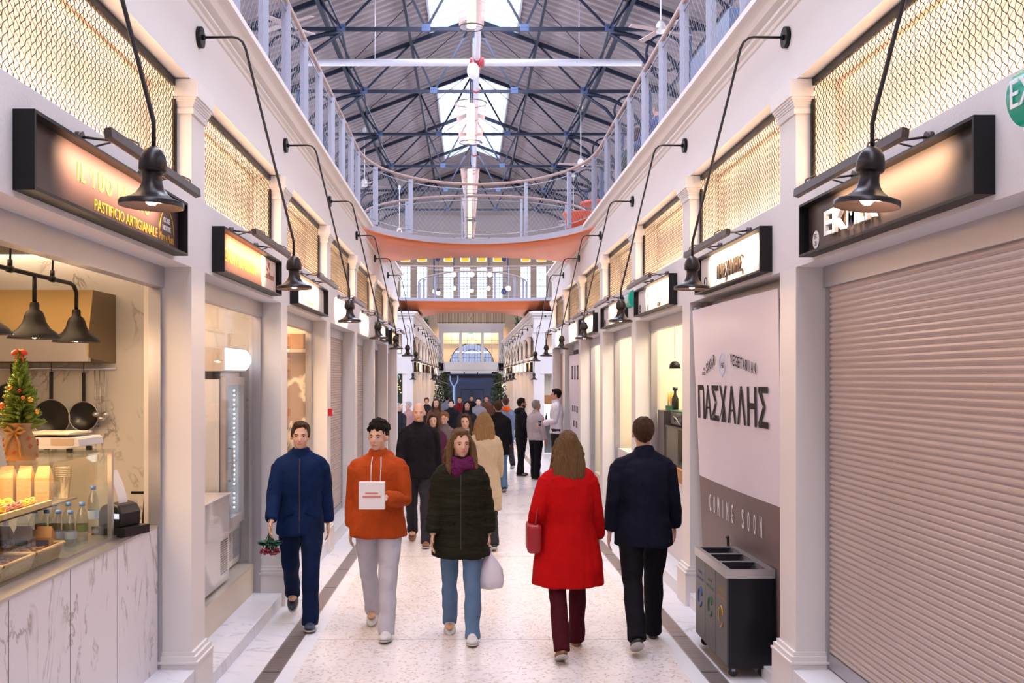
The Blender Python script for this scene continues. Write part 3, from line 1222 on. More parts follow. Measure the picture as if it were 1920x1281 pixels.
xs = [1.895 * math.sin(-PI / 2 + PI * i / 40) for i in range(41)]
na = [(x, 15.5 + 2.85 * math.sqrt(max(0, 1 - (x / 1.93) ** 2))) for x in xs]
fa = [(x, 22.0 - 2.5 * math.sqrt(max(0, 1 - (x / 2.45) ** 2))) for x in xs]
bridge('copper_bridge', na, fa, 4.55, 0.10, 4.34, 'near curved footbridge with glowing copper underside spanning the aisle')
xs = [-4.0 + 8.0 * i / 50 for i in range(51)]
na = [(x, 29.6 + 2.2 * math.sqrt(max(0, 1 - (x / 4.4) ** 2))) for x in xs]
fa = []
for x in xs:
    if abs(x) < 2.0:
        fa.append((x, 38.0 - 4.9 * math.sqrt(max(0, 1 - (x / 2.05) ** 2))))
    else:
        fa.append((x, 36.9))
bridge('copper_bridge', na, fa, 4.52, 0.10, 4.14, 'distant curved footbridge with copper underside over the far end of the crossing')
railing([(p[0], p[1]) for p in na if abs(p[0]) < 3.9], 4.52, 'curved wire mesh railing on the camera side of the distant bridge', step=1.3, cell=0.13)
railing(earc(2.05, 38.0, 4.9, -PI / 2, PI / 2, sgn=-1), 4.52, 'arched wire mesh railing on the rear side of the distant bridge', step=1.3, cell=0.13)

# ================================================================ repeated fittings of the bays
# --- woven wire grilles over the shop fronts
GL, GH = 2.66, 0.71
def grille_mesh():
    mb = MB()
    cell = 0.052
    nx = int(GL / cell)
    nz = int(GH / cell)
    r = 0.0023

    def wavy(sign):
        for i in range(-nz - 1, nx + 1):
            pts = []
            for k in range((nz + 1) * 3 + 1):
                u = k / 3.0
                x = (i + u) * cell
                z = u * cell if sign > 0 else GH - u * cell
                w = 0.0075 * math.sin(u * 2 * PI)
                x += w
                if 0 <= x <= GL and -0.001 <= z <= GH + 0.001:
                    pts.append((0, x, min(max(z, 0), GH)))
            if len(pts) > 1:
                mb.tube(pts, r, 3, caps=False, smooth=False)
    wavy(1); wavy(-1)
    return mb


gm = MB()
for (a, b, c, d) in ((0, GL, 0, 0.022), (0, GL, GH - 0.045, GH), (0, 0.025, 0, GH), (GL - 0.025, GL, 0, GH)):
    gm.box(-0.012, 0.012, a, b, c, d)
gmb = MB(); gmb.box(0, 0.01, 0, GL, 0, GH)
M_GRWIRE = principled('grille_wire', (0.035, 0.022, 0.018), 0.5, 0.4)
M_GRBACK = principled('grille_back_board', (0.80, 0.70, 0.64), 0.7)
_gr = {}


def grille(s, y, dz, label, group):
    t = thing('wire_grille', label, 'grille', (s * (FACE + 0.10), y, 3.155 + dz), 0, group)
    if not _gr:
        a = obj('grille_frame', gm, M_BLACK, t)
        b = obj('woven_wire', grille_mesh(), M_GRWIRE, t)
        _gr['a'] = a; _gr['b'] = b
    else:
        for q in (_gr['a'], _gr['b']):
            c = q.copy(); COL.objects.link(c); c.parent = t
    b = obj('back_board', MB().box(s * 0.16, s * 0.18, 0, GL, -0.005, GH + 0.01), M_GRBACK, t)
    m = MB(); m.box(s * 0.05, s * 0.075, 0.05, GL - 0.05, 0.004, 0.014)
    obj('light_strip', m, M_LED, t)
    return t


# --- strip light bars above the signs
M_BARL = principled('bar_light_grey', (0.08, 0.062, 0.06), 0.4, 0.6)
def bar_light_parts(s, t, L=1.38):
    o = FACE
    mb = MB()
    poly = [(0.0, -0.018), (0.03, -0.026), (0.036, 0.016), (0.004, 0.024)]
    mb.prism([(s * (-0.255 + x), z) for (x, z) in poly], 'y', -L / 2, L / 2)
    q = obj('housing', mb, M_BARL, t)
    fixn(q)
    for yy in (-0.42, 0.42):
        mb = MB()
        mb.tube([(-s * 0.0, yy, 0.045), (-s * 0.03, yy, 0.045)], 0.026, 12)
        mb.tube([(-s * 0.03, yy, 0.045), (-s * 0.235, yy, 0.02)], 0.006, 6)
        obj('bracket', mb, M_BARL, t)
        mb = MB()
        mb.tube([(-s * 0.02, yy + 0.1, 0.02), (-s * 0.10, yy + 0.16, 0.06), (-s * 0.18, yy + 0.17, 0.075), (-s * 0.23, yy + 0.14, 0.05), (-s * 0.235, yy + 0.13, 0.02)], 0.005, 5)
        obj('cable', mb, M_BARL, t)


def bar_light(s, y, dz, label, group, power=9):
    t = thing('picture_light', label, 'sign light', (s * FACE, y, 3.02 + dz), 0, group)
    bar_light_parts(s, t)
    a = area('sign_light_glow', (s * (FACE - 0.235), y, 2.985 + dz), (0, 0, 0), 0.02, 1.25, power * 1.7, WARM, R(75))
    a.rotation_euler = (0, s * R(-72), 0)
    return t


# --- bell lamps on swan rods
BELL = [(0, 0), (0.012, 0), (0.017, -0.005), (0.031, -0.012), (0.043, -0.034), (0.0495, -0.06), (0.0495, -0.084), (0.045, -0.0925), (0.0355, -0.094), (0.034, -0.11), (0.036, -0.13),
        (0.043, -0.15), (0.056, -0.168), (0.078, -0.184), (0.108, -0.195), (0.113, -0.197), (0.114, -0.216)]
BELLIN = [(0.114, -0.216), (0.110, -0.216), (0.109, -0.200), (0.077, -0.188), (0.053, -0.172), (0.034, -0.15), (0.0, -0.14)]


def bell_lamp(s, y, dz, zrim, label, group, tilt=0.0, power=3.0, light=True):
    """wall disc, rod that swings out and down, bell shade and bulb"""
    t = thing('bell_lamp', label, 'wall lamp', (s * FACE, y, 4.19 + dz), 0, group)
    mb = MB()
    mb.tube([(0, 0, 0), (-s * 0.028, 0, 0)], 0.068, 20)
    mb.tube([(-s * 0.028, 0, 0), (-s * 0.045, 0, 0)], 0.018, 10)
    obj('wall_disc', mb, M_BLACK, t)
    H = zrim - (4.19 + dz)      # rim height relative to the disc
    zt = H + 0.216
    X = -s * 0.615
    pts = [(-s * 0.03, 0, 0), (-s * 0.22, 0, 0.002), (-s * 0.255, 0, -0.004), (-s * 0.285, 0, -0.03), (-s * 0.305, 0, -0.075)]
    end = Vector((X + s * 0.008, 0, zt + 0.12))
    pts += [end + Vector((-s * 0.0, 0, 0.0)), (X, 0, zt + 0.085), (X, 0, zt - 0.005)]
    mb = MB(); mb.tube(pts, 0.0085, 8)
    obj('rod', mb, M_BRONZE, t)
    M = Matrix.Translation((X, 0, zt)) @ Matrix.Rotation(tilt, 4, 'Y')
    mb = MB(); mb.lathe(BELL, n=28, M=M); mb.lathe(BELLIN, n=28, M=M)
    obj('bell_shade', mb, M_BRONZE, t)
    mb = MB(); mb.ball((0, 0, 0), (0.026, 0.026, 0.03), 14, 10, M=None)
    c = M @ Vector((0, 0, -0.182))
    q = obj('bulb', mb, M_BULB, t, loc=c)
    return t


# --- sign boxes: a deep black tray frame with a panel inside
def sign_box(s, y, dz, label, cat='shop sign', L=2.08, panel=M_WHITE, z=2.715, H=0.31, d=0.085, group=None):
    t = thing('shop_sign', label, cat, (s * FACE, y, z + dz), 0, group)
    f = MB()
    w = 0.014
    f.box(0, -s * d, -L / 2, L / 2, 0, w); f.box(0, -s * d, -L / 2, L / 2, H - w, H)
    f.box(0, -s * d, -L / 2, -L / 2 + w, w, H - w); f.box(0, -s * d, L / 2 - w, L / 2, w, H - w)
    obj('tray_frame', f, M_BLACK, t)
    p = MB(); p.box(0, -s * 0.03, -L / 2 + w, L / 2 - w, w, H - w)
    obj('face_panel', p, panel, t)
    return t


def sM(s, u, v, d=0.031):
    """frame for lettering on a sign face: u along the reading direction from the centre, v up"""
    return Matrix(((0, 0, -s, -s * d), (-s, 0, 0, -s * u), (0, 1, 0, v), (0, 0, 0, 1)))


M_PBROWN = principled('brown_sign_panel', (0.045, 0.024, 0.027), 0.45)
M_PROSE = principled('copper_sign_panel', (0.16, 0.065, 0.045), 0.4)
M_PDARK = principled('dark_sign_panel', (0.04, 0.03, 0.031), 0.42, 0.2, bump=0.03, bscale=200)
M_PWHITE = principled('white_sign_panel', (0.82, 0.79, 0.80), 0.5)

# =========== near block, bay by bay
side_txt = {-1: 'left', 1: 'right'}
ordn = ['closest to the camera', 'second from the camera', 'third from the camera', 'fourth from the camera', 'fifth from the camera', 'sixth from the camera', 'last before the crossing', 'beyond']
for s in (-1, 1):
    for i, k in enumerate(range(-1, 6)):
        y0 = P(k) + PW + 0.01
        if k == 5:
            y0 = P(5) + PW + 0.01
        dz = 0
        g = 'wire grilles along the near %s wall' % side_txt[s]
        grille(s, y0, dz, 'backlit woven wire grille on the near %s wall, %s' % (side_txt[s], ordn[i]), g)
        a = area('grille_uplight', (s * (FACE + 0.19), y0 + GL / 2, 3.18), (PI, 0, 0), 0.05, GL * 0.92, 20, WARM)
        a = area('grille_downlight', (s * (FACE + 0.19), y0 + GL / 2, 3.845), (0, 0, 0), 0.03, GL * 0.92, 5, WARM)
    for i, k in enumerate(range(-1, 6)):
        y = P(k)
        if k == -1:
            y = 3.56
        zr = 2.662 - 0.0152 * y
        if k == 0 and s < 0: zr = 2.566
        bell_lamp(s, y, 0, zr, 'dark bell lamp hanging from a rod on the near %s wall, %s' % (side_txt[s], ordn[i]),
                  'bell lamps along the near %s wall' % side_txt[s], tilt=(0.10 if s > 0 else 0.04) if k == -1 else 0.02 * s)
        point('bell_lamp_glow', (s * (FACE - 0.615), y, zr + 0.004), 6.0, WARM, 0.025)
    for i, k in enumerate(range(-1, 6)):
        y = P(k) + 1.5 - (0.08 if k == -1 else 0.15)
        if k == 5: y = P(k) + 1.45
        bar_light(s, y - (0.1 if k > -1 else 0.0), 0, 'slim bar light on two brackets on the near %s wall, %s' % (side_txt[s], ordn[i]),
                  'bar lights above the near %s signs' % side_txt[s], power=10)

# signs, left side
t = sign_box(-1, 4.84, 0, 'brown pasta shop sign with gold PASTIFICIO ARTIGIANALE lettering', panel=M_PBROWN)
text('gold_lettering', 'IL TUO LATINO', M_GOLD, sM(-1, 0.0, 0.145), t, w=0.98, h=0.085, spacing=1.3)
text('gold_lettering', 'PASTIFICIO ARTIGIANALE', M_GOLD, sM(-1, 0.17, 0.05), t, w=0.92, h=0.052)
text('white_lettering', 'EK', M_WHITE, sM(-1, -0.94, 0.115), t, h=0.04)
text('white_lettering', '10', M_WHITE, sM(-1, -0.94, 0.055), t, h=0.04)
text('white_lettering', 'COSE', M_WHITE, sM(-1, 0.80, 0.155), t, w=0.12, h=0.03, bold=0.02)
text('white_lettering', 'NOSTRE', M_WHITE, sM(-1, 0.80, 0.11), t, w=0.15, h=0.03, bold=0.02)
text('gold_script', 'Mare e Monti', M_GOLD, sM(-1, 0.80, 0.05), t, w=0.26, h=0.045)
mb = MB()
mb.tube([(0.032, 0.80 + 0.13 * math.cos(a), 0.10 + 0.13 * math.sin(a)) for a in [PI * i / 14 for i in range(15)]], 0.003, 5)
obj('gold_arch', mb, M_GOLD, t)

t = sign_box(-1, 7.80, 0, 'copper coloured deli sign with gold lettering and a pale side panel', panel=M_PROSE)
text('gold_lettering', 'GASTRONOMIA', M_GOLD, sM(-1, -0.32, 0.10), t, w=1.05, h=0.095)
mb = MB(); mb.box(0.030, 0.036, 0.42, 1.0, 0.02, 0.29)
obj('pale_panel', mb, principled('pale_side_panel', (0.8, 0.62, 0.55), 0.5), t)
text('red_script', 'Cose Nostre', principled('rust_ink', (0.45, 0.16, 0.08), 0.5), sM(-1, 0.71, 0.12, 0.037), t, w=0.40, h=0.06)
mb = MB()
for i in range(9):
    mb.ball((0.038, 0.68 + 0.10 * math.cos(i * 1.9) * (0.3 + 0.08 * i), 0.225 + 0.03 * math.sin(i * 2.3)), (0.003, 0.013, 0.013), 6, 4)
obj('red_ornament', mb, principled('rust_ink', (0.45, 0.16, 0.08), 0.5), t)

t = sign_box(-1, 10.75, 0, 'white pizza shop sign half hidden behind a bell lamp', panel=M_PWHITE)
text('orange_lettering', 'PIZZA', principled('orange_ink', (0.62, 0.26, 0.08), 0.5), sM(-1, 0.0, 0.07), t, w=0.85, h=0.15)
t = sign_box(-1, 19.6, 0, 'round logo sign in the fifth bay of the left wall, white face', panel=M_PWHITE)
text('brown_lettering', '@ CAFE', M_INK, sM(-1, 0.0, 0.08), t, w=0.9, h=0.13)
t = sign_box(-1, 22.7, 0, 'black edged sign glowing at the far corner of the near left wall', panel=M_PDARK)
text('gold_lettering', 'CAFFE', M_GOLD, sM(-1, 0.0, 0.08), t, w=0.9, h=0.13)

# signs, right side
t = sign_box(1, 4.92, 0, 'dark sign with raised white letters over the closed roller shutter', panel=M_PDARK, L=2.06)
text('raised_lettering', 'EK', M_WHITE, sM(1, -0.52, 0.075, 0.045), t, w=0.30, h=0.135, ext=0.02, bold=0.01)
text('raised_lettering', 'MEK', M_WHITE, sM(1, -0.15, 0.075, 0.045), t, w=0.36, h=0.135, ext=0.02, bold=0.01)
mb = MB(); mb.tube([(-0.031, 0.885, 0.085), (-0.034, 0.885, 0.085)], 0.052, 24)
obj('round_number_plate', mb, M_WHITE, t)
text('number_lettering', 'EK', M_INK, sM(1, -0.885, 0.092, 0.0345), t, h=0.026, ext=0.001)
text('number_lettering', '23', M_INK, sM(1, -0.885, 0.052, 0.0345), t, h=0.026, ext=0.001)

t = sign_box(1, 7.72, 0, 'white sign reading ΠΑΣΧΑΛΗΣ in raised dark capitals', panel=M_PWHITE, L=1.95)
text('raised_lettering', 'ΠΑΣΧΑΛΗΣ', M_INK, sM(1, 0.04, 0.07, 0.04), t, w=0.72, h=0.12, ext=0.015, bold=0.005)
mb = MB(); mb.tube([(-0.034, 0.78 + 0.045 * math.cos(a), 0.09 + 0.045 * math.sin(a)) for a in [2 * PI * i / 20 for i in range(20)]], 0.004, 5, closed=True)
obj('ring_number_plate', mb, M_INK, t)

for (y, lab) in ((10.85, 'white sign with a long pen shaped logo, nearer of the twin signs'), (13.85, 'white sign with a long pen shaped logo, further of the twin signs')):
    t = sign_box(1, y, 0, lab, panel=M_PWHITE)
    text('brown_lettering', 'Τρεκλας', M_INK, sM(1, 0.25, 0.135), t, w=0.50, h=0.09)
    text('brown_lettering', 'ΜΠΑΡ', M_INK, sM(1, 0.25, 0.04), t, w=0.17, h=0.045, bold=0.01)
    mb = MB()
    for sg in (-1, 1):
        mb.tube([(-0.034, 0.38 + sg * 0.028 * math.sin(PI * i / 12) * (1.3 - i / 16), 0.035 + 0.24 * i / 12) for i in range(13)], 0.0035, 5)
    obj('pen_logo', mb, M_INK, t)
    mb = MB(); mb.tube([(-0.034, 0.90 + 0.045 * math.cos(a), 0.085 + 0.045 * math.sin(a)) for a in [2 * PI * i / 20 for i in range(20)]], 0.004, 5, closed=True)
    obj('ring_number_plate', mb, M_INK, t)
    text('number_lettering', 'EK', M_INK, sM(1, -0.90, 0.085, 0.034), t, h=0.022, ext=0.001)
t = sign_box(1, 16.85, 0, 'white sign with small red lettering over the red fridge bay', panel=M_PWHITE)
text('red_lettering', 'ΓΛΥΚΑ', principled('red_ink', (0.55, 0.06, 0.04), 0.5), sM(1, -0.1, 0.05), t, w=0.9, h=0.10)

# ================================================================ shop fronts
def guides(s, k, label_extra, z0=0.0):
    """galvanised guide rails and header box at both sides of a bay opening"""
    mb = MB()
    a, b = P(k) + PW, P(k + 1) - PW
    if k == 5: b = 24.26
    for (y0, y1) in ((a, a + 0.035), (b - 0.035, b)):
        mb.box(s * (FACE + 0.185), s * (FACE + 0.235), y0, y1, z0, 2.69)
        mb.box(s * (FACE + 0.235), s * (FACE + 0.26), y0, y1 , z0, 2.69)
    mb.box(s * (FACE + 0.17), s * (FACE + 0.25), a, b, 2.56, 2.70)
    return struct(obj('door_frame_guides', mb, M_ALUG))


def shutter(s, k, label):
    a, b = P(k) + PW + 0.03, P(k + 1) - PW - 0.03
    t = thing('roller_shutter', label, 'roller shutter', (s * (FACE + 0.21), a, 0), 0, 'closed roller shutters')
    z0 = 0.18 if k < 0 else 0.0
    mb = MB()
    pitch = 0.0365
    pts = []
    z = z0 + 0.09
    while z < 2.62:
        pts += [(0.0, z), (-0.007, z + 0.006), (-0.0105, z + 0.015), (-0.0085, z + 0.026), (0.0, z + 0.034)]
        z += pitch
    vs = []
    for (x, zz) in pts:
        vs += [(s * x, 0, zz), (s * x, b - a, zz)]
    mb.add(vs, [(2 * i, 2 * i + 1, 2 * i + 3, 2 * i + 2) for i in range(len(pts) - 1)])
    obj('slat_curtain', mb, M_ALU, t)
    mb = MB(); mb.box(-s * 0.014, s * 0.014, 0, b - a, z0, z0 + 0.09)
    obj('bottom_bar', mb, M_ALUG, t)
    mb = MB(); mb.box(s * 0.03, s * 0.06, 0, b - a, z0, 2.65)
    obj('shutter_lining', mb, M_DARKG, t)
    guides(s, k, '')
    return t


shutter(1, -1, 'large closed ribbed roller shutter at the right edge, under the dark sign')
shutter(1, -2, 'closed ribbed roller shutter beside the camera, before the dark sign')
shutter(-1, 2, 'closed white roller shutter with a red fire call point on its nearer pier')
shutter(-1, 3, 'closed white roller shutter next to a dark doorway on the left wall')
for k in (-2, -1, 0, 1, 4, 5):
    guides(-1, k, '', 0.0)
for k in (0, 1, 2, 3, 4, 5):
    guides(1, k, '', 0.0)

# red call point on the pier, and an exit sign at the right edge
t = thing('fire_call_point', 'small red fire alarm call point on a left pier beside a shutter', 'alarm button', (-FACE + 0.001, 12.40, 1.56))
bevel(obj('red_case', MB().box(0, 0.05, -0.045, 0.045, -0.045, 0.045), principled('alarm_red', (0.60, 0.01, 0.02), 0.35), t), 0.006)
obj('white_window', MB().box(0.05, 0.052, -0.025, 0.025, -0.022, 0.022), M_WHITE, t)


def exit_sign(x, y, z, s, label, sc=1.0):
    t = thing('exit_sign', label, 'exit sign', (x, y, z), 0, 'green exit signs')
    # half-round emergency light: a curved green lens carrying the lettering
    mb = MB()
    n = 14
    prof = []
    for i in range(n + 1):
        a = -PI / 2 * 0.95 + PI * 0.95 * i / n
        prof.append((-0.11 * sc * math.cos(a) * 0.62, 0.105 * sc * math.sin(a)))
    vs = []
    L = 0.34 * sc
    for (px, pz) in prof:
        vs += [(px * s, 0, pz), (px * s, L, pz)]
    mb.add(vs, [(2 * i, 2 * i + 1, 2 * i + 3, 2 * i + 2) for i in range(n)], True)
    mb.add([(p[0] * s, 0, p[1]) for p in prof], [tuple(range(n + 1))])
    mb.add([(p[0] * s, L, p[1]) for p in prof], [tuple(range(n + 1))])
    obj('green_lens', mb, principled('exit_green', (0.0, 0.20, 0.14), 0.25, emit=(0.0, 0.30, 0.20), estr=0.25), t)
    mb = MB(); mb.box(0, 0.02 * s, -0.01, L + 0.01, -0.115 * sc, 0.115 * sc)
    obj('back_plate', mb, M_WHITE, t)
    te = text('white_lettering', 'EXIT', M_WHITE, Matrix(((0, 0, -s, -s * 0.071 * sc), (-s, 0, 0, L / 2), (0, 1, 0, -0.05 * sc), (0, 0, 0, 1))), t, w=0.27 * sc, h=0.10 * sc, ext=0.003)
    return t


exit_sign(FACE - 0.02, 3.31, 3.02, 1, 'green exit sign on the right wall cut off by the picture edge')
exit_sign(FACE - 0.02, 12.25, 2.97, 1, 'small distant green exit sign on a right pier between the twin pen logo signs')
exit_sign(-1 * FACE + 0.02, 24.3, 2.0, -1, 'green exit sign low on the left corner pier at the crossing', 0.5)

# ================================================================ PASTA SHOP (first left bay)
M_KRAFT = principled('kraft_paper', (0.46, 0.28, 0.13), 0.7, bump=0.2, bscale=40)
M_WOOD = principled('warm_wood', (0.38, 0.19, 0.07), 0.5, vary=0.25, vscale=6, aniso=(1, 0.3, 8))
M_PLASTIC = principled('white_plastic', (0.72, 0.72, 0.78), 0.35)
M_BLKPL = principled('black_plastic', (0.015, 0.015, 0.017), 0.3)
M_BRASS = principled('warm_steel', (0.20, 0.135, 0.06), 0.38, 0.85, bump=0.04, bscale=10)

area('kitchen_ceiling_light', (-3.2, 5.2, 2.96), (0, 0, 0), 1.6, 2.2, 34, WARM)
area('counter_case_light', (-2.5, 4.7, 1.565), (0, 0, 0), 0.45, 1.9, 15, WARM)

mb = MB()
mb.box(-2.13, -2.10, 3.60, 6.22, 0.17, 1.06)
t = thing('shop_counter', 'white veined marble counter front of the pasta shop', 'counter')
obj('marble_front', mb, M_MARBP, t)
mb = MB(); mb.box(-2.145, -2.095, 3.60, 6.22, 1.06, 1.075); mb.box(-2.90, -2.145, 3.60, 6.22, 1.03, 1.07)
obj('counter_top', mb, M_STEEL, t)
mb = MB()
for y in (4.2, 4.85, 5.5):
    mb.box(-2.0995, -2.0985, y, y + 0.003, 0.17, 1.06)
obj('panel_joint', mb, principled('joint_grey', (0.22, 0.19, 0.19), 0.6), t)

t = thing('display_case', 'glass display case of fresh pasta on the marble counter', 'display case')
mb = MB()
mb.box(-2.203, -2.197, 3.45, 5.68, 1.09, 1.575); mb.box(-2.80, -2.2, 5.675, 5.681, 1.09, 1.575)
obj('front_glass', mb, M_GLASSG, t)
mb = MB(); mb.box(-2.82, -2.185, 3.40, 5.72, 1.577, 1.587)
obj('top_glass', mb, M_GLASSG, t)
mb = MB(); mb.box(-2.215, -2.19, 5.67, 5.70, 1.07, 1.577); mb.box(-2.82, -2.79, 5.67, 5.70, 1.07, 1.577)
mb.box(-2.83, -2.18, 3.40, 5.72, 1.07, 1.09)
obj('steel_frame', mb, M_STEEL, t)
mb = MB(); mb.box(-2.80, -2.36, 3.45, 5.60, 1.315, 1.325)
obj('shelf', mb, M_STEEL, t)
mb = MB(); mb.box(-2.83, -2.81, 3.4, 5.7, 1.09, 1.57)
obj('back_panel', mb, M_CREAM, t)

# tray with pasta nests
t = thing('pasta_tray', 'long paper lined tray of fresh pasta nests on the upper shelf', 'tray', (-2.52, 4.55, 1.326))
mb = MB(); mb.box(-0.20, 0.20, -0.95, 0.62, 0, 0.008); mb.box(0.185, 0.20, -0.95, 0.62, 0.0, 0.035)
obj('tray_board', mb, principled('tray_paper', (0.75, 0.50, 0.20), 0.6), t)
rnd = random.Random(3)
M_PASTA_Y = principled('egg_pasta', (0.85, 0.50, 0.05), 0.5)
M_PASTA_R = principled('red_pasta', (0.42, 0.14, 0.09), 0.5)


def nest():
    mb = MB()
    for q in range(10):
        r0 = 0.012 + 0.018 * rnd.random()
        ph = rnd.random() * 6
        pts = []
        for i in range(18):
            a = 2 * PI * i / 18 * 1.0 + ph
            pts.append((r0 * 1.25 * math.cos(a) + 0.006 * math.sin(3 * a + q), r0 * math.sin(a), 0.008 + 0.030 * q / 7 + 0.006 * math.sin(2 * a + q)))
        mb.tube(pts, 0.0042, 5, closed=True)
    mb.ball((0, 0, 0.016), (0.03, 0.024, 0.014), 10, 6)
    return mb


nests = {}
proto_y = nest()
cnt = 0
for i in range(4):
    for j in range(13):
        x = -2.52 - 0.15 + 0.098 * i + rnd.uniform(-0.01, 0.01)
        y = 3.95 + 0.088 * j + (0.04 if i % 2 else 0) + rnd.uniform(-0.01, 0.01)
        z = 1.334
        red = (i * 5 + j * 3) % 7 in (0, 3, 5)
        key = red
        if key not in nests:
            o = obj('pasta_nest', proto_y, M_PASTA_R if red else M_PASTA_Y)
            nests[key] = o
        else:
            o = nests[key].copy()
            COL.objects.link(o)
        o.location = (x, y, z)
        o.rotation_euler = (0, 0, rnd.random() * 6)
        tag(o, 'nest of %s tagliatelle lying on the tray in the glass case' % ('brick red' if red else 'yellow egg'), 'pasta', 'brick red pasta nests' if red else 'yellow pasta nests')
        cnt += 1

# water bottles in a row across the case, more standing behind
M_PET = glass('clear_bottle_plastic', (0.86, 0.92, 0.96), 0.5)
M_CAPB = principled('blue_cap', (0.10, 0.28, 0.75), 0.4)
M_LABG = principled('green_purple_label', (0.12, 0.22, 0.10), 0.5)


def bottle(x, y, z, label, group, lab=None, h=0.21):
    t = thing('water_bottle', label, 'bottle', (x, y, z), 0, group)
    k = h / 0.21
    mb = MB(); mb.lathe([(0, 0), (0.028, 0.0), (0.031, 0.01), (0.029, 0.05), (0.031, 0.055), (0.029, 0.09), (0.031, 0.10), (0.031, 0.13), (0.026, 0.155), (0.012, 0.182), (0.012, 0.195)], n=16)
    q = obj('bottle_body', mb, M_PET, t); q.scale = (1, 1, k)
    mb = MB(); mb.lathe([(0.0, 0.210), (0.0145, 0.210), (0.0145, 0.192), (0, 0.192)], n=14)
    q = obj('cap', mb, M_CAPB, t); q.scale = (1, 1, k)
    mb = MB(); mb.lathe([(0.0315, 0.062), (0.0315, 0.10)], n=16)
    q = obj('label_band', mb, lab or principled('pale_blue_label', (0.45, 0.6, 0.8), 0.5), t); q.scale = (1, 1, k)


for i in range(5):
    bottle(-2.245 - 0.068 * i, 5.22 + 0.012 * i, 1.09, 'blue capped water bottle in the front row, number %s from the steel post' % ['one', 'two', 'three', 'four', 'five'][i], 'water bottles in the front row')
for i in range(4):
    bottle(-2.27 - 0.075 * i, 5.44, 1.09, 'bottle with green and purple label in the back row, %s from the steel post' % ['first', 'second', 'third', 'fourth'][i], 'labelled bottles in the back row', M_LABG, 0.225)
bottle(-2.262, 5.58, 1.13, 'single taller water bottle beside the steel post', None, None, 0.26)

# kraft bags with black labels, and taller brown bags
def kraft(x, y, z, w, d, h, label, group, lab=True):
    t = thing('paper_bag', label, 'paper bag', (x, y, z), 0, group)
    mb = MB()
    mb.add([(-w, -d, 0), (w, -d, 0), (w, d, 0), (-w, d, 0), (-w, -d, h * .66), (w, -d, h * .66), (w, d, h * .66), (-w, d, h * .66), (-w * .8, 0, h), (w * .8, 0, h)],
           [(0, 3, 2, 1), (0, 1, 5, 4), (2, 3, 7, 6), (1, 2, 6, 9, 5), (3, 0, 4, 8, 7), (4, 5, 9, 8), (6, 7, 8, 9)])
    obj('bag_body', mb, M_KRAFT, t)
    if lab:
        mb = MB(); mb.box(-w * .7, w * .7, -d - 0.002, -d, h * .28, h * .58)
        obj('black_label', mb, M_INK, t)


for i in range(5):
    kraft(-2.30 - 0.105 * i, 5.03, 1.09, 0.046, 0.028, 0.155, 'small kraft bag with black label, %s from the steel post' % ['first', 'second', 'third', 'fourth', 'fifth'][i], 'small labelled kraft bags')
for i in range(4):
    kraft(-2.47 - 0.098 * i, 5.42, 1.326, 0.040, 0.028, 0.19, 'tall brown paper bag on the upper shelf, %s from the plastic cups' % ['first', 'second', 'third', 'fourth'][i], 'tall brown bags on the shelf', False)
t = thing('plastic_cups', 'stack of clear plastic cups at the shelf end', 'cups', (-2.40, 5.50, 1.326))
mb = MB()
mb.lathe([(0.0, 0), (0.030, 0), (0.043, 0.12)], n=18)
for i in range(6):
    mb.lathe([(0.043, 0.12 + i * 0.01), (0.047, 0.125 + i * 0.01), (0.044, 0.13 + i * 0.01)], n=18)
obj('cup_stack', mb, glass('cup_plastic', (0.9, 0.85, 0.75), 0.5), t)

# wicker baskets of dried fruit
M_WICK = principled('pale_wicker', (0.72, 0.52, 0.28), 0.6, bump=0.6, bscale=120)
fruits = [('amber raisins', (0.50, 0.22, 0.04)), ('dark mixed nuts', (0.22, 0.09, 0.06)), ('orange peel strips', (0.80, 0.40, 0.05))]
for i in range(3):
    y = 4.98 - 0.33 * i
    t = thing('wicker_basket', ['pale wicker basket of amber dried fruit closest to the bottles', 'pale wicker basket of dark dried fruit between two others', 'pale wicker basket of yellow fruit at the picture edge'][i], 'basket', (-2.38, y - 0.12, 1.09), 0, 'wicker baskets in the case')
    mb = MB()
    W, D, H, f = 0.155, 0.150, 0.075, 0.022
    mb.box(-W, W, -D, D, 0, 0.006)
    for (x0, y0, x1, y1) in ((-W, -D, W, -D), (W, -D, W, D), (W, D, -W, D), (-W, D, -W, -D)):
        for q in range(8):
            o_ = f * q / 8
            kx = 1 + o_ / W; ky = 1 + o_ / D
            mb.tube([(x0 * kx, y0 * ky, 0.006 + H * q / 8), (x1 * kx, y1 * ky, 0.006 + H * q / 8)], 0.006, 5)
    for (x0, y0, x1, y1) in ((-W, -D, W, -D), (W, -D, W, D), (W, D, -W, D), (-W, D, -W, -D)):
        k = 1 + f / W
        mb.tube([(x0 * k, y0 * k, H), (x1 * k, y1 * k, H)], 0.009, 6)
    obj('woven_sides', mb, M_WICK, t)
    rr = random.Random(i)
    mb = MB()
    for q in range(260):
        mb.ball((rr.uniform(-W, W) * 0.97, rr.uniform(-D, D) * 0.97, 0.045 + rr.random() * 0.02), (rr.uniform(.006, .014), rr.uniform(.006, .012), .006), 6, 4)
    mb.box(-W, W, -D, D, 0.006, 0.042)
    tag(obj('dried_fruit', mb, principled(fruits[i][0].replace(' ', '_'), fruits[i][1], 0.6, vary=0.5, vscale=25)), 'loose dried fruit filling the %s wicker basket' % ['bottle side', 'middle', 'edge'][i], 'dried fruit', kind='stuff').location = (-2.38, y - 0.12, 1.09)

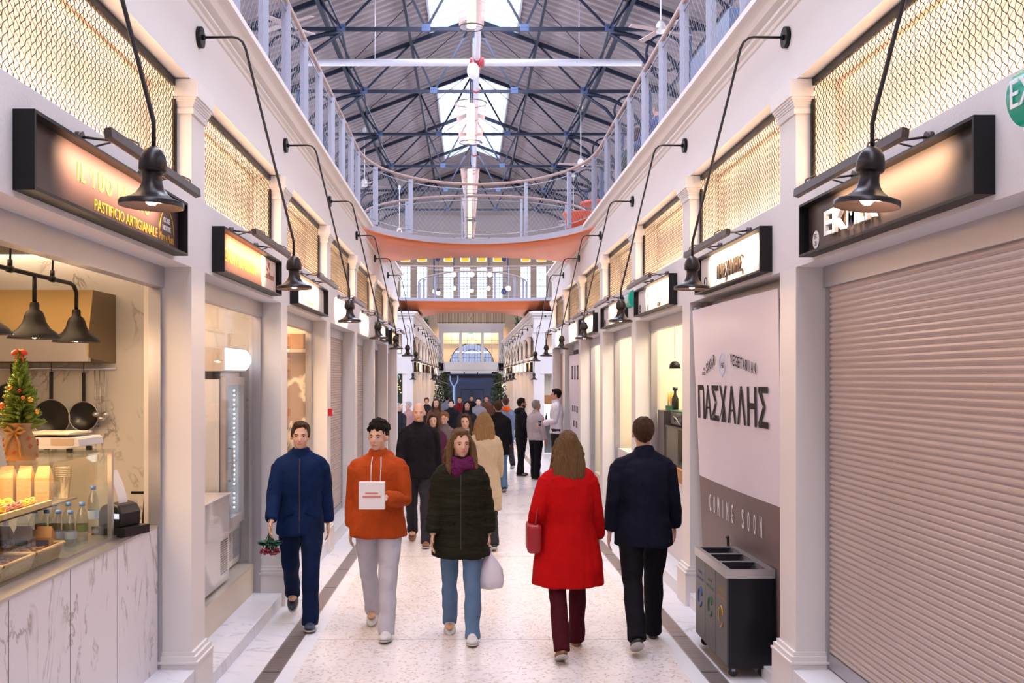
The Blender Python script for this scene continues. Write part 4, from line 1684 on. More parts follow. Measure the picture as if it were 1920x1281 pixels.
# kitchen scale
t = thing('kitchen_scale', 'grey white weighing scale standing on the glass top', 'scale', (-2.43, 5.52, 1.587), R(-6))
mb = MB()
prof = [(-0.17, 0.02), (-0.17, 0.085), (-0.05, 0.085), (0.17, 0.085), (0.185, 0.075), (0.19, 0.04), (0.10, 0.025)]
mb.prism([(x, z) for x, z in prof], 'y', -0.14, 0.14)
obj('scale_body', mb, M_PLASTIC, t)
mb = MB(); mb.box(-0.165, 0.13, -0.13, 0.13, 0.098, 0.110); mb.box(-0.03, 0.03, -0.03, 0.03, 0.085, 0.098)
bevel(obj('weighing_plate', mb, principled('plate_steel', (0.7, 0.62, 0.5), 0.3, 0.6), t), 0.005)
mb = MB(); mb.box(0.03, 0.16, -0.142, -0.140, 0.045, 0.080)
obj('keypad', mb, principled('keypad_beige', (0.55, 0.45, 0.35), 0.5), t)
mb = MB(); mb.box(-0.15, -0.05, -0.142, -0.140, 0.045, 0.078)
obj('display', mb, principled('lcd_grey', (0.35, 0.36, 0.30), 0.2), t)
for (x, y) in ((-0.13, -0.11), (0.12, -0.11), (-0.13, 0.11), (0.12, 0.11)):
    obj('foot', MB().tube([(x, y, 0), (x, y, 0.024)], 0.018, 10), M_BLKPL, t)

# small decorated christmas tree in a wrapped pot
t = thing('christmas_tree', 'little green christmas tree with red bow and baubles in patterned wrap', 'christmas tree', (-2.40, 4.98, 1.587))
rr = random.Random(11)
mb = MB()
for layer in range(26):
    z = 0.16 + 0.36 * layer / 25
    r = 0.105 * (1 - (layer / 25.0) ** 1.15) + 0.012
    for q in range(16):
        a = rr.random() * 2 * PI
        rad = r * rr.uniform(0.55, 1.08)
        b = Vector((math.cos(a) * rad * 0.25, math.sin(a) * rad * 0.25, z - 0.01))
        e = Vector((math.cos(a) * rad, math.sin(a) * rad, z + rr.uniform(0.0, 0.03)))
        mb.tube([b, (b + e) / 2 + Vector((0, 0, 0.006)), e], [0.007, 0.010, 0.002], 5)
        for w in range(4):
            c = b.lerp(e, 0.35 + 0.17 * w)
            for sg in (-1, 1):
                d = Vector((-math.sin(a) * sg, math.cos(a) * sg, 0.7)).normalized() * 0.018
                mb.add([c, c + d + Vector((0, 0, .002)), c + d * 0.6 + Vector((math.cos(a), math.sin(a), 0)) * 0.006], [(0, 1, 2)])
obj('branches', mb, principled('fir_green', (0.22, 0.30, 0.03), 0.7), t)
mb = MB()
for sg in (-1, 1):
    mb.ball((sg * 0.022, -0.01, 0.535), (0.022, 0.008, 0.014), 10, 6, Matrix.Rotation(sg * 0.5, 4, 'Y'))
    mb.ball((sg * 0.012, -0.012, 0.505), (0.008, 0.005, 0.024), 8, 6, Matrix.Rotation(-sg * 0.35, 4, 'Y'))
obj('bow', mb, principled('bow_red', (0.75, 0.06, 0.02), 0.5), t)
for (a, z, r, m) in ((-1.9, 0.36, 0.016, 'g'), (-1.2, 0.345, 0.009, 'r'), (-2.3, 0.27, 0.018, 'o'), (-0.6, 0.30, 0.016, 'g'), (-1.0, 0.31, 0.011, 'o'), (-0.3, 0.24, 0.014, 'g')):
    rad = 0.10 * (1 - (z - 0.16) / 0.40) + 0.018
    obj('bauble', MB().ball((rad * math.cos(a), rad * math.sin(a), z), r, 12, 8),
        {'g': principled('bauble_gold', (0.80, 0.45, 0.08), 0.15, 0.9), 'r': principled('bauble_red', (0.5, 0.03, 0.03), 0.2, 0.4), 'o': principled('bauble_orange', (0.75, 0.18, 0.03), 0.2, 0.4)}[m], t)
mb = MB(); mb.lathe([(0, 0), (0.07, 0), (0.085, 0.03), (0.082, 0.08), (0.055, 0.135), (0.05, 0.15), (0.085, 0.185)], n=20)
w = obj('pot_wrap', mb, M_KRAFT, t)
mb = MB()
for q in range(16):
    a = q * 0.8; z = 0.02 + 0.10 * ((q * 37) % 10) / 10
    mb.ball((0.085 * math.cos(a), 0.085 * math.sin(a), z), (0.010, 0.010, 0.011), 6, 4) if False else mb.box(-0.008, 0.008, -0.0015, 0.0015, -0.008, 0.008, Matrix.Translation((0.0845 * math.cos(a), 0.0845 * math.sin(a), z)) @ Matrix.Rotation(a + PI / 2, 4, 'Z') @ Matrix.Rotation(0.785, 4, 'Y'))
obj('red_print', mb, principled('print_red', (0.55, 0.10, 0.03), 0.6), w)
mb = MB()
for sg in (-1, 1):
    mb.tube([(0.0, -0.06, 0.14), (sg * 0.03, -0.075, 0.165), (sg * 0.055, -0.07, 0.15), (sg * 0.03, -0.07, 0.135), (0, -0.06, 0.14)], 0.009, 6)
    mb.tube([(0.0, -0.062, 0.14), (sg * 0.03, -0.085, 0.09), (sg * 0.045, -0.09, 0.02)], 0.007, 6)
obj('ribbon', mb, principled('gold_ribbon', (0.55, 0.30, 0.08), 0.4, 0.3), w)
t = thing('knitted_tree', 'white ribbed cone shaped ornament tree at the left picture edge', 'ornament', (-2.375, 4.60, 1.587))
mb = MB()
prof = []
for i in range(40):
    z = 0.36 * i / 39
    prof.append((0.075 * (1 - i / 41) + 0.006 * (i % 2), z))
mb.lathe(prof, n=20)
obj('ribbed_cone', mb, principled('cream_wool', (0.80, 0.70, 0.60), 0.9), t)

# receipt printer with curling paper, card terminal stand
t = thing('receipt_printer', 'black receipt printer on the counter end beside the glass case', 'receipt printer', (-2.22, 5.88, 1.075), R(-20))
mb = MB()
mb.prism([(-0.08, 0.05), (0.08, 0.05), (0.085, 0.13), (0.06, 0.175), (0.0, 0.19), (-0.06, 0.17), (-0.085, 0.12)], 'y', -0.09, 0.09)
bevel(obj('printer_body', mb, M_BLKPL, t), 0.01)
obj('printer_stand', MB().box(-0.11, 0.13, -0.11, 0.11, 0.0, 0.05), M_BLKPL, t)
obj('screen', MB().box(0.02, 0.07, -0.092, -0.09, 0.10, 0.13), principled('screen_pale', (0.6, 0.65, 0.8), 0.2, emit=(0.6, 0.7, 1), estr=0.5), t)
mb = MB()
pts = [(0.03, 0.16), (0.02, 0.22), (-0.01, 0.30), (-0.05, 0.37)]
mb.add([(x, y, z) for x, z in pts for y in (-0.04, 0.04)], [(2 * i, 2 * i + 1, 2 * i + 3, 2 * i + 2) for i in range(3)], True)
obj('paper_roll', mb, M_WHITE, t)
t = thing('floor_easel', 'black easel leg and little lamp behind the counter end', 'easel', (-2.35, 6.9, 0.25))
mb = MB(); mb.tube([(0.12, 0, 0), (0.0, 0, 1.5)], 0.012, 6); mb.tube([(-0.12, 0, 0), (0.0, 0, 1.5)], 0.012, 6); mb.tube([(0, 0.25, 0), (0, 0, 1.5)], 0.012, 6); mb.tube([(-0.14, -0.02, 0.95), (0.1, -0.02, 0.95)], 0.01, 6)
obj('easel_frame', mb, M_BLACK, t)

# extractor hood, pans, ladles
t = thing('extractor_hood', 'large brushed steel kitchen hood with brassy glow behind the pendants', 'kitchen hood')
mb = MB()
mb.prism([(6.78, 2.13), (6.78, 2.30), (6.86, 2.60), (7.30, 2.60), (7.30, 2.10), (7.25, 2.10)], 'x', -4.9, -2.745)
obj('hood_body', mb, M_BRASS, t)
mb = MB(); mb.box(-4.9, -2.75, 6.76, 6.78, 2.12, 2.30); mb.box(-4.9, -2.74, 6.75, 6.80, 2.105, 2.13)
obj('lip', mb, M_STEEL, t)
def pan(x, z, r, h, label):
    t = thing('frying_pan', label, 'frying pan', (x, 7.24, z), 0, 'frying pans hanging under the hood')
    mb = MB()
    M = Matrix.Rotation(PI / 2, 4, 'X')
    mb.lathe([(0, 0.0), (r * 0.78, 0.0), (r, 0.035), (r * 1.02, 0.036), (r * 0.80, -0.006), (0, -0.008)], n=32, M=M)
    obj('pan_bowl', mb, principled('non_stick', (0.01, 0.01, 0.012), 0.3), t)
    mb = MB(); n = 36
    mb.tube([(r * 1.01 * math.cos(2 * PI * i / n), -0.036, r * 1.01 * math.sin(2 * PI * i / n)) for i in range(n)], 0.0035, 6, closed=True)
    obj('steel_rim', mb, M_STEEL, t)
    mb = MB(); mb.bar((0, -0.03, r * 0.95), (0, -0.03, r + h), 0.026, 0.008, up=(0, 1, 0)); mb.tube([(0, -0.03, r + h), (0, -0.03, r + h + 0.012)], 0.014, 10)
    mb.tube([(0, -0.03, r + h), (0, -0.03, r + h + 0.1)], 0.003, 5)
    obj('handle', mb, M_BLKPL, t)
pan(-2.945, 1.715, 0.105, 0.20, 'smaller black frying pan hanging beside the ladles')
pan(-3.18, 1.70, 0.135, 0.19, 'black frying pan half hidden behind the weighing scale')
pan(-3.46, 1.80, 0.16, 0.12, 'large black frying pan behind the christmas tree')
mb = MB(); mb.tube([(-4.8, 7.24, 2.06), (-2.72, 7.24, 2.06)], 0.008, 6)
tag(obj('hanging_rail', mb, M_STEEL), 'thin steel utensil rail beneath the kitchen hood', 'rail')
for i, x in enumerate((-2.87, -2.835, -2.80)):
    t = thing('ladle', 'steel ladle hanging by its wire handle right of the pans', 'ladle', (x, 7.22, 2.05), 0, 'hanging ladles')
    L = 0.30 + 0.03 * (i % 2)
    obj('ladle_handle', MB().tube([(0, 0, 0), (0.006, -0.005, -L * 0.6), (0.02, -0.01, -L)], 0.0035, 5), M_STEEL, t)
    obj('ladle_bowl', MB().ball((0.02, -0.02, -L - 0.02), (0.03, 0.03, 0.022), 12, 8), M_STEEL, t)

# three pendants on a bent pipe
t = thing('pendant_bar', 'black pipe rail with three warm barn pendants over the counter', 'pendant lamp', (-2.60, 5.6, 2.215))
mb = MB()
mb.tube([(0, -0.95, 0.36), (0, 0.50, 0.36), (0, 0.56, 0.35), (0, 0.60, 0.31), (0, 0.60, 0.20)], 0.013, 8)
mb.tube([(0, 0, 0.36), (0, 0, 0.20)], 0.013, 8); mb.tube([(0, -0.6, 0.36), (0, -0.6, 0.20)], 0.013, 8)
for y in (-0.30, 0.24): 
    mb.tube([(0, y, 0.36), (0.004, y, 0.5), (0, y, 0.78)], 0.006, 6)
    mb.tube([(0, y - 0.02, 0.36), (0, y + 0.02, 0.36)], 0.020, 8); mb.tube([(0, y, 0.37), (0, y, 0.41)], 0.014, 8)
mb.box(-0.03, 0.03, -0.9, 0.6, 0.78, 0.79)
obj('pipe_frame', mb, M_BLACK, t)
for y in (-0.6, 0.0, 0.6):
    mb = MB(); mb.lathe([(0.022, 0.205), (0.026, 0.19), (0.026, 0.165), (0.045, 0.15), (0.055, 0.125), (0.062, 0.095), (0.085, 0.06), (0.125, 0.03), (0.143, 0.005), (0.143, 0.0), (0.138, 0.0), (0.12, 0.028), (0.08, 0.055), (0.05, 0.095), (0.0, 0.11)], n=28)
    sh = obj('pendant_shade', mb, M_BLACK, t); sh.location = (0, y, 0)
    b = obj('bulb', MB().ball((0, 0, 0.035), 0.033, 14, 10), M_BULB, sh)
    point('pendant_glow', (-2.60, 5.6 + y, 2.20), 8, WARM, 0.04)
for i, (x, y) in enumerate(((-2.55, 5.0), (-2.72, 6.35))):
    t = thing('ceiling_downlight', 'round glowing downlight in the pasta shop ceiling, %s' % ('at the picture edge' if i == 0 else 'beyond the pendant rail'), 'ceiling light', (x, y, 2.84))
    obj('housing', MB().lathe([(0, 0.16), (0.10, 0.16), (0.12, 0.0), (0.115, 0.0), (0.10, 0.02)], n=24), M_WHITE, t)
    obj('lens', MB().lathe([(0, 0.015), (0.10, 0.015)], n=24), emission('downlight_glow', (1, 0.85, 0.6), 6), t)

# ================================================================ DELI (second left bay)
area('deli_ceiling_light', (-3.0, 8.0, 2.9), (0, 0, 0), 1.4, 1.6, 34, (1.0, 0.72, 0.48))
mb = MB(); mb.box(-2.135, -2.125, 6.62, 9.2, 0.27, 2.56)
tag(obj('shop_window', mb, M_GLASS), 'large clear shopfront pane of the deli bay', 'glass pane')
t = thing('drinks_fridge', 'upright glass door drinks fridge with glowing white canopy', 'fridge', (-2.235, 8.49, 0.30))
mb = MB(); mb.box(-0.62, -0.03, 0, 0.80, 0.06, 1.72)
# hollow cabinet: back, sides, base, top
mb = MB()
mb.box(-0.64, -0.60, 0, 0.80, 0.0, 1.74); mb.box(-0.60, -0.05, 0, 0.04, 0.0, 1.74); mb.box(-0.60, -0.05, 0.76, 0.80, 0.0, 1.74)
mb.box(-0.60, -0.05, 0, 0.80, 1.68, 1.74); mb.box(-0.60, -0.05, 0.0, 0.80, 0.0, 0.36)
obj('cabinet', mb, M_WHITE, t)
d = MB(); d.box(-0.045, 0.0, 0.02, 0.10, 0.38, 1.70); d.box(-0.045, 0, 0.70, 0.78, 0.38, 1.70); d.box(-0.045, 0, 0.10, 0.70, 0.38, 0.46); d.box(-0.045, 0, 0.10, 0.70, 1.63, 1.70)
d = obj('door', d, principled('fridge_door', (0.60, 0.55, 0.55), 0.4, 0.3), t)
obj('door_glass', MB().box(-0.02, -0.015, 0.10, 0.70, 0.46, 1.63), M_GLASS, d)
obj('handle', MB().tube([(0.0, 0.13, 0.80), (0.035, 0.13, 0.80), (0.035, 0.13, 1.08), (0.0, 0.13, 1.08)], 0.010, 8), M_STEEL, d)
n = 10
c = obj('canopy', MB().box(-0.64, -0.004, 0.0, 0.80, 1.75, 1.96), principled('canopy_plastic', (0.62, 0.52, 0.44), 0.4), t)
m = MB()
poly = [(0.0, 0.01)] + [(0.06 * math.sin(PI * i / n), 0.01 + 0.19 * i / n) for i in range(n + 1)]
m.prism([(x, z + 1.75) for x, z in poly], 'y', 0.0, 0.80)
obj('lit_front', m, emission('canopy_glow', (0.95, 0.93, 1.0), 1.3), c)
for q in range(5):
    sh = obj('shelf', MB().box(-0.58, -0.07, 0.05, 0.75, 0.42 + 0.25 * q, 0.43 + 0.25 * q), M_WHITE, t)
mb = MB()
for q in range(26):
    for yy in (0.68,):
        mb.ball((-0.08, yy, 0.50 + 0.043 * q), 0.0075, 6, 4)
obj('led_column', mb, emission('cool_led', (0.8, 0.9, 1.0), 14), t)
obj('interior_panel', MB().box(-0.595, -0.59, 0.04, 0.76, 0.36, 1.68), emission('fridge_glow', (0.50, 0.66, 0.74), 0.55), t)
g = MB()
for q in range(16):
    g.box(-0.046, -0.040, 0.10, 0.42, 0.06 + 0.016 * q, 0.068 + 0.016 * q)
    g.box(-0.046, -0.040, 0.48, 0.74, 0.06 + 0.016 * q, 0.068 + 0.016 * q)
obj('vent_slats', g, M_GALV, t)

t = thing('undercounter_chiller', 'white undercounter chiller with side vent behind the first left pier', 'chiller', (-2.185, 7.48, 0.30))
obj('chiller_body', MB().box(-0.6, 0, 0, 0.95, 0.0, 0.68), M_WHITE, t)
obj('worktop', MB().box(-0.62, 0.02, -0.02, 0.96, 0.68, 0.72), M_MARBP, t)
g = MB()
for q in range(14):
    g.box(0.0, 0.004, 0.66, 0.88, 0.08 + 0.020 * q, 0.09 + 0.020 * q)
obj('vent_slats', g, M_DARKG, t)

# ================================================================ PIZZA SHOP (third left bay)
area('pizza_ceiling_light', (-2.9, 11.0, 2.95), (0, 0, 0), 1.2, 2.2, 70, (1.0, 0.66, 0.34))
mb = MB(); mb.box(-2.135, -2.125, 9.62, 12.2, 0.27, 2.56)
tag(obj('shop_window', mb, M_GLASS), 'clear shopfront pane in front of the chalk mural', 'glass pane')
mb = MB(); mb.box(-4.9, -2.14, 11.95, 12.1, 2.34, 2.52)
tag(obj('timber_beam', mb, M_WOOD), 'rough timber ceiling beam above the chalk mural', 'beam')
def mural_mat():
    m = bpy.data.materials.new('chalk_mural')
    m.use_nodes = True
    nt = m.node_tree
    p = nt.nodes['Principled BSDF']; p.inputs['Roughness'].default_value = 0.8
    tc = nt.nodes.new('ShaderNodeTexCoord')
    v = nt.nodes.new('ShaderNodeTexVoronoi'); v.feature = 'DISTANCE_TO_EDGE'; v.inputs['Scale'].default_value = 1.7
    n = nt.nodes.new('ShaderNodeTexNoise'); n.inputs['Scale'].default_value = 4; n.inputs['Detail'].default_value = 6
    mp = nt.nodes.new('ShaderNodeMix'); mp.data_type = 'RGBA'; mp.blend_type = 'ADD'; mp.inputs['Factor'].default_value = 0.35
    nt.links.new(tc.outputs['Object'], n.inputs['Vector']); nt.links.new(tc.outputs['Object'], mp.inputs['A']); nt.links.new(n.outputs['Color'], mp.inputs['B'])
    nt.links.new(mp.outputs['Result'], v.inputs['Vector'])
    r = nt.nodes.new('ShaderNodeValToRGB')
    r.color_ramp.elements[0].position = 0.02; r.color_ramp.elements[0].color = (0.9, 0.78, 0.62, 1)
    r.color_ramp.elements[1].position = 0.07; r.color_ramp.elements[1].color = (0.30, 0.17, 0.09, 1)
    nt.links.new(v.outputs['Distance'], r.inputs[0]); nt.links.new(r.outputs[0], p.inputs['Base Color'])
    return m
mb = MB(); mb.box(-4.6, -2.16, 12.22, 12.26, 0.9, 2.30)
t = tag(obj('chalk_mural', mb, mural_mat()), 'brown wall mural with white chalk outlines in the third left bay', 'mural')
for (b, z, h) in (('ΥΡΜΑ', 1.33, 0.13), ('ΠΕΛΛΟ', 1.14, 0.10)):  # lettering is a reflection in the glass, drawn onto the mural
    text('reflected_lettering', b, principled('chalk', (0.8, 0.66, 0.5), 0.9), Matrix(((1, 0, 0, -2.42), (0, 0, 1, 12.21), (0, 1, 0, z), (0, 0, 0, 1))), t, w=0.42, h=h)
t = thing('pizza_counter', 'low glass topped counter in front of the chalk mural', 'counter', (-2.17, 9.9, 0.27))
obj('counter_body', MB().box(-0.6, 0, 0, 2.1, 0.0, 0.75), M_CREAM, t)
obj('glass_top', MB().box(-0.6, 0.0, 0, 2.1, 0.78, 1.15), M_GLASSG, t)

# fifth left bay: dark timber doorway; its glowing panel is added for warm light
t = thing('timber_door', 'dark brown timber shopfront in the fifth left bay', 'shopfront', (-2.14, P(4) + PW + 0.04, -0.05))
obj('door_leaf', MB().box(-0.05, 0, 0, 2.6, 0, 2.6), principled('dark_timber', (0.13, 0.05, 0.02), 0.5, vary=0.3), t)
obj('lit_panel', MB().box(0.0, 0.004, 1.5, 2.4, 0.7, 1.5), emission('amber_panel_glow', (1.0, 0.45, 0.08), 0.6), t)
# sixth left bay, right sixth bay: closed cream panels
for s, lab in ((-1, 'plain closed peach coloured shopfront panel in the last left bay'), (1, 'plain closed beige shopfront panel in the last right bay')):
    mb = MB(); mb.box(s * 2.12, s * 2.16, P(5) + PW, 24.25, -0.05, 2.6)
    tag(obj('closed_shopfront', mb, principled('peach_panel', (0.68, 0.42, 0.28), 0.6)), lab, 'shopfront')

# ================================================================ RIGHT BAYS
# banner
def banner_mesh(y0, y1, xa, xb, xc, xd, z0, z1, n=10):
    """x of near bottom, near top, far bottom, far top"""
    mb = MB()
    vs = []
    for d in (0, 0.008):
        for i in range(n + 1):
            t = i / n
            y = y0 + (y1 - y0) * t
            bow = 0.02 * math.sin(PI * t)
            vs.append((xa + (xc - xa) * t - bow + d, y, z0)); vs.append((xb + (xd - xb) * t - bow + d, y, z1))
    m = 2 * (n + 1)
    fs = []
    for i in range(n):
        a = 2 * i
        fs.append((a, a + 1, a + 3, a + 2)); fs.append((m + a, m + a + 2, m + a + 3, m + a + 1))
        fs.append((a + 1, m + a + 1, m + a + 3, a + 3)); fs.append((a, a + 2, m + a + 2, m + a))
    fs.append((0, m, m + 1, 1)); fs.append((2 * n, 2 * n + 1, m + 2 * n + 1, m + 2 * n))
    mb.add(vs, fs)
    return mb


M_BANW = principled('banner_white', (0.76, 0.70, 0.79), 0.45)
M_BANG = principled('banner_taupe', (0.17, 0.12, 0.12), 0.5)
t = thing('shop_banner', 'tall white and taupe ΠΑΣΧΑΛΗΣ banner reading COMING SOON', 'banner')
def bx(z, top, bot):
    return bot + (top - bot) * (z - 0.0) / 2.6
za, zb, zc = -0.02, 1.11, 2.60
obj('white_sheet', banner_mesh(6.76, 9.02, bx(zb, 1.94, 1.995), 1.94, bx(zb, 1.87, 1.985), 1.87, zb, zc), M_BANW, t)
obj('taupe_sheet', banner_mesh(6.76, 9.02, 1.995, bx(zb, 1.94, 1.995), 1.985, bx(zb, 1.87, 1.985), za, zb), M_BANG, t)


def banM(u, z, off=0.0095):
    """lettering frame on the banner: u in metres from its far edge"""
    y = 9.02 - u
    tt = (y - 6.76) / (9.02 - 6.76)
    xn = bx(z, 1.94, 1.995); xf = bx(z, 1.87, 1.985)
    x = xn + (xf - xn) * tt - 0.02 * math.sin(PI * tt)
    sl = (xf - xn) / 2.26
    R_ = Vector((-sl, -1, 0)).normalized()
    U = Vector((-0.015, 0, 1)).normalized()
    N = R_.cross(U)
    if N.x > 0: N = -N
    p = Vector((x, y, z)) + N * off
    return Matrix(((R_.x, U.x, N.x, p.x), (R_.y, U.y, N.y, p.y), (R_.z, U.z, N.z, p.z), (0, 0, 0, 1)))


# letters are set one by one so that they follow the bowed sheet
M_TXT = principled('banner_print_brown', (0.012, 0.007, 0.007), 0.6, spec=0.2)
lets = 'ΠΑΣΧΑΛΗΣ'
for i, ch in enumerate(lets):
    text('print_lettering', ch, M_TXT, banM(0.10 + 0.12 + 0.247 * i, 1.635), t, w=0.22, h=0.295, bold=0.018, ext=0.001)
for i, ch in enumerate('COMING SOON'):
    if ch != ' ':
        text('white_lettering', ch, M_WHITE, banM(0.42 + 0.142 * i, 0.84), t, w=0.05 if ch != 'I' else 0.008, h=0.15, ext=0.001)
for i, ch in enumerate('SUGAR'):
    text('print_lettering', ch, M_TXT, banM(0.49 + 0.062 * i, 2.035 + 0.016 * i), t, w=0.05, h=0.085, bold=0.01, ext=0.001)
text('print_lettering', 'NO', M_TXT, banM(0.40, 2.055), t, h=0.028, ext=0.001)
text('print_lettering', 'ADDED', M_TXT, banM(0.37, 2.015), t, w=0.10, h=0.028, ext=0.001)
for i, ch in enumerate('VEGETARIAN'):
    text('print_lettering', ch, M_TXT, banM(1.24 + 0.062 * i, 2.095 - 0.0085 * i), t, w=0.05 if ch != 'I' else 0.010, h=0.085, bold=0.01, ext=0.001)
text('print_lettering', '1967', M_TXT, banM(0.99, 2.07), t, w=0.09, h=0.045, ext=0.001)
mb = MB()
Mb = banM(0.99, 2.095)
mb.tube([Mb @ Vector((0.082 * math.cos(2 * PI * i / 32) * (1 + 0.04 * (i % 2)), 0.082 * math.sin(2 * PI * i / 32) * (1 + 0.04 * (i % 2)), 0.001)) for i in range(32)], 0.003, 5, closed=True)
for a in (0, PI / 2, PI, 3 * PI / 2):
    mb.tube([Mb @ Vector((r * math.cos(a), r * math.sin(a), 0.001)) for r in (0.085, 0.10)], 0.003, 5)
obj('ring_emblem', mb, principled('emblem_blue', (0.35, 0.50, 0.75), 0.5), t)
# brown slat curtain behind the banner
mb = MB()
z = 0.0
while z < 2.6:
    mb.box(2.09, 2.10, P(0) + PW + 0.03, P(1) - PW - 0.03, z, z + 0.05)
    z += 0.06
tag(obj('roller_shutter', mb, M_ALU), 'brownish closed shutter slats peeping out above the white banner', 'roller shutter', 'closed roller shutters')
mb = MB(); mb.box(1.93, 2.08, 9.12, 9.24, 2.50, 2.64)
tag(obj('shutter_motor_box', mb, M_GALV), 'small grey motor box at the far top corner above the banner', 'motor box')

# recycling bin
t = thing('recycling_bin', 'three section steel recycling bin with dark sides and open chutes', 'recycling bin', (1.63, 6.89, fz(6.9)))
M_BINB = principled('bin_black', (0.005, 0.005, 0.009), 0.25, spec=0.3)
M_BING = principled('bin_grey', (0.10, 0.09, 0.09), 0.4, 0.4)
W, L, H = 0.325, 0.95, 0.76
obj('bin_carcass', MB().box(0.012, W, 0.0, L, 0.075, H - 0.06), M_BINB, t)
for i, (nm_, c_, w_) in enumerate((('OTHER', (0.75, 0.40, 0.04), 'WASTE'), ('GLASS', (0.05, 0.22, 0.09), 'GLASS'), ('PAPER', (0.06, 0.16, 0.55), 'PAPER'))):
    a = L * i / 3 + 0.004
    b = L * (i + 1) / 3 - 0.004
    d = obj('front_door', MB().box(0.0, 0.012, a, b, 0.09, H - 0.062), M_BING, t)
    mt = principled('bin_print_%d' % i, tuple(q_ * 0.6 for q_ in c_), 0.5)
    yc = (a + b) / 2
    FM = lambda u, z: Matrix(((0, 0, -1, -0.001), (-1, 0, 0, yc - u), (0, 1, 0, z), (0, 0, 0, 1)))
    text('door_lettering', w_, mt, FM(0, 0.58), d, w=0.12, h=0.024, ext=0.0005)
    text('door_lettering', ['OTHER WASTE', 'RECYCLING', 'RECYCLING'][i], mt, FM(0, 0.53), d, w=0.22, h=0.022, ext=0.0005)
    mm = MB()
    for q in range(3):
        a0 = 2 * PI * q / 3 + 0.25
        for r_ in (0.0,):
            mm.tube([FM(0.055 * math.cos(a0 + 1.5 * e / 6), 0.40 + 0.075 * math.sin(a0 + 1.5 * e / 6)) @ Vector((0, 0, 0.001)) for e in range(7)], [0.006] * 6 + [0.002], 5)
    obj('recycling_arrows', mm, mt, d)
lid = MB()
z0, z1 = H - 0.09, H
lid.box(-0.008, W + 0.008, -0.006, 0.02, z0 + 0.03, z1); lid.box(-0.008, W + 0.008, L - 0.02, L + 0.006, z0 + 0.03, z1)
lid.box(-0.008, 0.03, 0.02, L - 0.02, z0 + 0.03, z1); lid.box(W - 0.05, W + 0.008, 0.02, L - 0.02, z0 + 0.03, z1)
for i in (1, 2):
    lid.box(0.03, W - 0.05, L * i / 3 - 0.018, L * i / 3 + 0.018, z1 - 0.03, z1)
obj('steel_lid', lid, M_STEEL, t)
ch = MB()
for i in range(3):
    a = L * i / 3 + 0.018; b = L * (i + 1) / 3 - 0.018
    ch.add([(0.03, a, z1 - 0.005), (W - 0.05, a, z1 - 0.005), (W - 0.05, b, z1 - 0.005), (0.03, b, z1 - 0.005),
            (0.08, a + 0.05, z1 - 0.14), (W - 0.16, a + 0.05, z1 - 0.14), (W - 0.16, b - 0.05, z1 - 0.14), (0.08, b - 0.05, z1 - 0.14)],
           [(0, 1, 5, 4), (1, 2, 6, 5), (2, 3, 7, 6), (3, 0, 4, 7), (4, 5, 6, 7)])
obj('chute', ch, M_BINB, t)
for (x, y) in ((0.06, 0.07), (0.06, L - 0.07), (W - 0.06, 0.07), (W - 0.06, L - 0.07)):
    c = obj('caster', MB().tube([(x, y - 0.012, 0.035), (x, y + 0.012, 0.035)], 0.033, 16), M_BLKPL, t)
    obj('caster_fork', MB().box(x - 0.012, x + 0.012, y - 0.018, y + 0.018, 0.04, 0.078), M_GALV, c)
mb = MB(); mb.bar((0, 0, 0), (0.0, 0.02, 0.17), 0.022, 0.03); mb.ball((0, 0.02, 0.175), 0.016, 8, 6)
tag(obj('black_handle_stick', mb, M_BLKPL, loc=(1.90, 7.89, 0.55)), 'short black stick handle poking up behind the recycling bin', 'handle')
tag(bpy.data.objects['black_handle_stick'], None, 'broom handle')
mb = MB(); mb.tube([(1.90, 7.89, fz(7.9)), (1.90, 7.89, 0.56)], 0.012, 8)
q = obj('broom_pole', mb, M_BLKPL); q.parent = bpy.data.objects['black_handle_stick']; q.matrix_parent_inverse = Matrix.Translation((-1.90, -7.89, -0.55))

# bay 1 right: snack bar
area('bar_ceiling_light', (2.95, 11.0, 2.95), (0, 0, 0), 1.2, 2.0, 62, (1.0, 0.84, 0.58))
t = thing('snack_counter', 'white snack bar counter with brown band below the display case', 'counter', (2.12, 9.62, 0.0))
obj('counter_body', MB().box(0, 0.55, 0, 2.55, 0.0, 0.86), principled('counter_white', (0.70, 0.66, 0.68), 0.5), t)
obj('wood_band', MB().box(-0.012, 0.56, 0, 2.55, 0.86, 1.0), M_WOOD, t)
t = thing('display_case', 'glass display case of bread rolls on the snack bar', 'display case', (2.16, 10.1, 1.0))
obj('glass_box', MB().box(0, 0.4, 0, 1.55, 0.02, 0.42), M_GLASSG, t)
obj('case_base', MB().box(0, 0.4, 0, 1.55, 0.0, 0.02), M_BLKPL, t)
obj('case_top', MB().box(-0.01, 0.41, -0.01, 1.56, 0.42, 0.44), M_BLKPL, t)
area('case_fill', (2.36, 10.9, 1.41), (0, 0, 0), 0.3, 1.3, 4, WARM)  # added fill without a fixture, brightens the dark display case
rr = random.Random(5)
for i in range(9):
    o = obj('bread_roll', MB().ball((0, 0, 0.028), (0.05, 0.035, 0.03), 10, 7), principled('bread_crust', (0.55, 0.26, 0.07), 0.6))
    o.location = (2.25 + 0.10 * (i % 3), 10.2 + 0.11 * (i // 3) + 0.02 * (i % 2), 1.02)
    tag(o, 'golden bread roll inside the snack bar display case', 'bread roll', 'bread rolls in the snack bar case')
t = thing('coffee_machine', 'black coffee machine with silver pipe on the snack bar', 'coffee machine', (2.20, 11.3, 1.44))
bevel(obj('machine_body', MB().box(0, 0.35, -0.3, 0.35, 0.0, 0.16), M_BLKPL, t), 0.02)
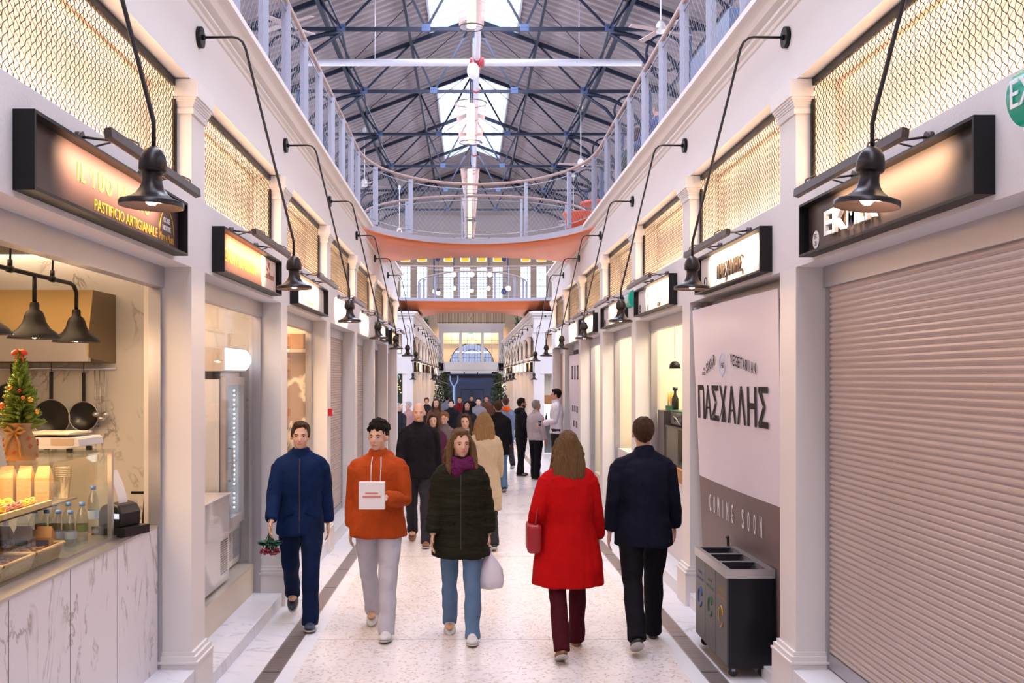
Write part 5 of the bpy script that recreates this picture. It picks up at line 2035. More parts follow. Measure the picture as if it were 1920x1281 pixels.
obj('steam_pipe', MB().tube([(0.0, -0.25, 0.02), (-0.04, -0.15, 0.10), (-0.03, 0.0, 0.11), (0.0, 0.08, 0.06)], 0.008, 6), M_STEEL, t)
obj('green_tray', MB().box(0, 0.35, -0.3, 0.35, 0.16, 0.175), principled('tray_green', (0.04, 0.16, 0.09), 0.4), t)
t = thing('straw_box', 'green box of upright yellow straws on the snack bar', 'straws', (2.20, 11.75, 1.60))
obj('green_box', MB().box(0, 0.10, 0, 0.16, 0, 0.06), principled('tray_green', (0.04, 0.16, 0.09), 0.4), t)
mb = MB()
for i in range(30):
    x = 0.01 + 0.08 * rr.random(); y = 0.01 + 0.14 * rr.random()
    mb.tube([(x, y, 0.0), (x + rr.uniform(-.01, .01), y + rr.uniform(-.015, .015), 0.20 + 0.02 * rr.random())], 0.0035, 5)
obj('straws', mb, principled('straw_yellow', (0.75, 0.48, 0.10), 0.5), t)
t = thing('syrup_bottle', 'dark syrup bottle next to the yellow straws', 'bottle', (2.24, 11.55, 1.62))
obj('bottle_body', MB().lathe([(0, 0), (0.04, 0), (0.04, 0.13), (0.015, 0.18), (0.015, 0.22), (0.03, 0.225), (0.03, 0.26), (0, 0.26)], n=16), M_BLKPL, t)
t = thing('cash_register', 'dark till cabinet at the far end of the snack bar', 'till', (2.15, 11.75, 1.0))
obj('till_body', MB().box(0, 0.35, 0, 0.38, 0.0, 0.60), principled('till_dark', (0.05, 0.04, 0.05), 0.4), t)
t = thing('small_pendant', 'little black dome pendant inside the snack bar', 'pendant lamp', (2.32, 11.95, 2.10))
obj('dome_shade', MB().lathe([(0.0, 0.09), (0.03, 0.087), (0.06, 0.055), (0.068, 0.0), (0.064, 0.0), (0.055, 0.05), (0, 0.08)], n=20), M_BLACK, t)
obj('cord', MB().tube([(0, 0, 0.12), (0, 0, 0.9)], 0.005, 5), M_BLACK, t)

# bay 2 right
area('cream_bay_light', (2.9, 14.0, 2.95), (0, 0, 0), 1.2, 2.0, 55, (1.0, 0.84, 0.62))
t = thing('white_counter', 'low white counter in the third right bay', 'counter', (2.12, 12.65, 0.0))
obj('counter_body', MB().box(0, 0.55, 0, 2.5, 0.0, 0.92), principled('counter_white', (0.70, 0.66, 0.68), 0.5), t)
t = thing('wire_display', 'small glass and steel cake display in the third right bay', 'display case', (2.20, 13.2, 0.92))
obj('glass_box', MB().box(0, 0.35, 0, 0.85, 0.02, 0.62), M_GLASS, t)
fr = MB()
for (x, y) in ((0, 0), (0.35, 0), (0, 0.85), (0.35, 0.85)):
    fr.bar((x, y, 0), (x, y, 0.64), 0.02)
fr.box(0, 0.35, 0, 0.85, 0.30, 0.31); fr.box(-0.01, 0.36, -0.01, 0.86, 0.62, 0.64); fr.box(-0.01, 0.36, -0.01, 0.86, 0, 0.02)
obj('steel_frame', fr, M_DARKG, t)
# bay 3 right: red topped fridge
area('fridge_bay_light', (2.9, 17.0, 2.95), (0, 0, 0), 1.2, 2.0, 50, (1.0, 0.90, 0.76))
t = thing('red_fridge', 'upright fridge with red header in the fourth right bay', 'fridge', (2.16, 16.5, 0.1))
obj('cabinet', MB().box(0.0, 0.6, 0, 0.75, 0, 1.60), M_DARKG, t)
obj('red_header', MB().box(-0.02, 0.6, 0, 0.75, 1.62, 1.80), principled('header_red', (0.45, 0.05, 0.04), 0.4), t)
obj('lit_door', MB().box(-0.012, -0.002, 0.2, 0.7, 0.45, 1.52), emission('fridge_white_glow', (0.95, 0.97, 1.0), 2.2), t)
g = MB()
for q in range(9): g.box(-0.012, 0, 0.05, 0.7, 0.05 + 0.035 * q, 0.07 + 0.035 * q)
obj('vent_slats', g, principled('vent_brown', (0.30, 0.16, 0.12), 0.5), t)
# bay 4 right: second banner
t = thing('shop_banner', 'distant lavender banner with small dark glyphs in the fifth right bay', 'banner')
obj('white_sheet', MB().box(1.985, 1.995, P(4) + 0.25, P(5) - 0.3, 0.75, 2.45), M_BANW, t)
obj('taupe_sheet', MB().box(1.985, 1.995, P(4) + 0.25, P(5) - 0.3, -0.15, 0.75), M_BANG, t)
mb = MB()
for (y, z, h) in ((20.5, 1.95, 0.28), (20.0, 1.95, 0.28), (19.5, 1.95, 0.28), (20.4, 1.3, 0.12), (20.0, 1.3, 0.12), (19.6, 1.3, 0.12), (20.2, 1.0, 0.12), (19.7, 1.0, 0.12)):
    for (a, b, c, d) in ((-.1, .1, 0, .1), (-.1, .1, .9, 1), (-.1, -.06, 0, 1), (.06, .1, 0, 1)):
        mb.box(1.978, 1.985, y + a, y + b, z + c * h, z + d * h)
obj('glyph_print', mb, M_TXT, t)

# ================================================================ FAR BLOCK fittings
for s in (-1, 1):
    sd = side_txt[s]
    for i in range(8):
        y0 = FARK[i] + PW + 0.01
        nm = ['closest to the crossing', 'second past the crossing', 'third past the crossing', 'fourth past the crossing', 'fifth past the crossing', 'sixth past the crossing', 'seventh past the crossing', 'next to the end wall'][i]
        grille(s, y0, -0.5, 'woven wire grille on the far %s wall, %s' % (sd, nm), 'wire grilles along the far %s wall' % sd)
        area('far_grille_light', (s * (FACE + 0.15), y0 + 1.3, 2.70), (PI, 0, 0), 0.05, 2.4, 12, WARM)
        y = FARK[i] + (0.6 if i == 0 else 0)
        zr = 2.40 - 0.0152 * y
        bell_lamp(s, y, -0.55, zr, 'small distant bell lamp on the far %s wall, %s' % (sd, nm), 'bell lamps along the far %s wall' % sd)
        if i < 5:
            point('far_bell_glow', (s * (FACE - 0.615), y, zr + 0.006), 4, WARM, 0.025)
        yc = FARK[i] + 1.5
        dark = (s < 0 and i in (0, 2, 3, 5)) or (s > 0 and i in (0, 5, 6))
        if dark:
            t = sign_box(s, yc, -0.55, 'black framed lit sign on the far %s wall, %s' % (sd, nm), panel=M_PDARK, group='signs along the far %s wall' % sd)
            text('sign_lettering', ['BAR', 'GRILL', 'FISH', 'WINE', 'TEA', 'MEZE', 'OINOS', 'X'][i], M_GOLD, sM(s, 0, 0.08), t, w=0.8, h=0.13)
        a = area('far_sign_light', (s * (FACE - 0.235), yc, 2.44), (0, s * R(-48), 0), 0.03, 1.5, 14, WARM)
        t = thing('picture_light', 'slim bar light on the far %s wall, %s' % (sd, nm), 'sign light', (s * FACE, yc, 2.48), 0, 'bar lights along the far %s wall' % sd)
        bar_light_parts(s, t)
        # closed shop front panels between the piers
        mb = MB(); mb.box(s * 2.12, s * 2.16, FARK[i] + PW, FARK[i + 1] - PW, fz(y) - 0.1, 2.19)
        c = [(0.60, 0.46, 0.33), (0.55, 0.48, 0.42), (0.66, 0.56, 0.46), (0.50, 0.42, 0.36)][i % 4]
        tag(obj('closed_shopfront', mb, principled('far_front_%d' % (i % 4), c, 0.6)), 'pale closed shopfront on the far %s side, %s' % (sd, nm), 'shopfront', 'closed shopfronts of the far %s row' % sd)

# fittings on the white end faces of the far block, towards the camera
for s in (-1, 1):
    sd = side_txt[s]
    t = thing('wire_grille', 'small lit wire grille on the %s wall face across the crossing' % sd, 'grille', (s * 2.25, 31.33, 2.72))
    fr = MB(); fr.box(0, s * 1.2, 0, 0.03, 0, 0.02); fr.box(0, s * 1.2, 0, 0.03, 0.61, 0.64); fr.box(0, s * 0.03, 0, 0.03, 0, 0.64); fr.box(s * 1.17, s * 1.2, 0, 0.03, 0, 0.64)
    obj('grille_frame', fr, M_BLACK, t)
    w = MB()
    for i in range(-10, 21):
        for sg in (1, -1):
            pts = []
            for k in range(11):
                x = (i + k) * 0.06; z = k * 0.06 if sg > 0 else 0.62 - k * 0.06
                if 0 <= x <= 1.2: pts.append((s * x, 0.0, z + 0.01))
            if len(pts) > 1: w.tube([pts[0], pts[-1]], 0.003, 3)
    obj('woven_wire', w, M_GRWIRE, t)
    obj('back_board', MB().box(0, s * 1.2, 0.14, 0.15, 0, 0.64), M_GRBACK, t)
    area('end_face_light', (s * 2.85, 31.44, 2.75), (PI, 0, 0), 1.1, 0.05, 6, WARM)
    # lamps on these faces
    t = thing('bell_lamp', 'bell lamp on the white %s wall face across the crossing' % sd, 'wall lamp', (s * 2.08, 31.19, 3.62))
    obj('wall_disc', MB().tube([(0, 0, 0), (0, -0.03, 0)], 0.068, 18), M_BLACK, t)
    obj('rod', MB().tube([(0, -0.03, 0), (-s * 0.02, -0.25, 0), (-s * 0.10, -0.33, -0.1), (-s * 0.22, -0.6, -1.35), (-s * 0.22, -0.6, -1.5)], 0.0085, 6), M_BRONZE, t)
    M = Matrix.Translation((-s * 0.22, -0.6, -1.49))
    mb = MB(); mb.lathe(BELL, n=24, M=M); mb.lathe(BELLIN, n=24, M=M)
    obj('bell_shade', mb, M_BRONZE, t)
    obj('bulb', MB().ball((-s * 0.22, -0.6, -1.67), 0.026, 10, 8), M_BULB, t)
    # doorway framing
    fr = MB(); fr.box(s * 2.10, s * 2.22, 31.15, 31.45, -0.6, 2.19); fr.box(s * 3.0, s * 3.10, 31.15, 31.45, -0.6, 2.19); fr.box(s * 2.09, s * 3.11, 31.13, 31.47, 2.10, 2.20)
    struct(obj('door_frame_%s' % sd, fr, M_TRIMW))
# dark glass with warm garland inside the left doorway
mb = MB(); mb.box(-3.0, -2.22, 31.52, 31.56, -0.45, 2.1)
tag(obj('dark_door', mb, principled('dark_door_green', (0.02, 0.03, 0.015), 0.3)), 'dark glazed door with fairy lights in the left doorway across the crossing', 'door')
rr = random.Random(8)
mb = MB()
for i in range(40):
    mb.ball((-2.25 - 0.7 * rr.random(), 31.50, 0.7 + 1.3 * rr.random()), 0.013, 6, 4)
tag(obj('fairy_lights', mb, emission('fairy_glow', (1.0, 0.62, 0.12), 6)), 'yellow fairy lights hung in the left doorway', 'fairy lights')
# lit shelf unit behind the right doorway
t = thing('back_bar', 'lit white back bar with bottles in the right doorway', 'shelf unit', (2.25, 31.95, -0.43))
obj('bar_front', MB().box(0, 0.85, 0, 0.5, 0, 1.0), M_DARKG, t)
obj('lit_panel', MB().box(0, 0.85, 0.45, 0.5, 1.0, 1.55), emission('back_bar_glow', (1.0, 0.93, 0.85), 1.1), t)
obj('wooden_shelf', MB().box(0, 0.85, 0.1, 0.5, 1.55, 1.85), M_WOOD, t)
for i in range(3):
    o = obj('bar_bottle', MB().lathe([(0, 0), (0.035, 0), (0.035, 0.16), (0.012, 0.21), (0.012, 0.28), (0, 0.28)], n=12), M_BLKPL)
    o.location = (2.36 + 0.25 * i, 32.15, 0.57)
    tag(o, 'dark bottle standing on the lit back bar in the right doorway', 'bottle', 'bottles on the back bar')
area('doorway_light', (2.85, 32.4, 2.0), (0, 0, 0), 0.8, 1.2, 20, (1, 0.9, 0.8))
# cctv camera
t = thing('security_camera', 'white dome camera high on the right wall face across the crossing', 'camera', (2.30, 31.2, 3.93))
obj('camera_body', MB().tube([(0, 0, 0), (-0.05, -0.14, -0.03)], 0.05, 12), M_WHITE, t)
obj('lens', MB().ball((-0.055, -0.155, -0.035), 0.036, 10, 8), M_BLKPL, t)

# ================================================================ END WALL of the aisle
YE = 58.5
zf = fz(YE)
M_ENDW = principled('end_wall_white', (0.72, 0.68, 0.68), 0.6)
mb = MB()
mb.box(-1.9, 1.9, YE, YE + 0.3, 4.62, 5.10)
mb.box(-1.9, -1.62, YE, YE + 0.3, 2.30, 4.62); mb.box(1.62, 1.9, YE, YE + 0.3, 2.30, 4.62)
mb.box(-1.9, 1.9, YE, YE + 0.3, 2.30, 2.86)
mb.box(-1.9, -1.62, YE, YE + 0.3, zf, 2.30); mb.box(1.62, 1.9, YE, YE + 0.3, zf, 2.30)
struct(obj('wall_aisle_end', mb, M_ENDW))
mb = MB()
mb.box(-2.0, 2.0, YE - 0.12, YE, 5.05, 5.14); mb.box(-1.95, 1.95, YE - 0.06, YE, 4.95, 5.05); mb.box(-1.9, 1.9, YE - 0.04, YE, 2.32, 2.36)
struct(obj('trim_7', mb, M_TRIMW))
# three part window
mb = MB()
for (a, b) in ((-1.75, -1.60), (-0.68, -0.50), (0.60, 0.78), (1.70, 1.85)):
    mb.box(a - 0.02, b - 0.02, YE - 0.02, YE + 0.1, 2.86, 4.62)
mb.box(-1.78, 1.88, YE - 0.035, YE + 0.11, 4.58, 4.66); mb.box(-1.78, 1.88, YE - 0.035, YE + 0.11, 2.82, 2.88)
for x in (-1.14, -0.21, 0.05, 0.31, 1.22):
    mb.box(x - 0.015, x + 0.015, YE + 0.02, YE + 0.06, 2.86, 4.6)
for z in (3.30, 3.72, 4.15):
    mb.box(-1.6, 1.7, YE + 0.02, YE + 0.06, z - 0.012, z + 0.012)
w = struct(obj('window_61', mb, M_TRIMW))
obj('glass_pane', MB().box(-1.6, 1.7, YE + 0.045, YE + 0.05, 2.88, 4.6), M_GLASS, w)
# inner vestibule: warm plaster wall with an arched opening and iron tracery, daylight beyond
YA = 60.2
RA = 1.36
mb = MB()
n = 28
pts = [(0.05 + RA * math.cos(PI * i / n), 2.70 + RA * 1.0 * math.sin(PI * i / n)) for i in range(n + 1)]
for i in range(n):
    (xa, zz0), (xb, zz1) = pts[i], pts[i + 1]
    mb.add([(xa, YA, zz0), (xb, YA, zz1), (xb, YA, 5.0), (xa, YA, 5.0), (xa, YA + 0.3, zz0), (xb, YA + 0.3, zz1), (xb, YA + 0.3, 5.0), (xa, YA + 0.3, 5.0)],
           [(0, 1, 2, 3), (4, 7, 6, 5), (0, 4, 5, 1), (3, 2, 6, 7)])
mb.box(-4, 0.05 - RA, YA, YA + 0.3, 2.4, 5.0); mb.box(0.05 + RA, 4, YA, YA + 0.3, 2.4, 5.0)
struct(obj('wall_arch', fixn(obj('tmp', MB(), M_ENDW)) and mb, principled('warm_vestibule_plaster', (0.80, 0.62, 0.40), 0.7)))
bpy.data.objects.remove(bpy.data.objects['tmp'])
area('vestibule_light', (0, 59.6, 4.9), (R(20), 0, 0), 3.2, 0.5, 95, WARM)
mb = MB()
for i in range(-7, 8):
    x = 0.05 + i * 0.17
    h = math.sqrt(max(0, RA * RA - (x - 0.05) ** 2))
    mb.bar((x, YA + 0.15, 2.70), (x, YA + 0.15, 2.70 + h), 0.018)
mb.tube([(0.05 + RA * 0.98 * math.cos(PI * i / 24), YA + 0.15, 2.70 + RA * 0.98 * math.sin(PI * i / 24)) for i in range(25)], 0.03, 6)
mb.tube([(0.05 + RA * 0.6 * math.cos(PI * i / 24), YA + 0.12, 2.70 + RA * 0.7 * math.sin(PI * i / 24)) for i in range(25)], 0.02, 6)
mb.bar((-1.3, YA + 0.15, 3.2), (1.4, YA + 0.15, 3.2), 0.03)
struct(obj('window_62', mb, M_TRUSS))
mb = MB(); mb.box(-1.3, 1.4, YA + 0.30, YA + 0.34, 3.48, 3.53)
tag(obj('tube_light', mb, emission('tube_glow', (1, 0.95, 0.95), 3)), 'long white tube light seen through the arched window', 'tube light')
mb = MB(); mb.box(-6, 6, 66, 66.1, -1.0, 5.4)
tag(obj('street_facade', mb, principled('street_facade_blue', (0.28, 0.33, 0.50), 0.8, vary=0.4, vscale=0.8)), 'bluish building front across the street beyond the arched window', 'building')
mb = MB(); mb.box(-0.15, 0.15, 58.75, 58.8, 4.53, 4.62)
tag(obj('exit_sign', mb, emission('exit_glow', (0.05, 0.7, 0.35), 1.5)), 'tiny glowing green exit sign inside the end window', 'exit sign')
# entrance: glazed lobby under the window
mb = MB()
mb.box(-1.62, 1.62, YE + 0.05, YE + 0.25, 2.18, 2.30)
mb.box(-1.62, 1.62, YE - 0.05, YE + 0.1, 1.95, 2.10)
struct(obj('door_header_beam', mb, M_BLACK))
mb = MB()
for (a, b) in ((-1.2, -0.42), (-0.36, 0.36), (0.42, 1.2)):
    mb.box(a, b, YE - 0.03, YE + 0.0, 2.215, 2.25)
tag(obj('led_line', mb, emission('cool_line_glow', (0.85, 0.85, 1.0), 2.5)), 'three bright line lights above the entrance doors', 'line light')
M_NAVY = principled('lobby_navy', (0.022, 0.027, 0.065), 0.4)
mb = MB(); mb.box(-1.9, 1.9, 61.9, 62.0, zf, 2.3)
struct(obj('wall_lobby_back', mb, M_NAVY))
mb = MB(); mb.box(-1.9, 1.9, YE + 0.3, 62, 2.3, 2.4)
struct(obj('ceiling_lobby', mb, principled('lobby_ceiling', (0.32, 0.30, 0.36), 0.5)))
for i, x in enumerate((-0.62, 0.10)):
    t = thing('lobby_door', 'dark glazed entrance door leaf, %s of the pair' % ('left' if i == 0 else 'right'), 'door', (x, 60.4, fz(60)))
    fr = MB()
    fr.box(0, 0.06, 0, 0.05, 0, 2.1); fr.box(0.62, 0.68, 0, 0.05, 0, 2.1); fr.box(0.06, 0.62, 0, 0.05, 2.02, 2.1); fr.box(0.06, 0.62, 0, 0.05, 0, 0.25)
    obj('door_frame', fr, M_TRUSS, t)
    obj('pane', MB().box(0.06, 0.62, 0.02, 0.03, 0.25, 2.02), M_GLASS, t)
mb = MB(); mb.box(-0.75, 0.90, 60.35, 60.45, 1.28, 1.36); mb.box(-0.75, 0.90, 60.35, 60.45, 1.36, 1.85); 
struct(obj('door_transom', mb, M_NAVY))
area('lobby_light', (0, 60.0, 2.2), (0, 0, 0), 2.5, 1.0, 14, (0.7, 0.78, 1.0))
# pale blue Y-shaped iron column in the lobby
t = thing('iron_column', 'slender pale blue Y shaped column inside the entrance', 'column', (-0.98, 57.4, fz(57)))
mb = MB(); mb.lathe([(0.09, 0), (0.07, 0.1), (0.06, 2.2), (0.09, 2.3)], n=12)
for sg in (-1, 1):
    mb.tube([(0, 0, 2.2), (sg * 0.12, 0, 2.38), (sg * 0.22, 0, 2.6), (sg * 0.22, 0, 2.85)], 0.035, 6)
obj('column_shaft', mb, principled('pale_blue_paint', (0.32, 0.48, 0.72), 0.5), t)
obj('warm_globe', MB().ball((0, 0, 0), 0.10, 14, 10), emission('globe_glow', (1.0, 0.70, 0.35), 6), loc=(1.62, 52.0, 1.55))
tag(bpy.data.objects['warm_globe'], 'single warm glowing globe bulb in front of the right shrub', 'globe light')
# balcony rail above the end wall
t = thing('balcony_rail', 'dark vertical bar balcony rail above the end window', 'railing', (0, 58.6, 5.14))
mb = MB()
for i in range(45):
    x = -1.95 + 3.9 * i / 44
    if abs(x) > 0.17:
        mb.bar((x, 0, 0), (x, 0, 0.95), 0.018)
mb.box(-1.95, 1.95, -0.02, 0.02, 0.93, 0.98); mb.box(-1.95, 1.95, -0.02, 0.02, 0.05, 0.08)
for z in (0.1, 0.5):
    mb.bar((-0.15, 0, z), (0.15, 0, z + 0.4), 0.018); mb.bar((0.15, 0, z), (-0.15, 0, z + 0.4), 0.018)
obj('bars', mb, M_BLACK, t)

# hanging globes on a blue frame under the end windows
t = thing('light_frame', 'navy metal frame hung in front of the end windows', 'lighting frame', (0, 52.0, 0))
mb = MB()
for (a, b) in (((-1.95, 8.3), (1.9, 8.3)), ((-1.95, 6.9), (1.9, 6.9)), ((-1.95, 6.6), (1.9, 6.6)), ((-1.95, 7.5), (1.9, 7.5)), ((-1.95, 7.2), (1.9, 7.2))):
    mb.bar((a[0], 0, a[1]), (b[0], 0, b[1]), 0.035)
for x in (-1.95, 1.9):
    mb.bar((x, 0, 6.3), (x, 0, 9.5), 0.07)
    mb.ball((x + (0.2 if x < 0 else -0.2), 0, 6.45), 0.16, 10, 8)
    mb.ball((x + (0.2 if x < 0 else -0.2), 0, 8.15), 0.13, 10, 8)
obj('frame_bars', mb, principled('frame_navy', (0.05, 0.07, 0.22), 0.4), t)
for i, (x, z, r, y) in enumerate(((-0.90, 7.15, 0.13, 50), (0.02, 7.15, 0.13, 50), (0.92, 7.15, 0.13, 50), (-0.90, 6.72, 0.11, 53), (0.02, 6.6, 0.11, 53), (0.92, 6.72, 0.11, 53), (1.85, 6.45, 0.13, 50), (-1.85, 6.3, 0.11, 50), (-1.70, 6.3, 0.11, 51))):
    t = thing('globe_pendant', 'warm glass globe pendant, %s' % ['upper row left', 'upper row middle', 'upper row right', 'lower row left', 'lower row middle', 'lower row right', 'single by the right frame post', 'outer one by the left frame post', 'inner one by the left frame post'][i], 'pendant lamp', (x, y, z), 0, 'globe pendants before the end windows')
    obj('globe', MB().ball((0, 0, 0), r, 14, 10), emission('globe_glow_soft', (1.0, 0.82, 0.60), 4), t)
    obj('rod', MB().tube([(0, 0, r), (0, 0, 9.5 - z)], 0.018, 6), principled('frame_navy', (0.05, 0.07, 0.22), 0.4), t)

# ================================================================ PLANTS
def leafy(name, label, cat, x, y, z, h, r, seed, col, n=900, leaf=0.09, group=None, planter=True):
    t = thing(name, label, cat, (x, y, z), 0, group)
    rr = random.Random(seed)
    mb = MB()
    for i in range(n):
        zz = (0.12 + 0.88 * rr.random()) * h
        f = math.sin(PI * min(1, 0.12 + 0.86 * zz / h)) ** 0.5
        a = rr.random() * 2 * PI
        rad = r * f * rr.uniform(0.25, 1.0)
        c = Vector((rad * math.cos(a), rad * math.sin(a), zz))
        d = Vector((rr.uniform(-1, 1), rr.uniform(-1, 1), rr.uniform(-0.6, 0.9))).normalized()
        w = d.cross(Vector((rr.uniform(-1, 1), rr.uniform(-1, 1), rr.uniform(-1, 1)))).normalized()
        L = leaf * rr.uniform(0.7, 1.3)
        nrm = d.cross(w) * L * 0.15
        mb.add([c, c + d * L * .45 + w * L * .28 + nrm, c + d * L, c + d * L * .45 - w * L * .28 + nrm], [(0, 1, 2, 3)])
    obj('foliage', mb, principled(col[0], col[1], 0.55, vary=0.4, vscale=5), t)
    mb = MB()
    for i in range(7):
        a = i * 0.9
        mb.tube([(0.04 * math.cos(a), 0.04 * math.sin(a), 0), (0.1 * math.cos(a), 0.1 * math.sin(a), h * .4), (r * .4 * math.cos(a), r * .4 * math.sin(a), h * .85)], [0.02, 0.014, 0.006], 5)
    obj('stem', mb, principled('bark_brown', (0.10, 0.06, 0.03), 0.8), t)
    if planter:
        obj('planter', MB().box(-r * .6, r * .6, -r * .6, r * .6, -0.02, 0.5), M_DARKG, t)


GR = ('shrub_green', (0.035, 0.075, 0.02))
leafy('tall_shrub', 'tall dense green shrub left of the entrance doors', 'shrub', -1.45, 50.5, fz(50.5), 2.85, 0.52, 1, GR, 1500, 0.13)
leafy('tall_shrub', 'tall dense green shrub right of the entrance doors', 'shrub', 1.42, 51.5, fz(51.5), 2.85, 0.46, 2, GR, 1500, 0.13)


def palm(x, y, z, lab, seed):
    t = thing('potted_yucca', lab, 'plant', (x, y, z), 0, 'spiky plants on the far cornices')
    rr = random.Random(seed)
    mb = MB()
    for i in range(46):
        a = rr.random() * 2 * PI
        e = rr.uniform(0.1, 1.35)
        L = rr.uniform(0.35, 0.6)
        pts = []
        for k in range(6):
            u = k / 5
            pts.append(Vector((math.cos(a) * math.cos(e) * L * u, math.sin(a) * math.cos(e) * L * u, 0.25 + math.sin(e) * L * u - 0.15 * u * u)))
        w = Vector((-math.sin(a), math.cos(a), 0))
        vs = []
        for k, p in enumerate(pts):
            ww = 0.022 * math.sin(PI * (0.15 + 0.85 * k / 5)) + 0.002
            vs += [p + w * ww, p - w * ww]
        mb.add(vs, [(2 * k, 2 * k + 1, 2 * k + 3, 2 * k + 2) for k in range(5)], True)
    obj('spiky_leaves', mb, principled('yucca_green', (0.05, 0.11, 0.04), 0.5), t)
    obj('pot', MB().lathe([(0, 0), (0.14, 0), (0.17, 0.28), (0.15, 0.28), (0, 0.25)], n=18), M_DARKG, t)


palm(-2.05, 44.0, 4.1, 'spiky green plant on the far left cornice beneath the distant bridge', 3)
palm(2.05, 44.0, 4.1, 'spiky green plant on the far right cornice beneath the distant bridge', 4)

# ================================================================ gallery furniture and things seen through the rail
ORG = principled('kiosk_orange', (0.75, 0.10, 0.03), 0.6)
t = thing('orange_counter', 'orange curved kiosk counter on the near bridge by the right gallery', 'counter', (2.0, 18.75, 4.552))
obj('counter_body', MB().lathe([(0, 0), (0.28, 0), (0.34, 0.45), (0.38, 0.50), (0.38, 0.53), (0, 0.53)], n=24), ORG, t)
t = thing('orange_table', 'tall round orange bar table with white pole on the right gallery', 'table', (2.45, 19.9, 4.5))
obj('table_top', MB().lathe([(0, 0.93), (0.36, 0.93), (0.38, 0.96), (0.36, 0.99), (0, 0.99)], n=24), ORG, t)
obj('pole', MB().tube([(0, 0, 0), (0, 0, 0.94)], 0.05, 10), M_WHITE, t)
t = thing('grey_cabinet', 'blue grey equipment cabinet with black mesh side on the right gallery', 'cabinet', (3.3, 13.2, 4.5))
obj('cabinet_body', MB().box(0, 0.9, 0, 2.3, 0, 2.4), principled('cabinet_blue_grey', (0.10, 0.14, 0.26), 0.5), t)
obj('mesh_side', MB().box(-0.02, 0.92, -1.9, 0.0, 0, 2.1), M_BLACK, t)

# ================================================================ PEOPLE
def voxel(mb, size, it=3, fac=0.5):
    """one continuous surface out of overlapping closed shapes"""
    me = bpy.data.meshes.new('tmp')
    me.from_pydata(mb.v, [], mb.f)
    o = bpy.data.objects.new('tmp', me)
    COL.objects.link(o)
    m = o.modifiers.new('r', 'REMESH'); m.mode = 'VOXEL'; m.voxel_size = size; m.adaptivity = 0
    m = o.modifiers.new('s', 'SMOOTH'); m.factor = fac; m.iterations = it
    dg = bpy.context.evaluated_depsgraph_get()
    out = bpy.data.meshes.new_from_object(o.evaluated_get(dg))
    bpy.data.objects.remove(o, do_unlink=True)
    bpy.data.meshes.remove(me)
    out.polygons.foreach_set('use_smooth', [True] * len(out.polygons))
    return out


from mathutils import noise as NZ


def folds(me, amp=0.006, f=(7, 7, 3.5), amp2=0.0028, f2=17, quilt=0.0, push=0.0):
    """soft folds pressed into a garment, or locks into hair"""
    me.update()
    off = random.random() * 50
    nn = [v.normal.copy() for v in me.vertices]
    for v, n in zip(me.vertices, nn):
        c = v.co
        d = amp * NZ.noise(Vector((c.x * f[0] + off, c.y * f[1], c.z * f[2]))) * 1.6
        if amp2:
            d += amp2 * NZ.noise(Vector((c.x * f2, c.y * f2 + off, c.z * f2 * 0.7))) * 1.6
        if quilt:
            d += quilt * (abs(math.sin(c.z * PI / 0.095)) - 0.6)
        v.co = c + n * (d + push)
    return me


def mobj(name, me, mat, parent):
    me.name = name
    me.materials.clear()
    me.materials.append(mat)
    o = bpy.data.objects.new(name, me)
    COL.objects.link(o)
    o.parent = parent
    return o


def sx_(i):
    return -1 if i == 0 else 1


def cloth(name, color, rough=0.85, folds=0.6, scale=5.0, metal=0.0, aniso=None):
    if name in MATS:
        return MATS[name]
    m = principled(name, color, rough, metal, bump=folds, bscale=scale, vary=0.12, vscale=8, aniso=aniso)
    for n in m.node_tree.nodes:
        if n.type == 'BUMP':
            n.inputs['Distance'].default_value = 0.06
    m.node_tree.nodes['Principled BSDF'].inputs['Specular IOR Level'].default_value = 0.15
    return m


SKIN = principled('skin_light', (0.62, 0.36, 0.26), 0.5)
SKIN2 = principled('skin_tan', (0.42, 0.23, 0.15), 0.5)
M_EYE = principled('eye_white', (0.40, 0.37, 0.35), 0.4)
M_IRIS = principled('iris_dark', (0.03, 0.018, 0.012), 0.2)
M_LIP = principled('lip_rose', (0.50, 0.17, 0.15), 0.45)
def hairmat(n, c):
    return cloth('hair_' + n, c, 0.55, 1.0, 14, aniso=(9, 9, 1.0))
HB = hairmat('black', (0.018, 0.012, 0.010)); HBR = hairmat('brown', (0.09, 0.045, 0.022)); HBL = hairmat('blonde', (0.36, 0.21, 0.09))
HDB = hairmat('dark_blonde', (0.22, 0.12, 0.055)); HG = hairmat('grey', (0.40, 0.37, 0.36)); HW = hairmat('white', (0.65, 0.62, 0.60))


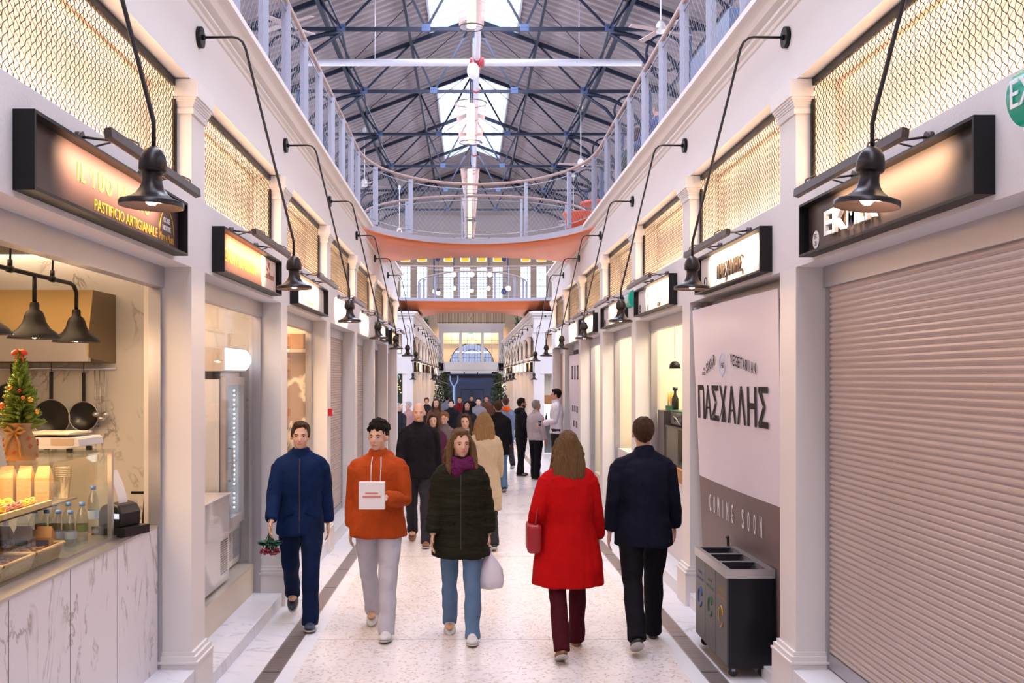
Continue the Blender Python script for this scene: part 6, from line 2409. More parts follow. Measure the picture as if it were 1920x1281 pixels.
def person(label, x, y, yaw=0.0, H=1.74, z=None, top=None, bottom=None, hair=None, hairstyle='short', skin=None, coat=0.90, flare=1.0, bulk=1.0,
           legs=((18, 8), (-16, 22)), arms=((-14, 14), (16, 22)), abd=(7, 7), headyaw=0, headnod=0, lean=0, shoe=None, vs=0.012, collar=True, hood=False,
           skirt=False, cat='person', group=None, female=False, seat=False, fist=(False, False), scarf=None, print_=None, beard=False, glasses=False, quilt=0.0, zipper=False, pouch=False, armyaw=(0, 0)):
    """a walking, standing or sitting figure; it faces +Y before the turn"""
    k = H / 1.75
    skin = skin or SKIN
    # ---- joints
    J = {}
    hipz = 0.93 * k
    L1, L2 = 0.44 * k, 0.42 * k
    low = 9
    for i, sx in enumerate((-1, 1)):
        a, b = R(legs[i][0]), R(legs[i][1])
        hp = Vector((sx * 0.092 * k, 0, hipz))
        kn = hp + Vector((sx * 0.008 * k, math.sin(a), -math.cos(a))) * L1
        an = kn + Vector((0, math.sin(a - b), -math.cos(a - b))) * L2
        J['leg', i] = [hp, kn, an, a - b]
        low = min(low, an.z)
    drop = low - 0.075 * k
    for i in (0, 1):
        J['leg', i] = [p - Vector((0, 0, drop)) for p in J['leg', i][:3]] + [J['leg', i][3]]
    D = Vector((0, 0, -drop))
    ln = R(lean)
    piv = Vector((0, 0, hipz)) + D

    def T(p):
        p = Vector(p) * k + D
        q = p - piv
        return piv + Vector((q.x, q.y * math.cos(ln) + q.z * math.sin(ln), q.z * math.cos(ln) - q.y * math.sin(ln)))
    sw = 0.158 if female else 0.178
    for i, sx in enumerate((-1, 1)):
        s_, e_ = R(arms[i][0]), R(arms[i][1])
        ab = R(abd[i])
        sh = T((sx * sw, -0.005, 1.395))
        d1 = Vector((sx * math.sin(ab), math.sin(s_) * math.cos(ab), -math.cos(s_) * math.cos(ab))).normalized()
        el = sh + d1 * 0.285 * k
        s2 = s_ + e_
        inn = R(armyaw[i])
        d2 = Vector((sx * (math.sin(ab) * 0.5) - sx * math.sin(inn), math.sin(s2), -math.cos(s2))).normalized()
        wr = el + d2 * 0.245 * k
        J['arm', i] = [sh, el, wr, d2]
    # ---- skin body
    B = MB()
    tors = [(0.86, 0.085, 0.14), (0.93, 0.105, 0.165), (1.0, 0.10, 0.155), (1.08, 0.09, 0.135), (1.2, 0.105, 0.15), (1.3, 0.115, 0.165), (1.38, 0.105, 0.165), (1.43, 0.075, 0.13), (1.46, 0.055, 0.08)]
    B.tube([T((0, 0.0, q[0])) for q in tors], [q[1] * k for q in tors], 16, ry=[q[2] * k for q in tors], up=(0, 1, 0))
    B.tube([T((0, -0.01, 1.40)), T((0, 0.0, 1.50)), T((0, 0.012, 1.57))], [0.062 * k, 0.054 * k, 0.055 * k], 12)
    for i in (0, 1):
        hp, kn, an, sa = J['leg', i]
        B.tube([hp + Vector((0, 0, 0.03)), hp.lerp(kn, .3), hp.lerp(kn, .8), kn, kn.lerp(an, .3), kn.lerp(an, .75), an], [q * k for q in (0.088, 0.085, 0.062, 0.055, 0.057, 0.042, 0.038)], 12)
        B.ball(an + Vector((0, 0.05, -0.04)) * k, (0.04 * k, 0.11 * k, 0.03 * k), 10, 6)
        sh, el, wr, d2 = J['arm', i]
        B.tube([T((sx_(i) * 0.03, -0.01, 1.45)), T((sx_(i) * 0.09, -0.01, 1.41)), sh + Vector((-sx_(i) * 0.01, 0, -0.01))], [0.045 * k, 0.050 * k, 0.048 * k], 10)
        B.tube([sh + Vector((0, 0, -0.01)), sh.lerp(el, .4), el, el.lerp(wr, .3), wr], [q * k for q in (0.052, 0.046, 0.040, 0.040, 0.027)], 10)
        # hand
        sx = -1 if i == 0 else 1
        lat = Vector((0, 1, 0)); lat = (lat - d2 * lat.dot(d2)).normalized()
        nrm = Vector((-sx, 0, 0)); nrm = (nrm - d2 * nrm.dot(d2)); nrm = (nrm - lat * nrm.dot(lat)).normalized()
        pc = wr + d2 * 0.045 * k
        Mp = Matrix((tuple(lat), tuple(nrm), tuple(d2))).transposed().to_4x4()
        B.ball(pc, (0.040 * k, 0.017 * k, 0.055 * k), 12, 8, Mp)
        curl = 1.15 if fist[i] else 0.35
        fr = 0.0088 * k
        for f, (o_, L) in enumerate(((0.030, 0.068), (0.010, 0.078), (-0.010, 0.073), (-0.029, 0.056))):
            p = wr + d2 * 0.088 * k + lat * o_ * k
            pts = [p - d2 * 0.02 * k, p]
            a = curl * 0.5
            seg = L * k / 3
            for q in range(3):
                dd = d2 * math.cos(a) + nrm * math.sin(a) + lat * o_ * 1.5
                p = p + dd.normalized() * seg
                pts.append(p)
                a += curl
            B.tube(pts, [fr * 1.1, fr * 1.05, fr, fr * .95, fr * .8], 7)
        p = wr + d2 * 0.03 * k + lat * 0.033 * k
        B.tube([p, p + (d2 * .7 + lat * .7).normalized() * 0.035 * k, p + (d2 * .7 + lat * .7).normalized() * 0.035 * k + (d2 + nrm * .5 + lat * .15).normalized() * 0.035 * k], [fr * 1.4, fr * 1.15, fr * .85], 7)
    # head
    hc = T((0, 0.02, 1.625))
    Hm = Matrix.Translation(hc) @ Matrix.Rotation(R(headyaw), 4, 'Z') @ Matrix.Rotation(-R(headnod) - ln * 0.5, 4, 'X')
    def hp_(a, b, c):
        return Hm @ (Vector((a, b, c)) * k)
    Hr = Hm.to_3x3().to_4x4()
    B.ball(hp_(0, -0.012, 0.025), (0.074 * k, 0.094 * k, 0.098 * k), 18, 12, Hr)
    B.ball(hp_(0, 0.030, -0.025), (0.060 * k, 0.060 * k, 0.078 * k), 16, 10, Hr)
    B.ball(hp_(0, 0.055, -0.082), (0.030 * k, 0.028 * k, 0.022 * k), 12, 8, Hr)     # chin
    B.ball(hp_(0, 0.072, 0.022), (0.050 * k, 0.018 * k, 0.014 * k), 12, 8, Hr)      # brow
    B.tube([hp_(0, 0.080, 0.018), hp_(0, 0.100, -0.012), hp_(0, 0.106, -0.028), hp_(0, 0.090, -0.034)], [0.007 * k, 0.010 * k, 0.013 * k, 0.008 * k], 8)
    for sg in (-1, 1):
        B.ball(hp_(sg * 0.034, 0.064, -0.025), (0.020 * k, 0.018 * k, 0.018 * k), 8, 6, Hr)   # cheeks
        B.ball(hp_(sg * 0.078, -0.008, -0.005), (0.010 * k, 0.018 * k, 0.030 * k), 8, 8, Hr)  # ears
    B.ball(hp_(0, 0.082, -0.055), (0.022 * k, 0.012 * k, 0.010 * k), 8, 6, Hr)
    root = thing('person', label, cat, (x, y, fz(y) if z is None else z), yaw, group)
    body = mobj('body', voxel(B, min(vs, 0.0085), 2), skin, root)
    # eyes, lips
    for sg in (-1, 1):
        e = obj('eye', MB().ball(hp_(sg * 0.030, 0.0720, 0.004), (0.0115 * k, 0.0100 * k, 0.0060 * k), 10, 8, Hr), M_EYE, root)
        obj('iris', MB().ball(hp_(sg * 0.030, 0.0798, 0.004), (0.0056 * k, 0.004 * k, 0.0050 * k), 8, 6, Hr), M_IRIS, e)
    for sg in (-1, 1):
        obj('eyebrow', MB().tube([hp_(sg * 0.014, 0.086, 0.020), hp_(sg * 0.030, 0.086, 0.025), hp_(sg * 0.046, 0.076, 0.020)], [0.0022, 0.0034, 0.0016], 6), hair if hair is not None else HG, root)
    obj('lips', MB().ball(hp_(0, 0.0905, -0.056), (0.020 * k, 0.006 * k, 0.0065 * k), 10, 6, Hr), M_LIP, root)
    # ---- trousers
    if bottom is not None:
        P_ = MB()
        wf = 1.12
        P_.tube([T((0, 0, q)) for q in (0.83, 0.90, 0.97, 1.06)], [q * k for q in (0.10, 0.112, 0.106, 0.095)], 16, ry=[q * k for q in (0.155, 0.168, 0.158, 0.14)], up=(0, 1, 0))
        for i in (0, 1):
            hp, kn, an, sa = J['leg', i]
            P_.tube([hp + Vector((0, 0, 0.02)), hp.lerp(kn, .3), hp.lerp(kn, .8), kn, kn.lerp(an, .3), kn.lerp(an, .7), an + (an - kn).normalized() * 0.035], [q * k * (1.05 if not female else 0.97) for q in (0.102, 0.098, 0.078, 0.072, 0.070, 0.066, 0.066)], 14)
        mobj('trousers', folds(voxel(P_, vs, 4), 0.006, (5, 5, 9), 0.003), bottom, root)
    # ---- shoes
    S = shoe or principled('shoe_dark', (0.03, 0.025, 0.025), 0.5)
    for i in (0, 1):
        hp, kn, an, sa = J['leg', i]
        Mf = Matrix.Rotation(sa * 0.8 if not seat else 0, 4, 'X')
        F = MB()
        F.ball(an + Mf @ (Vector((0, 0.02, -0.025)) * k), (0.048 * k, 0.060 * k, 0.052 * k), 12, 8, Mf)
        F.ball(an + Mf @ (Vector((0, 0.075, -0.045)) * k), (0.050 * k, 0.105 * k, 0.030 * k), 14, 8, Mf)
        F.ball(an + Mf @ (Vector((0, 0.0, -0.048)) * k), (0.042 * k, 0.070 * k, 0.028 * k), 12, 8, Mf)
        q = mobj('shoe', voxel(F, 0.010, 2), S, root)
        so = MB(); so.ball(an + Mf @ (Vector((0, 0.05, -0.070)) * k), (0.052 * k, 0.135 * k, 0.012 * k), 16, 6, Mf)
        obj('sole', so, principled('sole_pale', (0.5, 0.48, 0.46), 0.6), q)
    # ---- top
    if top is not None:
        U = MB()
        zs = [coat]
        if coat < 0.85:
            zs += [coat + 0.004, (coat + 0.92) / 2]
        zs += [0.95, 1.04, 1.15, 1.26, 1.34, 1.40, 1.435, 1.465]
        def prof(zv):
            base = [(0.5, 0.15, 0.215), (0.7, 0.145, 0.205), (0.85, 0.138, 0.195), (0.95, 0.130, 0.185), (1.04, 0.120, 0.168), (1.15, 0.122, 0.170), (1.26, 0.132, 0.186), (1.34, 0.122, 0.192), (1.40, 0.105, 0.172), (1.435, 0.085, 0.125), (1.47, 0.068, 0.080)]
            for a, b in zip(base[:-1], base[1:]):
                if a[0] <= zv <= b[0]:
                    t = (zv - a[0]) / (b[0] - a[0])
                    fl = 1 + (flare - 1) * max(0, min(1, (1.05 - zv) / 0.45))
                    bk = bulk if zv < 1.2 else 1 + (bulk - 1) * 0.45
                    return ((a[1] + (b[1] - a[1]) * t) * bk * fl, (a[2] + (b[2] - a[2]) * t) * bk * (0.95 if female else 1.0) * fl)
            return (0.13, 0.18)
        pr = [prof(q) for q in zs]
        U.tube([T((0, 0, q)) for q in zs], [a * k for a, b in pr], 20, ry=[b * k for a, b in pr], up=(0, 1, 0))
        bb = 0.6 + 0.4 * bulk
        for i in (0, 1):
            sh, el, wr, d2 = J['arm', i]
            e2 = wr - d2 * 0.015
            U.ball(sh + Vector((-sx_(i) * 0.014, 0, -0.012)), 0.058 * k * bb, 12, 8)
            U.tube([T((sx_(i) * 0.03, -0.012, 1.462)), T((sx_(i) * 0.085, -0.012, 1.425)), sh + Vector((-sx_(i) * 0.02, 0, -0.012))], [0.050 * k, 0.058 * k, 0.058 * k * bb], 12)
            U.tube([sh + Vector((0, 0, -0.02)), sh.lerp(el, .4), el, el.lerp(e2, .4), e2.lerp(el, .12), e2], [q * k * bb for q in (0.062, 0.062, 0.056, 0.055, 0.050, 0.042)], 12)
        if collar:
            U.tube([T((0, -0.005, 1.43)), T((0, 0.0, 1.50)), T((0, 0.004, 1.525))], [0.088 * k, 0.073 * k, 0.070 * k], 14)
        if hood:
            U.ball(T((0, -0.075, 1.455)), (0.12 * k, 0.075 * k, 0.065 * k), 14, 8)
        g_ = mobj('coat' if coat < 0.86 else 'sweater', folds(voxel(U, vs, 4), 0.008, quilt=quilt, push=0.008), top, root)
        if zipper:
            zz = [coat + 0.02 + (1.42 - coat) * q / 14 for q in range(15)]
            obj('zip', MB().tube([T((0.0, prof(q)[0] + 0.006 + 0.004 * (q > 1.2), q)) for q in zz], 0.006 * k, 6), M_INK, g_)
            for sg in (-1, 1):
                a_, b_ = prof(1.0)
                obj('pocket_flap', MB().box(-0.055, 0.055, -0.006, 0.006, -0.012, 0.012, Matrix.Translation(T((sg * 0.095, a_ * 0.90 + 0.006, 0.98))) @ Matrix.Rotation(-sg * 0.45, 4, 'Z') @ Matrix.Rotation(sg * 0.5, 4, 'Y')), top, g_)
        if pouch:
            a_, b_ = prof(1.02)
            mm = MB(); mm.ball(T((0, a_ * 0.86, 1.0)), (0.125, 0.035, 0.085), 16, 10)
            mobj('front_pocket', voxel(mm, 0.01, 2), top, g_)
            for sg in (-1, 1):
                obj('drawstring', MB().tube([T((sg * 0.035, 0.088, 1.47)), T((sg * 0.04, 0.125, 1.40)), T((sg * 0.038, 0.150, 1.28))], 0.004, 5), M_WHITE, g_)
    if skirt:
        K = MB()
        K.tube([T((0, 0, q)) for q in (skirt[0], skirt[0] + 0.1, 0.9, 1.0)], [q * k for q in (0.15, 0.15, 0.13, 0.11)], 18, ry=[q * k for q in (0.20, 0.195, 0.18, 0.15)], up=(0, 1, 0))
        mobj('skirt', voxel(K, vs, 3), skirt[1], root)
    # ---- hair
    if hair is not None and hairstyle != 'bald':
        A = MB()
        A.ball(hp_(0, -0.026, 0.042), (0.083 * k, 0.098 * k, 0.096 * k), 18, 12, Hr)
        A.ball(hp_(0, 0.030, 0.098), (0.060 * k, 0.045 * k, 0.026 * k), 12, 8, Hr)
        if hairstyle == 'short':
            A.ball(hp_(0, -0.055, -0.005), (0.066 * k, 0.055 * k, 0.062 * k), 12, 8, Hr)
            for sg in (-1, 1):
                A.ball(hp_(sg * 0.070, 0.0, 0.020), (0.013 * k, 0.028 * k, 0.035 * k), 8, 6, Hr)
        elif hairstyle == 'curly':
            rr = random.Random(int(abs(x * 100)))
            for q in range(60):
                a = rr.random() * 2 * PI; b = rr.random() * 1.5
                v = Vector((0.085 * math.sin(b) * math.cos(a), 0.095 * math.sin(b) * math.sin(a) - 0.02, 0.06 + 0.085 * math.cos(b)))
                if v.y < 0.07 or v.z > 0.1:
                    A.ball(Hm @ (v * k), 0.020 * k, 6, 5)
        elif hairstyle in ('long', 'wavy'):
            w = 1.0 if hairstyle == 'long' else 1.15
            A.tube([hp_(0, -0.055, 0.05), hp_(0, -0.07, -0.03), hp_(0, -0.085, -0.12), hp_(0, -0.10, -0.22), hp_(0, -0.105, -0.32)], [q * k for q in (0.055, 0.058, 0.055, 0.040, 0.012)], 14, ry=[q * k * w for q in (0.080, 0.098, 0.116, 0.108, 0.050)], up=(0, 1, 0))
            for sg in (-1, 1):
                A.tube([hp_(sg * 0.066, 0.01, 0.07), hp_(sg * 0.086 * w, 0.012, -0.01), hp_(sg * 0.092 * w, 0.02, -0.10), hp_(sg * 0.096 * w, 0.05, -0.19), hp_(sg * 0.085 * w, 0.065, -0.27)], [q * k for q in (0.020, 0.026, 0.030, 0.028, 0.012)], 10)
            if hairstyle == 'wavy':
                rr = random.Random(5)
                for q in range(26):
                    a = PI + PI * rr.random()
                    r_ = 0.115
                    z_ = -0.02 - 0.24 * rr.random()
                    A.ball(hp_(r_ * math.cos(a), -0.035 + 0.085 * math.sin(a), z_), 0.026 * k, 7, 5)
        mobj('hair', folds(voxel(A, min(vs, 0.008), 1), 0.006, (38, 38, 5), 0.0), hair, root)
    if beard:
        A = MB()
        A.ball(hp_(0, 0.045, -0.072), (0.052 * k, 0.045 * k, 0.038 * k), 12, 8, Hr)
        for sg in (-1, 1):
            A.ball(hp_(sg * 0.052, 0.015, -0.045), (0.014 * k, 0.032 * k, 0.035 * k), 8, 6, Hr)
        mobj('beard', voxel(A, 0.008, 2), hair, root)
    if glasses:
        G = MB()
        for sg in (-1, 1):
            c = Vector((sg * 0.031, 0.093, 0.003))
            G.tube([Hm @ ((c + Vector((0.020 * math.cos(a), 0, 0.016 * math.sin(a)))) * k) for a in [2 * PI * q / 14 for q in range(14)]], 0.0016, 5, closed=True)
            G.tube([hp_(sg * 0.052, 0.09, 0.006), hp_(sg * 0.080, -0.005, 0.006)], 0.0016, 5)
        G.tube([hp_(-0.011, 0.094, 0.006), hp_(0.011, 0.094, 0.006)], 0.0016, 5)
        obj('glasses', G, M_INK, root)
    if scarf is not None:
        F = MB()
        for q in range(3):
            n = 16
            F.tube([T(((0.085 + 0.012 * q) * math.cos(2 * PI * i / n), 0.01 + (0.085 + 0.01 * q) * math.sin(2 * PI * i / n), 1.49 - 0.028 * q + 0.012 * math.sin(3 * 2 * PI * i / n + q))) for i in range(n)], 0.032 * k, 8, closed=True)
        F.ball(T((0.03, 0.12, 1.42)), (0.05, 0.03, 0.07), 10, 8)
        mobj('scarf', voxel(F, vs, 2), scarf, root)
    return root, J, T


def worldpt(root, p):
    c, s = math.cos(root.rotation_euler.z), math.sin(root.rotation_euler.z)
    return Vector((root.location.x + p.x * c - p.y * s, root.location.y + p.x * s + p.y * c, root.location.z + p.z))


NAVY = cloth('navy_cloth', (0.012, 0.014, 0.028)); BLACKC = cloth('black_cloth', (0.006, 0.005, 0.008)); JEAN = cloth('blue_jeans', (0.10, 0.17, 0.28))
CHAR = cloth('charcoal_cloth', (0.022, 0.02, 0.026)); BEIGE = cloth('beige_coat', (0.42, 0.32, 0.22)); LGREY = cloth('light_grey_cloth', (0.46, 0.44, 0.50))
SNEAK = principled('white_sneaker', (0.62, 0.60, 0.62), 0.5)

# --- the five walkers in the foreground
p1, J1, T1 = person('person in a deep blue tracksuit walking close to the left stalls holding flowers', -1.60, 8.55, PI + 0.1, 1.76, top=cloth('deep_blue_track', (0.003, 0.014, 0.062)), bottom=cloth('deep_blue_trousers', (0.003, 0.010, 0.042)),
                    hair=HBR, vs=0.009, shoe=principled('shoe_navy', (0.03, 0.04, 0.08), 0.5), legs=((20, 10), (-18, 26)), coat=0.80, hood=True, zipper=True)
p2, J2, T2 = person('person in a rust orange hoodie and pale grey trousers carrying a white bag', -0.90, 8.2, PI - 0.06, 1.76, top=cloth('rust_orange_fleece', (0.38, 0.055, 0.008)), bottom=LGREY, hair=HB, hairstyle='curly',
                    vs=0.009, shoe=SNEAK, legs=((16, 6), (-14, 18)), arms=((10, 92), (-10, 18)), armyaw=(38, 0), coat=0.82, bulk=1.18, hood=True, headyaw=-12, pouch=True)
p3, J3, T3 = person('person in a dark green quilted parka with purple scarf and blue jeans', -0.22, 8.05, PI, 1.70, top=cloth('dark_green_parka', (0.014, 0.013, 0.006), aniso=(1, 1, 4)), bottom=JEAN, hair=HDB, hairstyle='wavy', female=True,
                    vs=0.009, shoe=SNEAK, coat=0.70, bulk=1.24, legs=((13, 4), (-10, 12)), arms=((-6, 12), (6, 16)), abd=(10, 10), scarf=cloth('purple_knit', (0.10, 0.010, 0.06), scale=30), fist=(True, False), headyaw=14, quilt=0.006, zipper=True)
p4, J4, T4 = person('person with long blonde hair in a bright red coat, seen from behind', 0.60, 7.6, 0.05, 1.70, top=cloth('bright_red_wool', (0.42, 0.001, 0.002)), bottom=cloth('maroon_tights', (0.05, 0.003, 0.008)), hair=HDB, hairstyle='wavy', female=True,
                    vs=0.009, shoe=principled('brown_boot', (0.20, 0.08, 0.04), 0.5), coat=0.56, flare=1.12, bulk=1.24, legs=((-14, 18), (15, 6)), arms=((-8, 40), (8, 14)), abd=(16, 14))
p5, J5, T5 = person('person in a dark navy jacket and black trousers, seen from behind beside the bin', 1.22, 7.85, -0.04, 1.80, top=cloth('navy_jacket', (0.006, 0.007, 0.017)), bottom=BLACKC, hair=HBR, hairstyle='short',
                    vs=0.009, coat=0.78, bulk=1.10, legs=((-16, 22), (14, 5)), arms=((-6, 14), (10, 14)), abd=(11, 11))

# white carrier bag in the parka wearer's hand
w = worldpt(p3, J3['arm', 0][2] + J3['arm', 0][3] * 0.09)
t = thing('carrier_bag', 'white plastic carrier bag held by the green parka wearer', 'bag', (w.x, w.y, w.z))
mb = MB()
n = 20
prof = [(0.01, -0.06), (0.05, -0.12), (0.085, -0.20), (0.095, -0.28), (0.08, -0.34), (0.0, -0.36)]
vs_ = []
for (r, z_) in prof:
    for i in range(n):
        a = 2 * PI * i / n
        rr_ = r * (1 + 0.12 * math.sin(5 * a + z_ * 30))
        vs_.append((rr_ * 1.25 * math.cos(a), rr_ * 0.6 * math.sin(a), z_))
mb.add(vs_, [(i * n + j, (i + 1) * n + j, (i + 1) * n + (j + 1) % n, i * n + (j + 1) % n) for i in range(len(prof) - 1) for j in range(n)], True)
obj('bag_body', mb, principled('carrier_white', (0.72, 0.68, 0.74), 0.4), t)
obj('handles', MB().tube([(0.01, 0, -0.06), (0.025, 0, -0.02), (0.0, 0, 0.012), (-0.025, 0, -0.02), (-0.01, 0, -0.06)], 0.006, 6), principled('carrier_white', (0.72, 0.68, 0.74), 0.4), t)
# white paper bag held in front of the orange hoodie
w = worldpt(p2, J2['arm', 0][2] + J2['arm', 0][3] * 0.06)
t = thing('paper_bag', 'white paper bag with red print held against the orange hoodie', 'bag', (w.x - 0.06, w.y - 0.09, w.z - 0.02))
obj('bag_body', MB().box(-0.10, 0.10, -0.04, 0.04, -0.06, 0.15), principled('paper_white', (0.75, 0.70, 0.72), 0.5), t)
mb = MB(); mb.box(-0.07, 0.07, -0.042, -0.04, 0.03, 0.045); mb.box(-0.05, 0.05, -0.042, -0.04, 0.06, 0.072)
obj('red_print', mb, principled('print_rose', (0.6, 0.2, 0.15), 0.5), t)
# red shoulder bag of the red coat wearer
w = worldpt(p4, J4['arm', 0][1])
t = thing('shoulder_bag', 'red handbag hanging at the red coat wearer\'s left side', 'bag', (w.x - 0.03, w.y + 0.04, w.z - 0.16))
bevel(obj('bag_body', MB().box(-0.06, 0.05, -0.14, 0.14, -0.14, 0.08), principled('bag_red', (0.30, 0.006, 0.012), 0.4), t), 0.03, 3)
obj('strap', MB().tube([(0, -0.12, 0.08), (0.03, -0.08, 0.25), (0.08, 0, 0.40), (0.03, 0.08, 0.25), (0, 0.12, 0.08)], 0.009, 6), principled('bag_red', (0.30, 0.006, 0.012), 0.4), t)
# flowers
w = worldpt(p1, J1['arm', 1][2] + J1['arm', 1][3] * 0.08)
t = thing('flower_bunch', 'small bunch of dark red flowers held low by the blue tracksuit wearer', 'flowers', (w.x, w.y, w.z))
rr = random.Random(2)
mb = MB(); mf = MB(); ml = MB()
for i in range(34):
    a = rr.random() * 2 * PI; q = rr.uniform(0.0, 0.075)
    e = Vector((q * math.cos(a), q * math.sin(a), -0.15 - 0.05 * rr.random()))
    mb.tube([(0, 0, 0.10), (0, 0, 0), e], 0.003, 5)
    mf.ball(e, (0.016, 0.016, 0.011), 8, 6)
    for s_ in (-1, 1):
        c = e * 0.6
        ml.add([c, c + Vector((s_ * 0.04, 0.02, -0.02)), c + Vector((s_ * 0.07, 0.0, 0.01)), c + Vector((s_ * 0.04, -0.02, 0.0))], [(0, 1, 2, 3)])
obj('stems', mb, principled('stem_green', (0.02, 0.09, 0.05), 0.6), t)
obj('blooms', mf, principled('bloom_red', (0.20, 0.008, 0.02), 0.6), t)
obj('leaves', ml, principled('stem_green', (0.02, 0.09, 0.05), 0.6), t)

# --- the bald man behind, the three who stand and talk
person('bald person in a dark jacket walking behind the orange hoodie', -0.80, 12.9, PI, 1.86, top=BLACKC, bottom=CHAR, hair=None, hairstyle='bald', coat=0.84, bulk=1.12, shoe=principled('brown_boot', (0.20, 0.08, 0.04), 0.5), legs=((15, 5), (-14, 20)))
person('bearded person in a black hoodie standing in conversation', 1.08, 23.3, -1.25, 1.82, top=BLACKC, bottom=BLACKC, hair=HB, beard=True, skin=SKIN2, coat=0.86, legs=((3, 2), (-4, 3)), arms=((2, 30), (4, 40)), hood=True, vs=0.010)
person('person in a pale grey sweater and black trousers standing beside the black hoodie', 1.36, 22.35, -0.95, 1.78, top=cloth('pale_grey_knit', (0.42, 0.37, 0.40)), bottom=BLACKC, hair=HG, beard=False, skin=SKIN2, coat=0.88, bulk=1.1, legs=((2, 2), (-3, 2)), arms=((-2, 12), (2, 14)), vs=0.010)
pw, Jw, Tw = person('person with glasses in a white long sleeved shirt facing the other two', 1.72, 21.2, 1.45, 1.84, z=-0.10, top=cloth('white_shirt', (0.74, 0.70, 0.76), folds=0.8), bottom=CHAR, hair=HB, glasses=True, coat=0.86, legs=((2, 2), (-3, 2)), arms=((6, 70), (8, 62)), vs=0.010)
mb = MB(); mb.box(1.50, 2.1, 20.85, 21.55, fz(21) - 0.02, -0.10)
struct(obj('step', mb, M_MARB))
w = worldpt(pw, Jw['arm', 0][2] + Jw['arm', 0][3] * 0.07)
t = thing('coffee_cup', 'dark takeaway cup held by the white shirted person', 'cup', (w.x, w.y, w.z - 0.03))
obj('cup', MB().lathe([(0, 0), (0.028, 0), (0.036, 0.10), (0.038, 0.105), (0, 0.105)], n=16), M_BLKPL, t)
obj('blue_label', MB().lathe([(0.0325, 0.035), (0.0350, 0.07)], n=16), principled('cup_blue', (0.10, 0.25, 0.6), 0.5), t)

# --- the crowd further along
ORA = cloth('orange_scarf', (0.65, 0.08, 0.01)); CREAM = cloth('cream_fleece', (0.55, 0.42, 0.33)); PLAID = cloth('grey_plaid', (0.16, 0.12, 0.13)); PURP = cloth('plum_coat', (0.07, 0.015, 0.04))
BRN = cloth('brown_coat', (0.12, 0.05, 0.03)); PINK = cloth('dusty_pink', (0.40, 0.22, 0.22)); BLUEG = cloth('blue_grey_coat', (0.16, 0.19, 0.28)); GREYC = cloth('mid_grey_coat', (0.20, 0.18, 0.20))


def at_u(u, Z):
    return (u - 878) * Z / 1867.0 - 0.16


crowd = [
    ('person in a long beige coat with loose fair hair behind the green parka', 908, 12.6, 0.1, 1.72, BEIGE, CHAR, HBL, 'wavy', 0.50, True, None),
    ('person in a cream fleece with dark hair walking behind the green parka', 872, 14.8, PI, 1.66, CREAM, BLACKC, HBR, 'long', 0.86, True, None),
    ('person with curly fair hair in a grey plaid coat', 834, 18.6, PI - 0.4, 1.58, PLAID, BLACKC, HBL, 'curly', 0.70, True, None),
    ('person in a plum coat left of the cream fleece', 812, 16.4, PI, 1.62, PURP, BLACKC, HBR, 'long', 0.66, True, None),
    ('broad person in a black coat seen from behind left of the black hoodie', 934, 19.8, 0.05, 1.80, BLACKC, JEAN, HBR, 'short', 0.70, False, None),
    ('person in a blue grey coat with a bright orange scarf', 948, 25.6, 0.2, 1.84, BLUEG, CHAR, HBR, 'short', 0.72, False, 'o'),
    ('person with dark reddish hair in a brown coat in mid crowd', 818, 25.6, PI, 1.80, BRN, BLACKC, HBR, 'long', 0.66, True, None),
    ('person with black hair in a black jacket beside the brown coat', 846, 28.8, PI, 1.76, BLACKC, CHAR, HB, 'short', 0.84, False, None),
    ('person with black wavy hair in a charcoal coat at the crowd centre', 876, 24.2, PI, 1.76, CHAR, BLACKC, HB, 'long', 0.66, True, None),
    ('person in a grey jacket right of the crowd centre', 897, 30.4, PI, 1.78, GREYC, JEAN, HB, 'short', 0.84, False, None),
    ('white haired person in a dark coat near the left doorway', 748, 27.0, PI + 0.5, 1.66, CHAR, BLACKC, HW, 'short', 0.70, True, None),
    ('white haired person in a dusty pink coat near the left doorway', 766, 29.0, PI - 0.7, 1.66, PINK, BLACKC, HW, 'curly', 0.70, True, None),
    ('person in a dark red coat deep in the crowd', 862, 36.0, PI, 1.80, cloth('dark_red_coat', (0.16, 0.015, 0.02)), BLACKC, HBR, 'short', 0.74, False, None),
    ('person in a blue jacket deep in the crowd near the left shrub', 838, 40.0, 0, 1.80, BLUEG, BLACKC, HB, 'short', 0.84, False, None),
    ('person in black deep in the crowd near the entrance doors', 884, 43.0, PI, 1.80, BLACKC, BLACKC, HB, 'short', 0.84, False, None),
    ('person in a brown jacket deep in the crowd near the right shrub', 912, 38.5, PI, 1.80, BRN, BLACKC, HBR, 'short', 0.84, False, None),
    ('person in a charcoal hood left side of the deep crowd', 800, 33.5, PI, 1.78, CHAR, JEAN, HBR, 'short', 0.80, False, None),
]
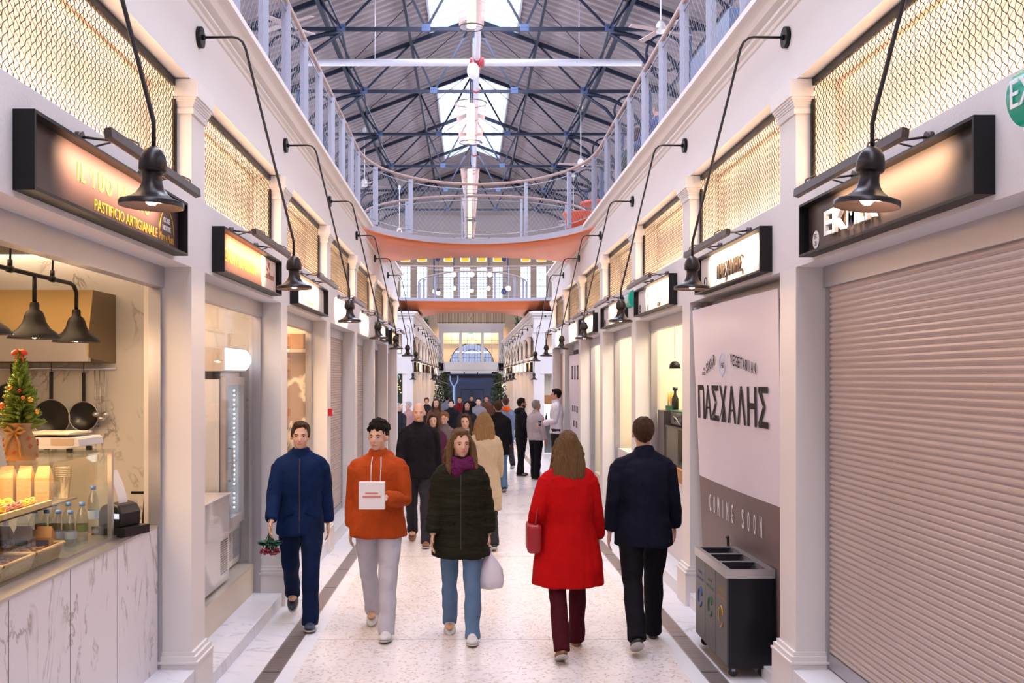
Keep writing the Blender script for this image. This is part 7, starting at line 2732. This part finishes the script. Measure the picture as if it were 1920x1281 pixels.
for i, (lab, u, Z, yaw, H_, tp, bt, hr, st, ct, fe, ex) in enumerate(crowd):
    g = 8 + (i * 5) % 9
    person(lab, at_u(u, Z), Z, yaw, H_, top=tp, bottom=bt, hair=hr, hairstyle=st, coat=ct, female=fe, vs=0.014 if Z < 30 else 0.02, bulk=1.12,
           legs=((g, 5), (-g, 16)), arms=((-g, 15), (g, 20)), scarf=ORA if ex == 'o' else None)

# --- people on the galleries
person('person in a lilac puffer jacket leaning at the left gallery rail', -2.48, 9.0, -PI / 2, 1.72, z=4.5, top=cloth('lilac_puffer', (0.42, 0.33, 0.75), aniso=(1, 1, 6)), bottom=BLACKC, hair=HBR, hairstyle='long', female=True, coat=0.80, bulk=1.2, lean=12, arms=((30, 40), (30, 40)), legs=((2, 2), (-3, 2)))


def gallery_chair(x, y, yaw, lab):
    t = thing('cafe_chair', lab, 'chair', (x, y, 4.5), yaw, 'cafe chairs on the right gallery')
    obj('seat', MB().box(-0.2, 0.2, -0.22, 0.2, 0.43, 0.46), M_WOOD, t)
    obj('backrest', MB().box(-0.2, 0.2, -0.24, -0.22, 0.60, 0.85), M_WOOD, t)
    for (a, b) in ((-0.18, -0.21), (0.18, -0.21), (-0.18, 0.18), (0.18, 0.18)):
        obj('leg', MB().bar((a, b, 0), (a, b, 0.85 if b < 0 else 0.43), 0.025), M_BLACK, t)


gallery_chair(2.50, 13.9, 0.4, 'cafe chair under the plaid shirted person on the right gallery')
person('seated grey haired person in a blue plaid shirt on the right gallery', 2.50, 13.86, 0.4, 1.74, z=4.5, top=cloth('blue_plaid', (0.10, 0.12, 0.28), scale=20), bottom=CHAR, hair=HG, coat=0.88, legs=((84, 84), (84, 84)), arms=((30, 60), (30, 60)), seat=True)
gallery_chair(2.45, 15.1, 0.3, 'cafe chair under the green coated person on the right gallery')
person('seated person in a dark green coat on the right gallery', 2.45, 15.06, 0.3, 1.66, z=4.5, top=cloth('gallery_green_coat', (0.05, 0.08, 0.06)), bottom=CHAR, hair=HBR, hairstyle='long', female=True, coat=0.80, bulk=1.2, legs=((84, 84), (84, 84)), arms=((30, 60), (30, 60)), seat=True, lean=8)
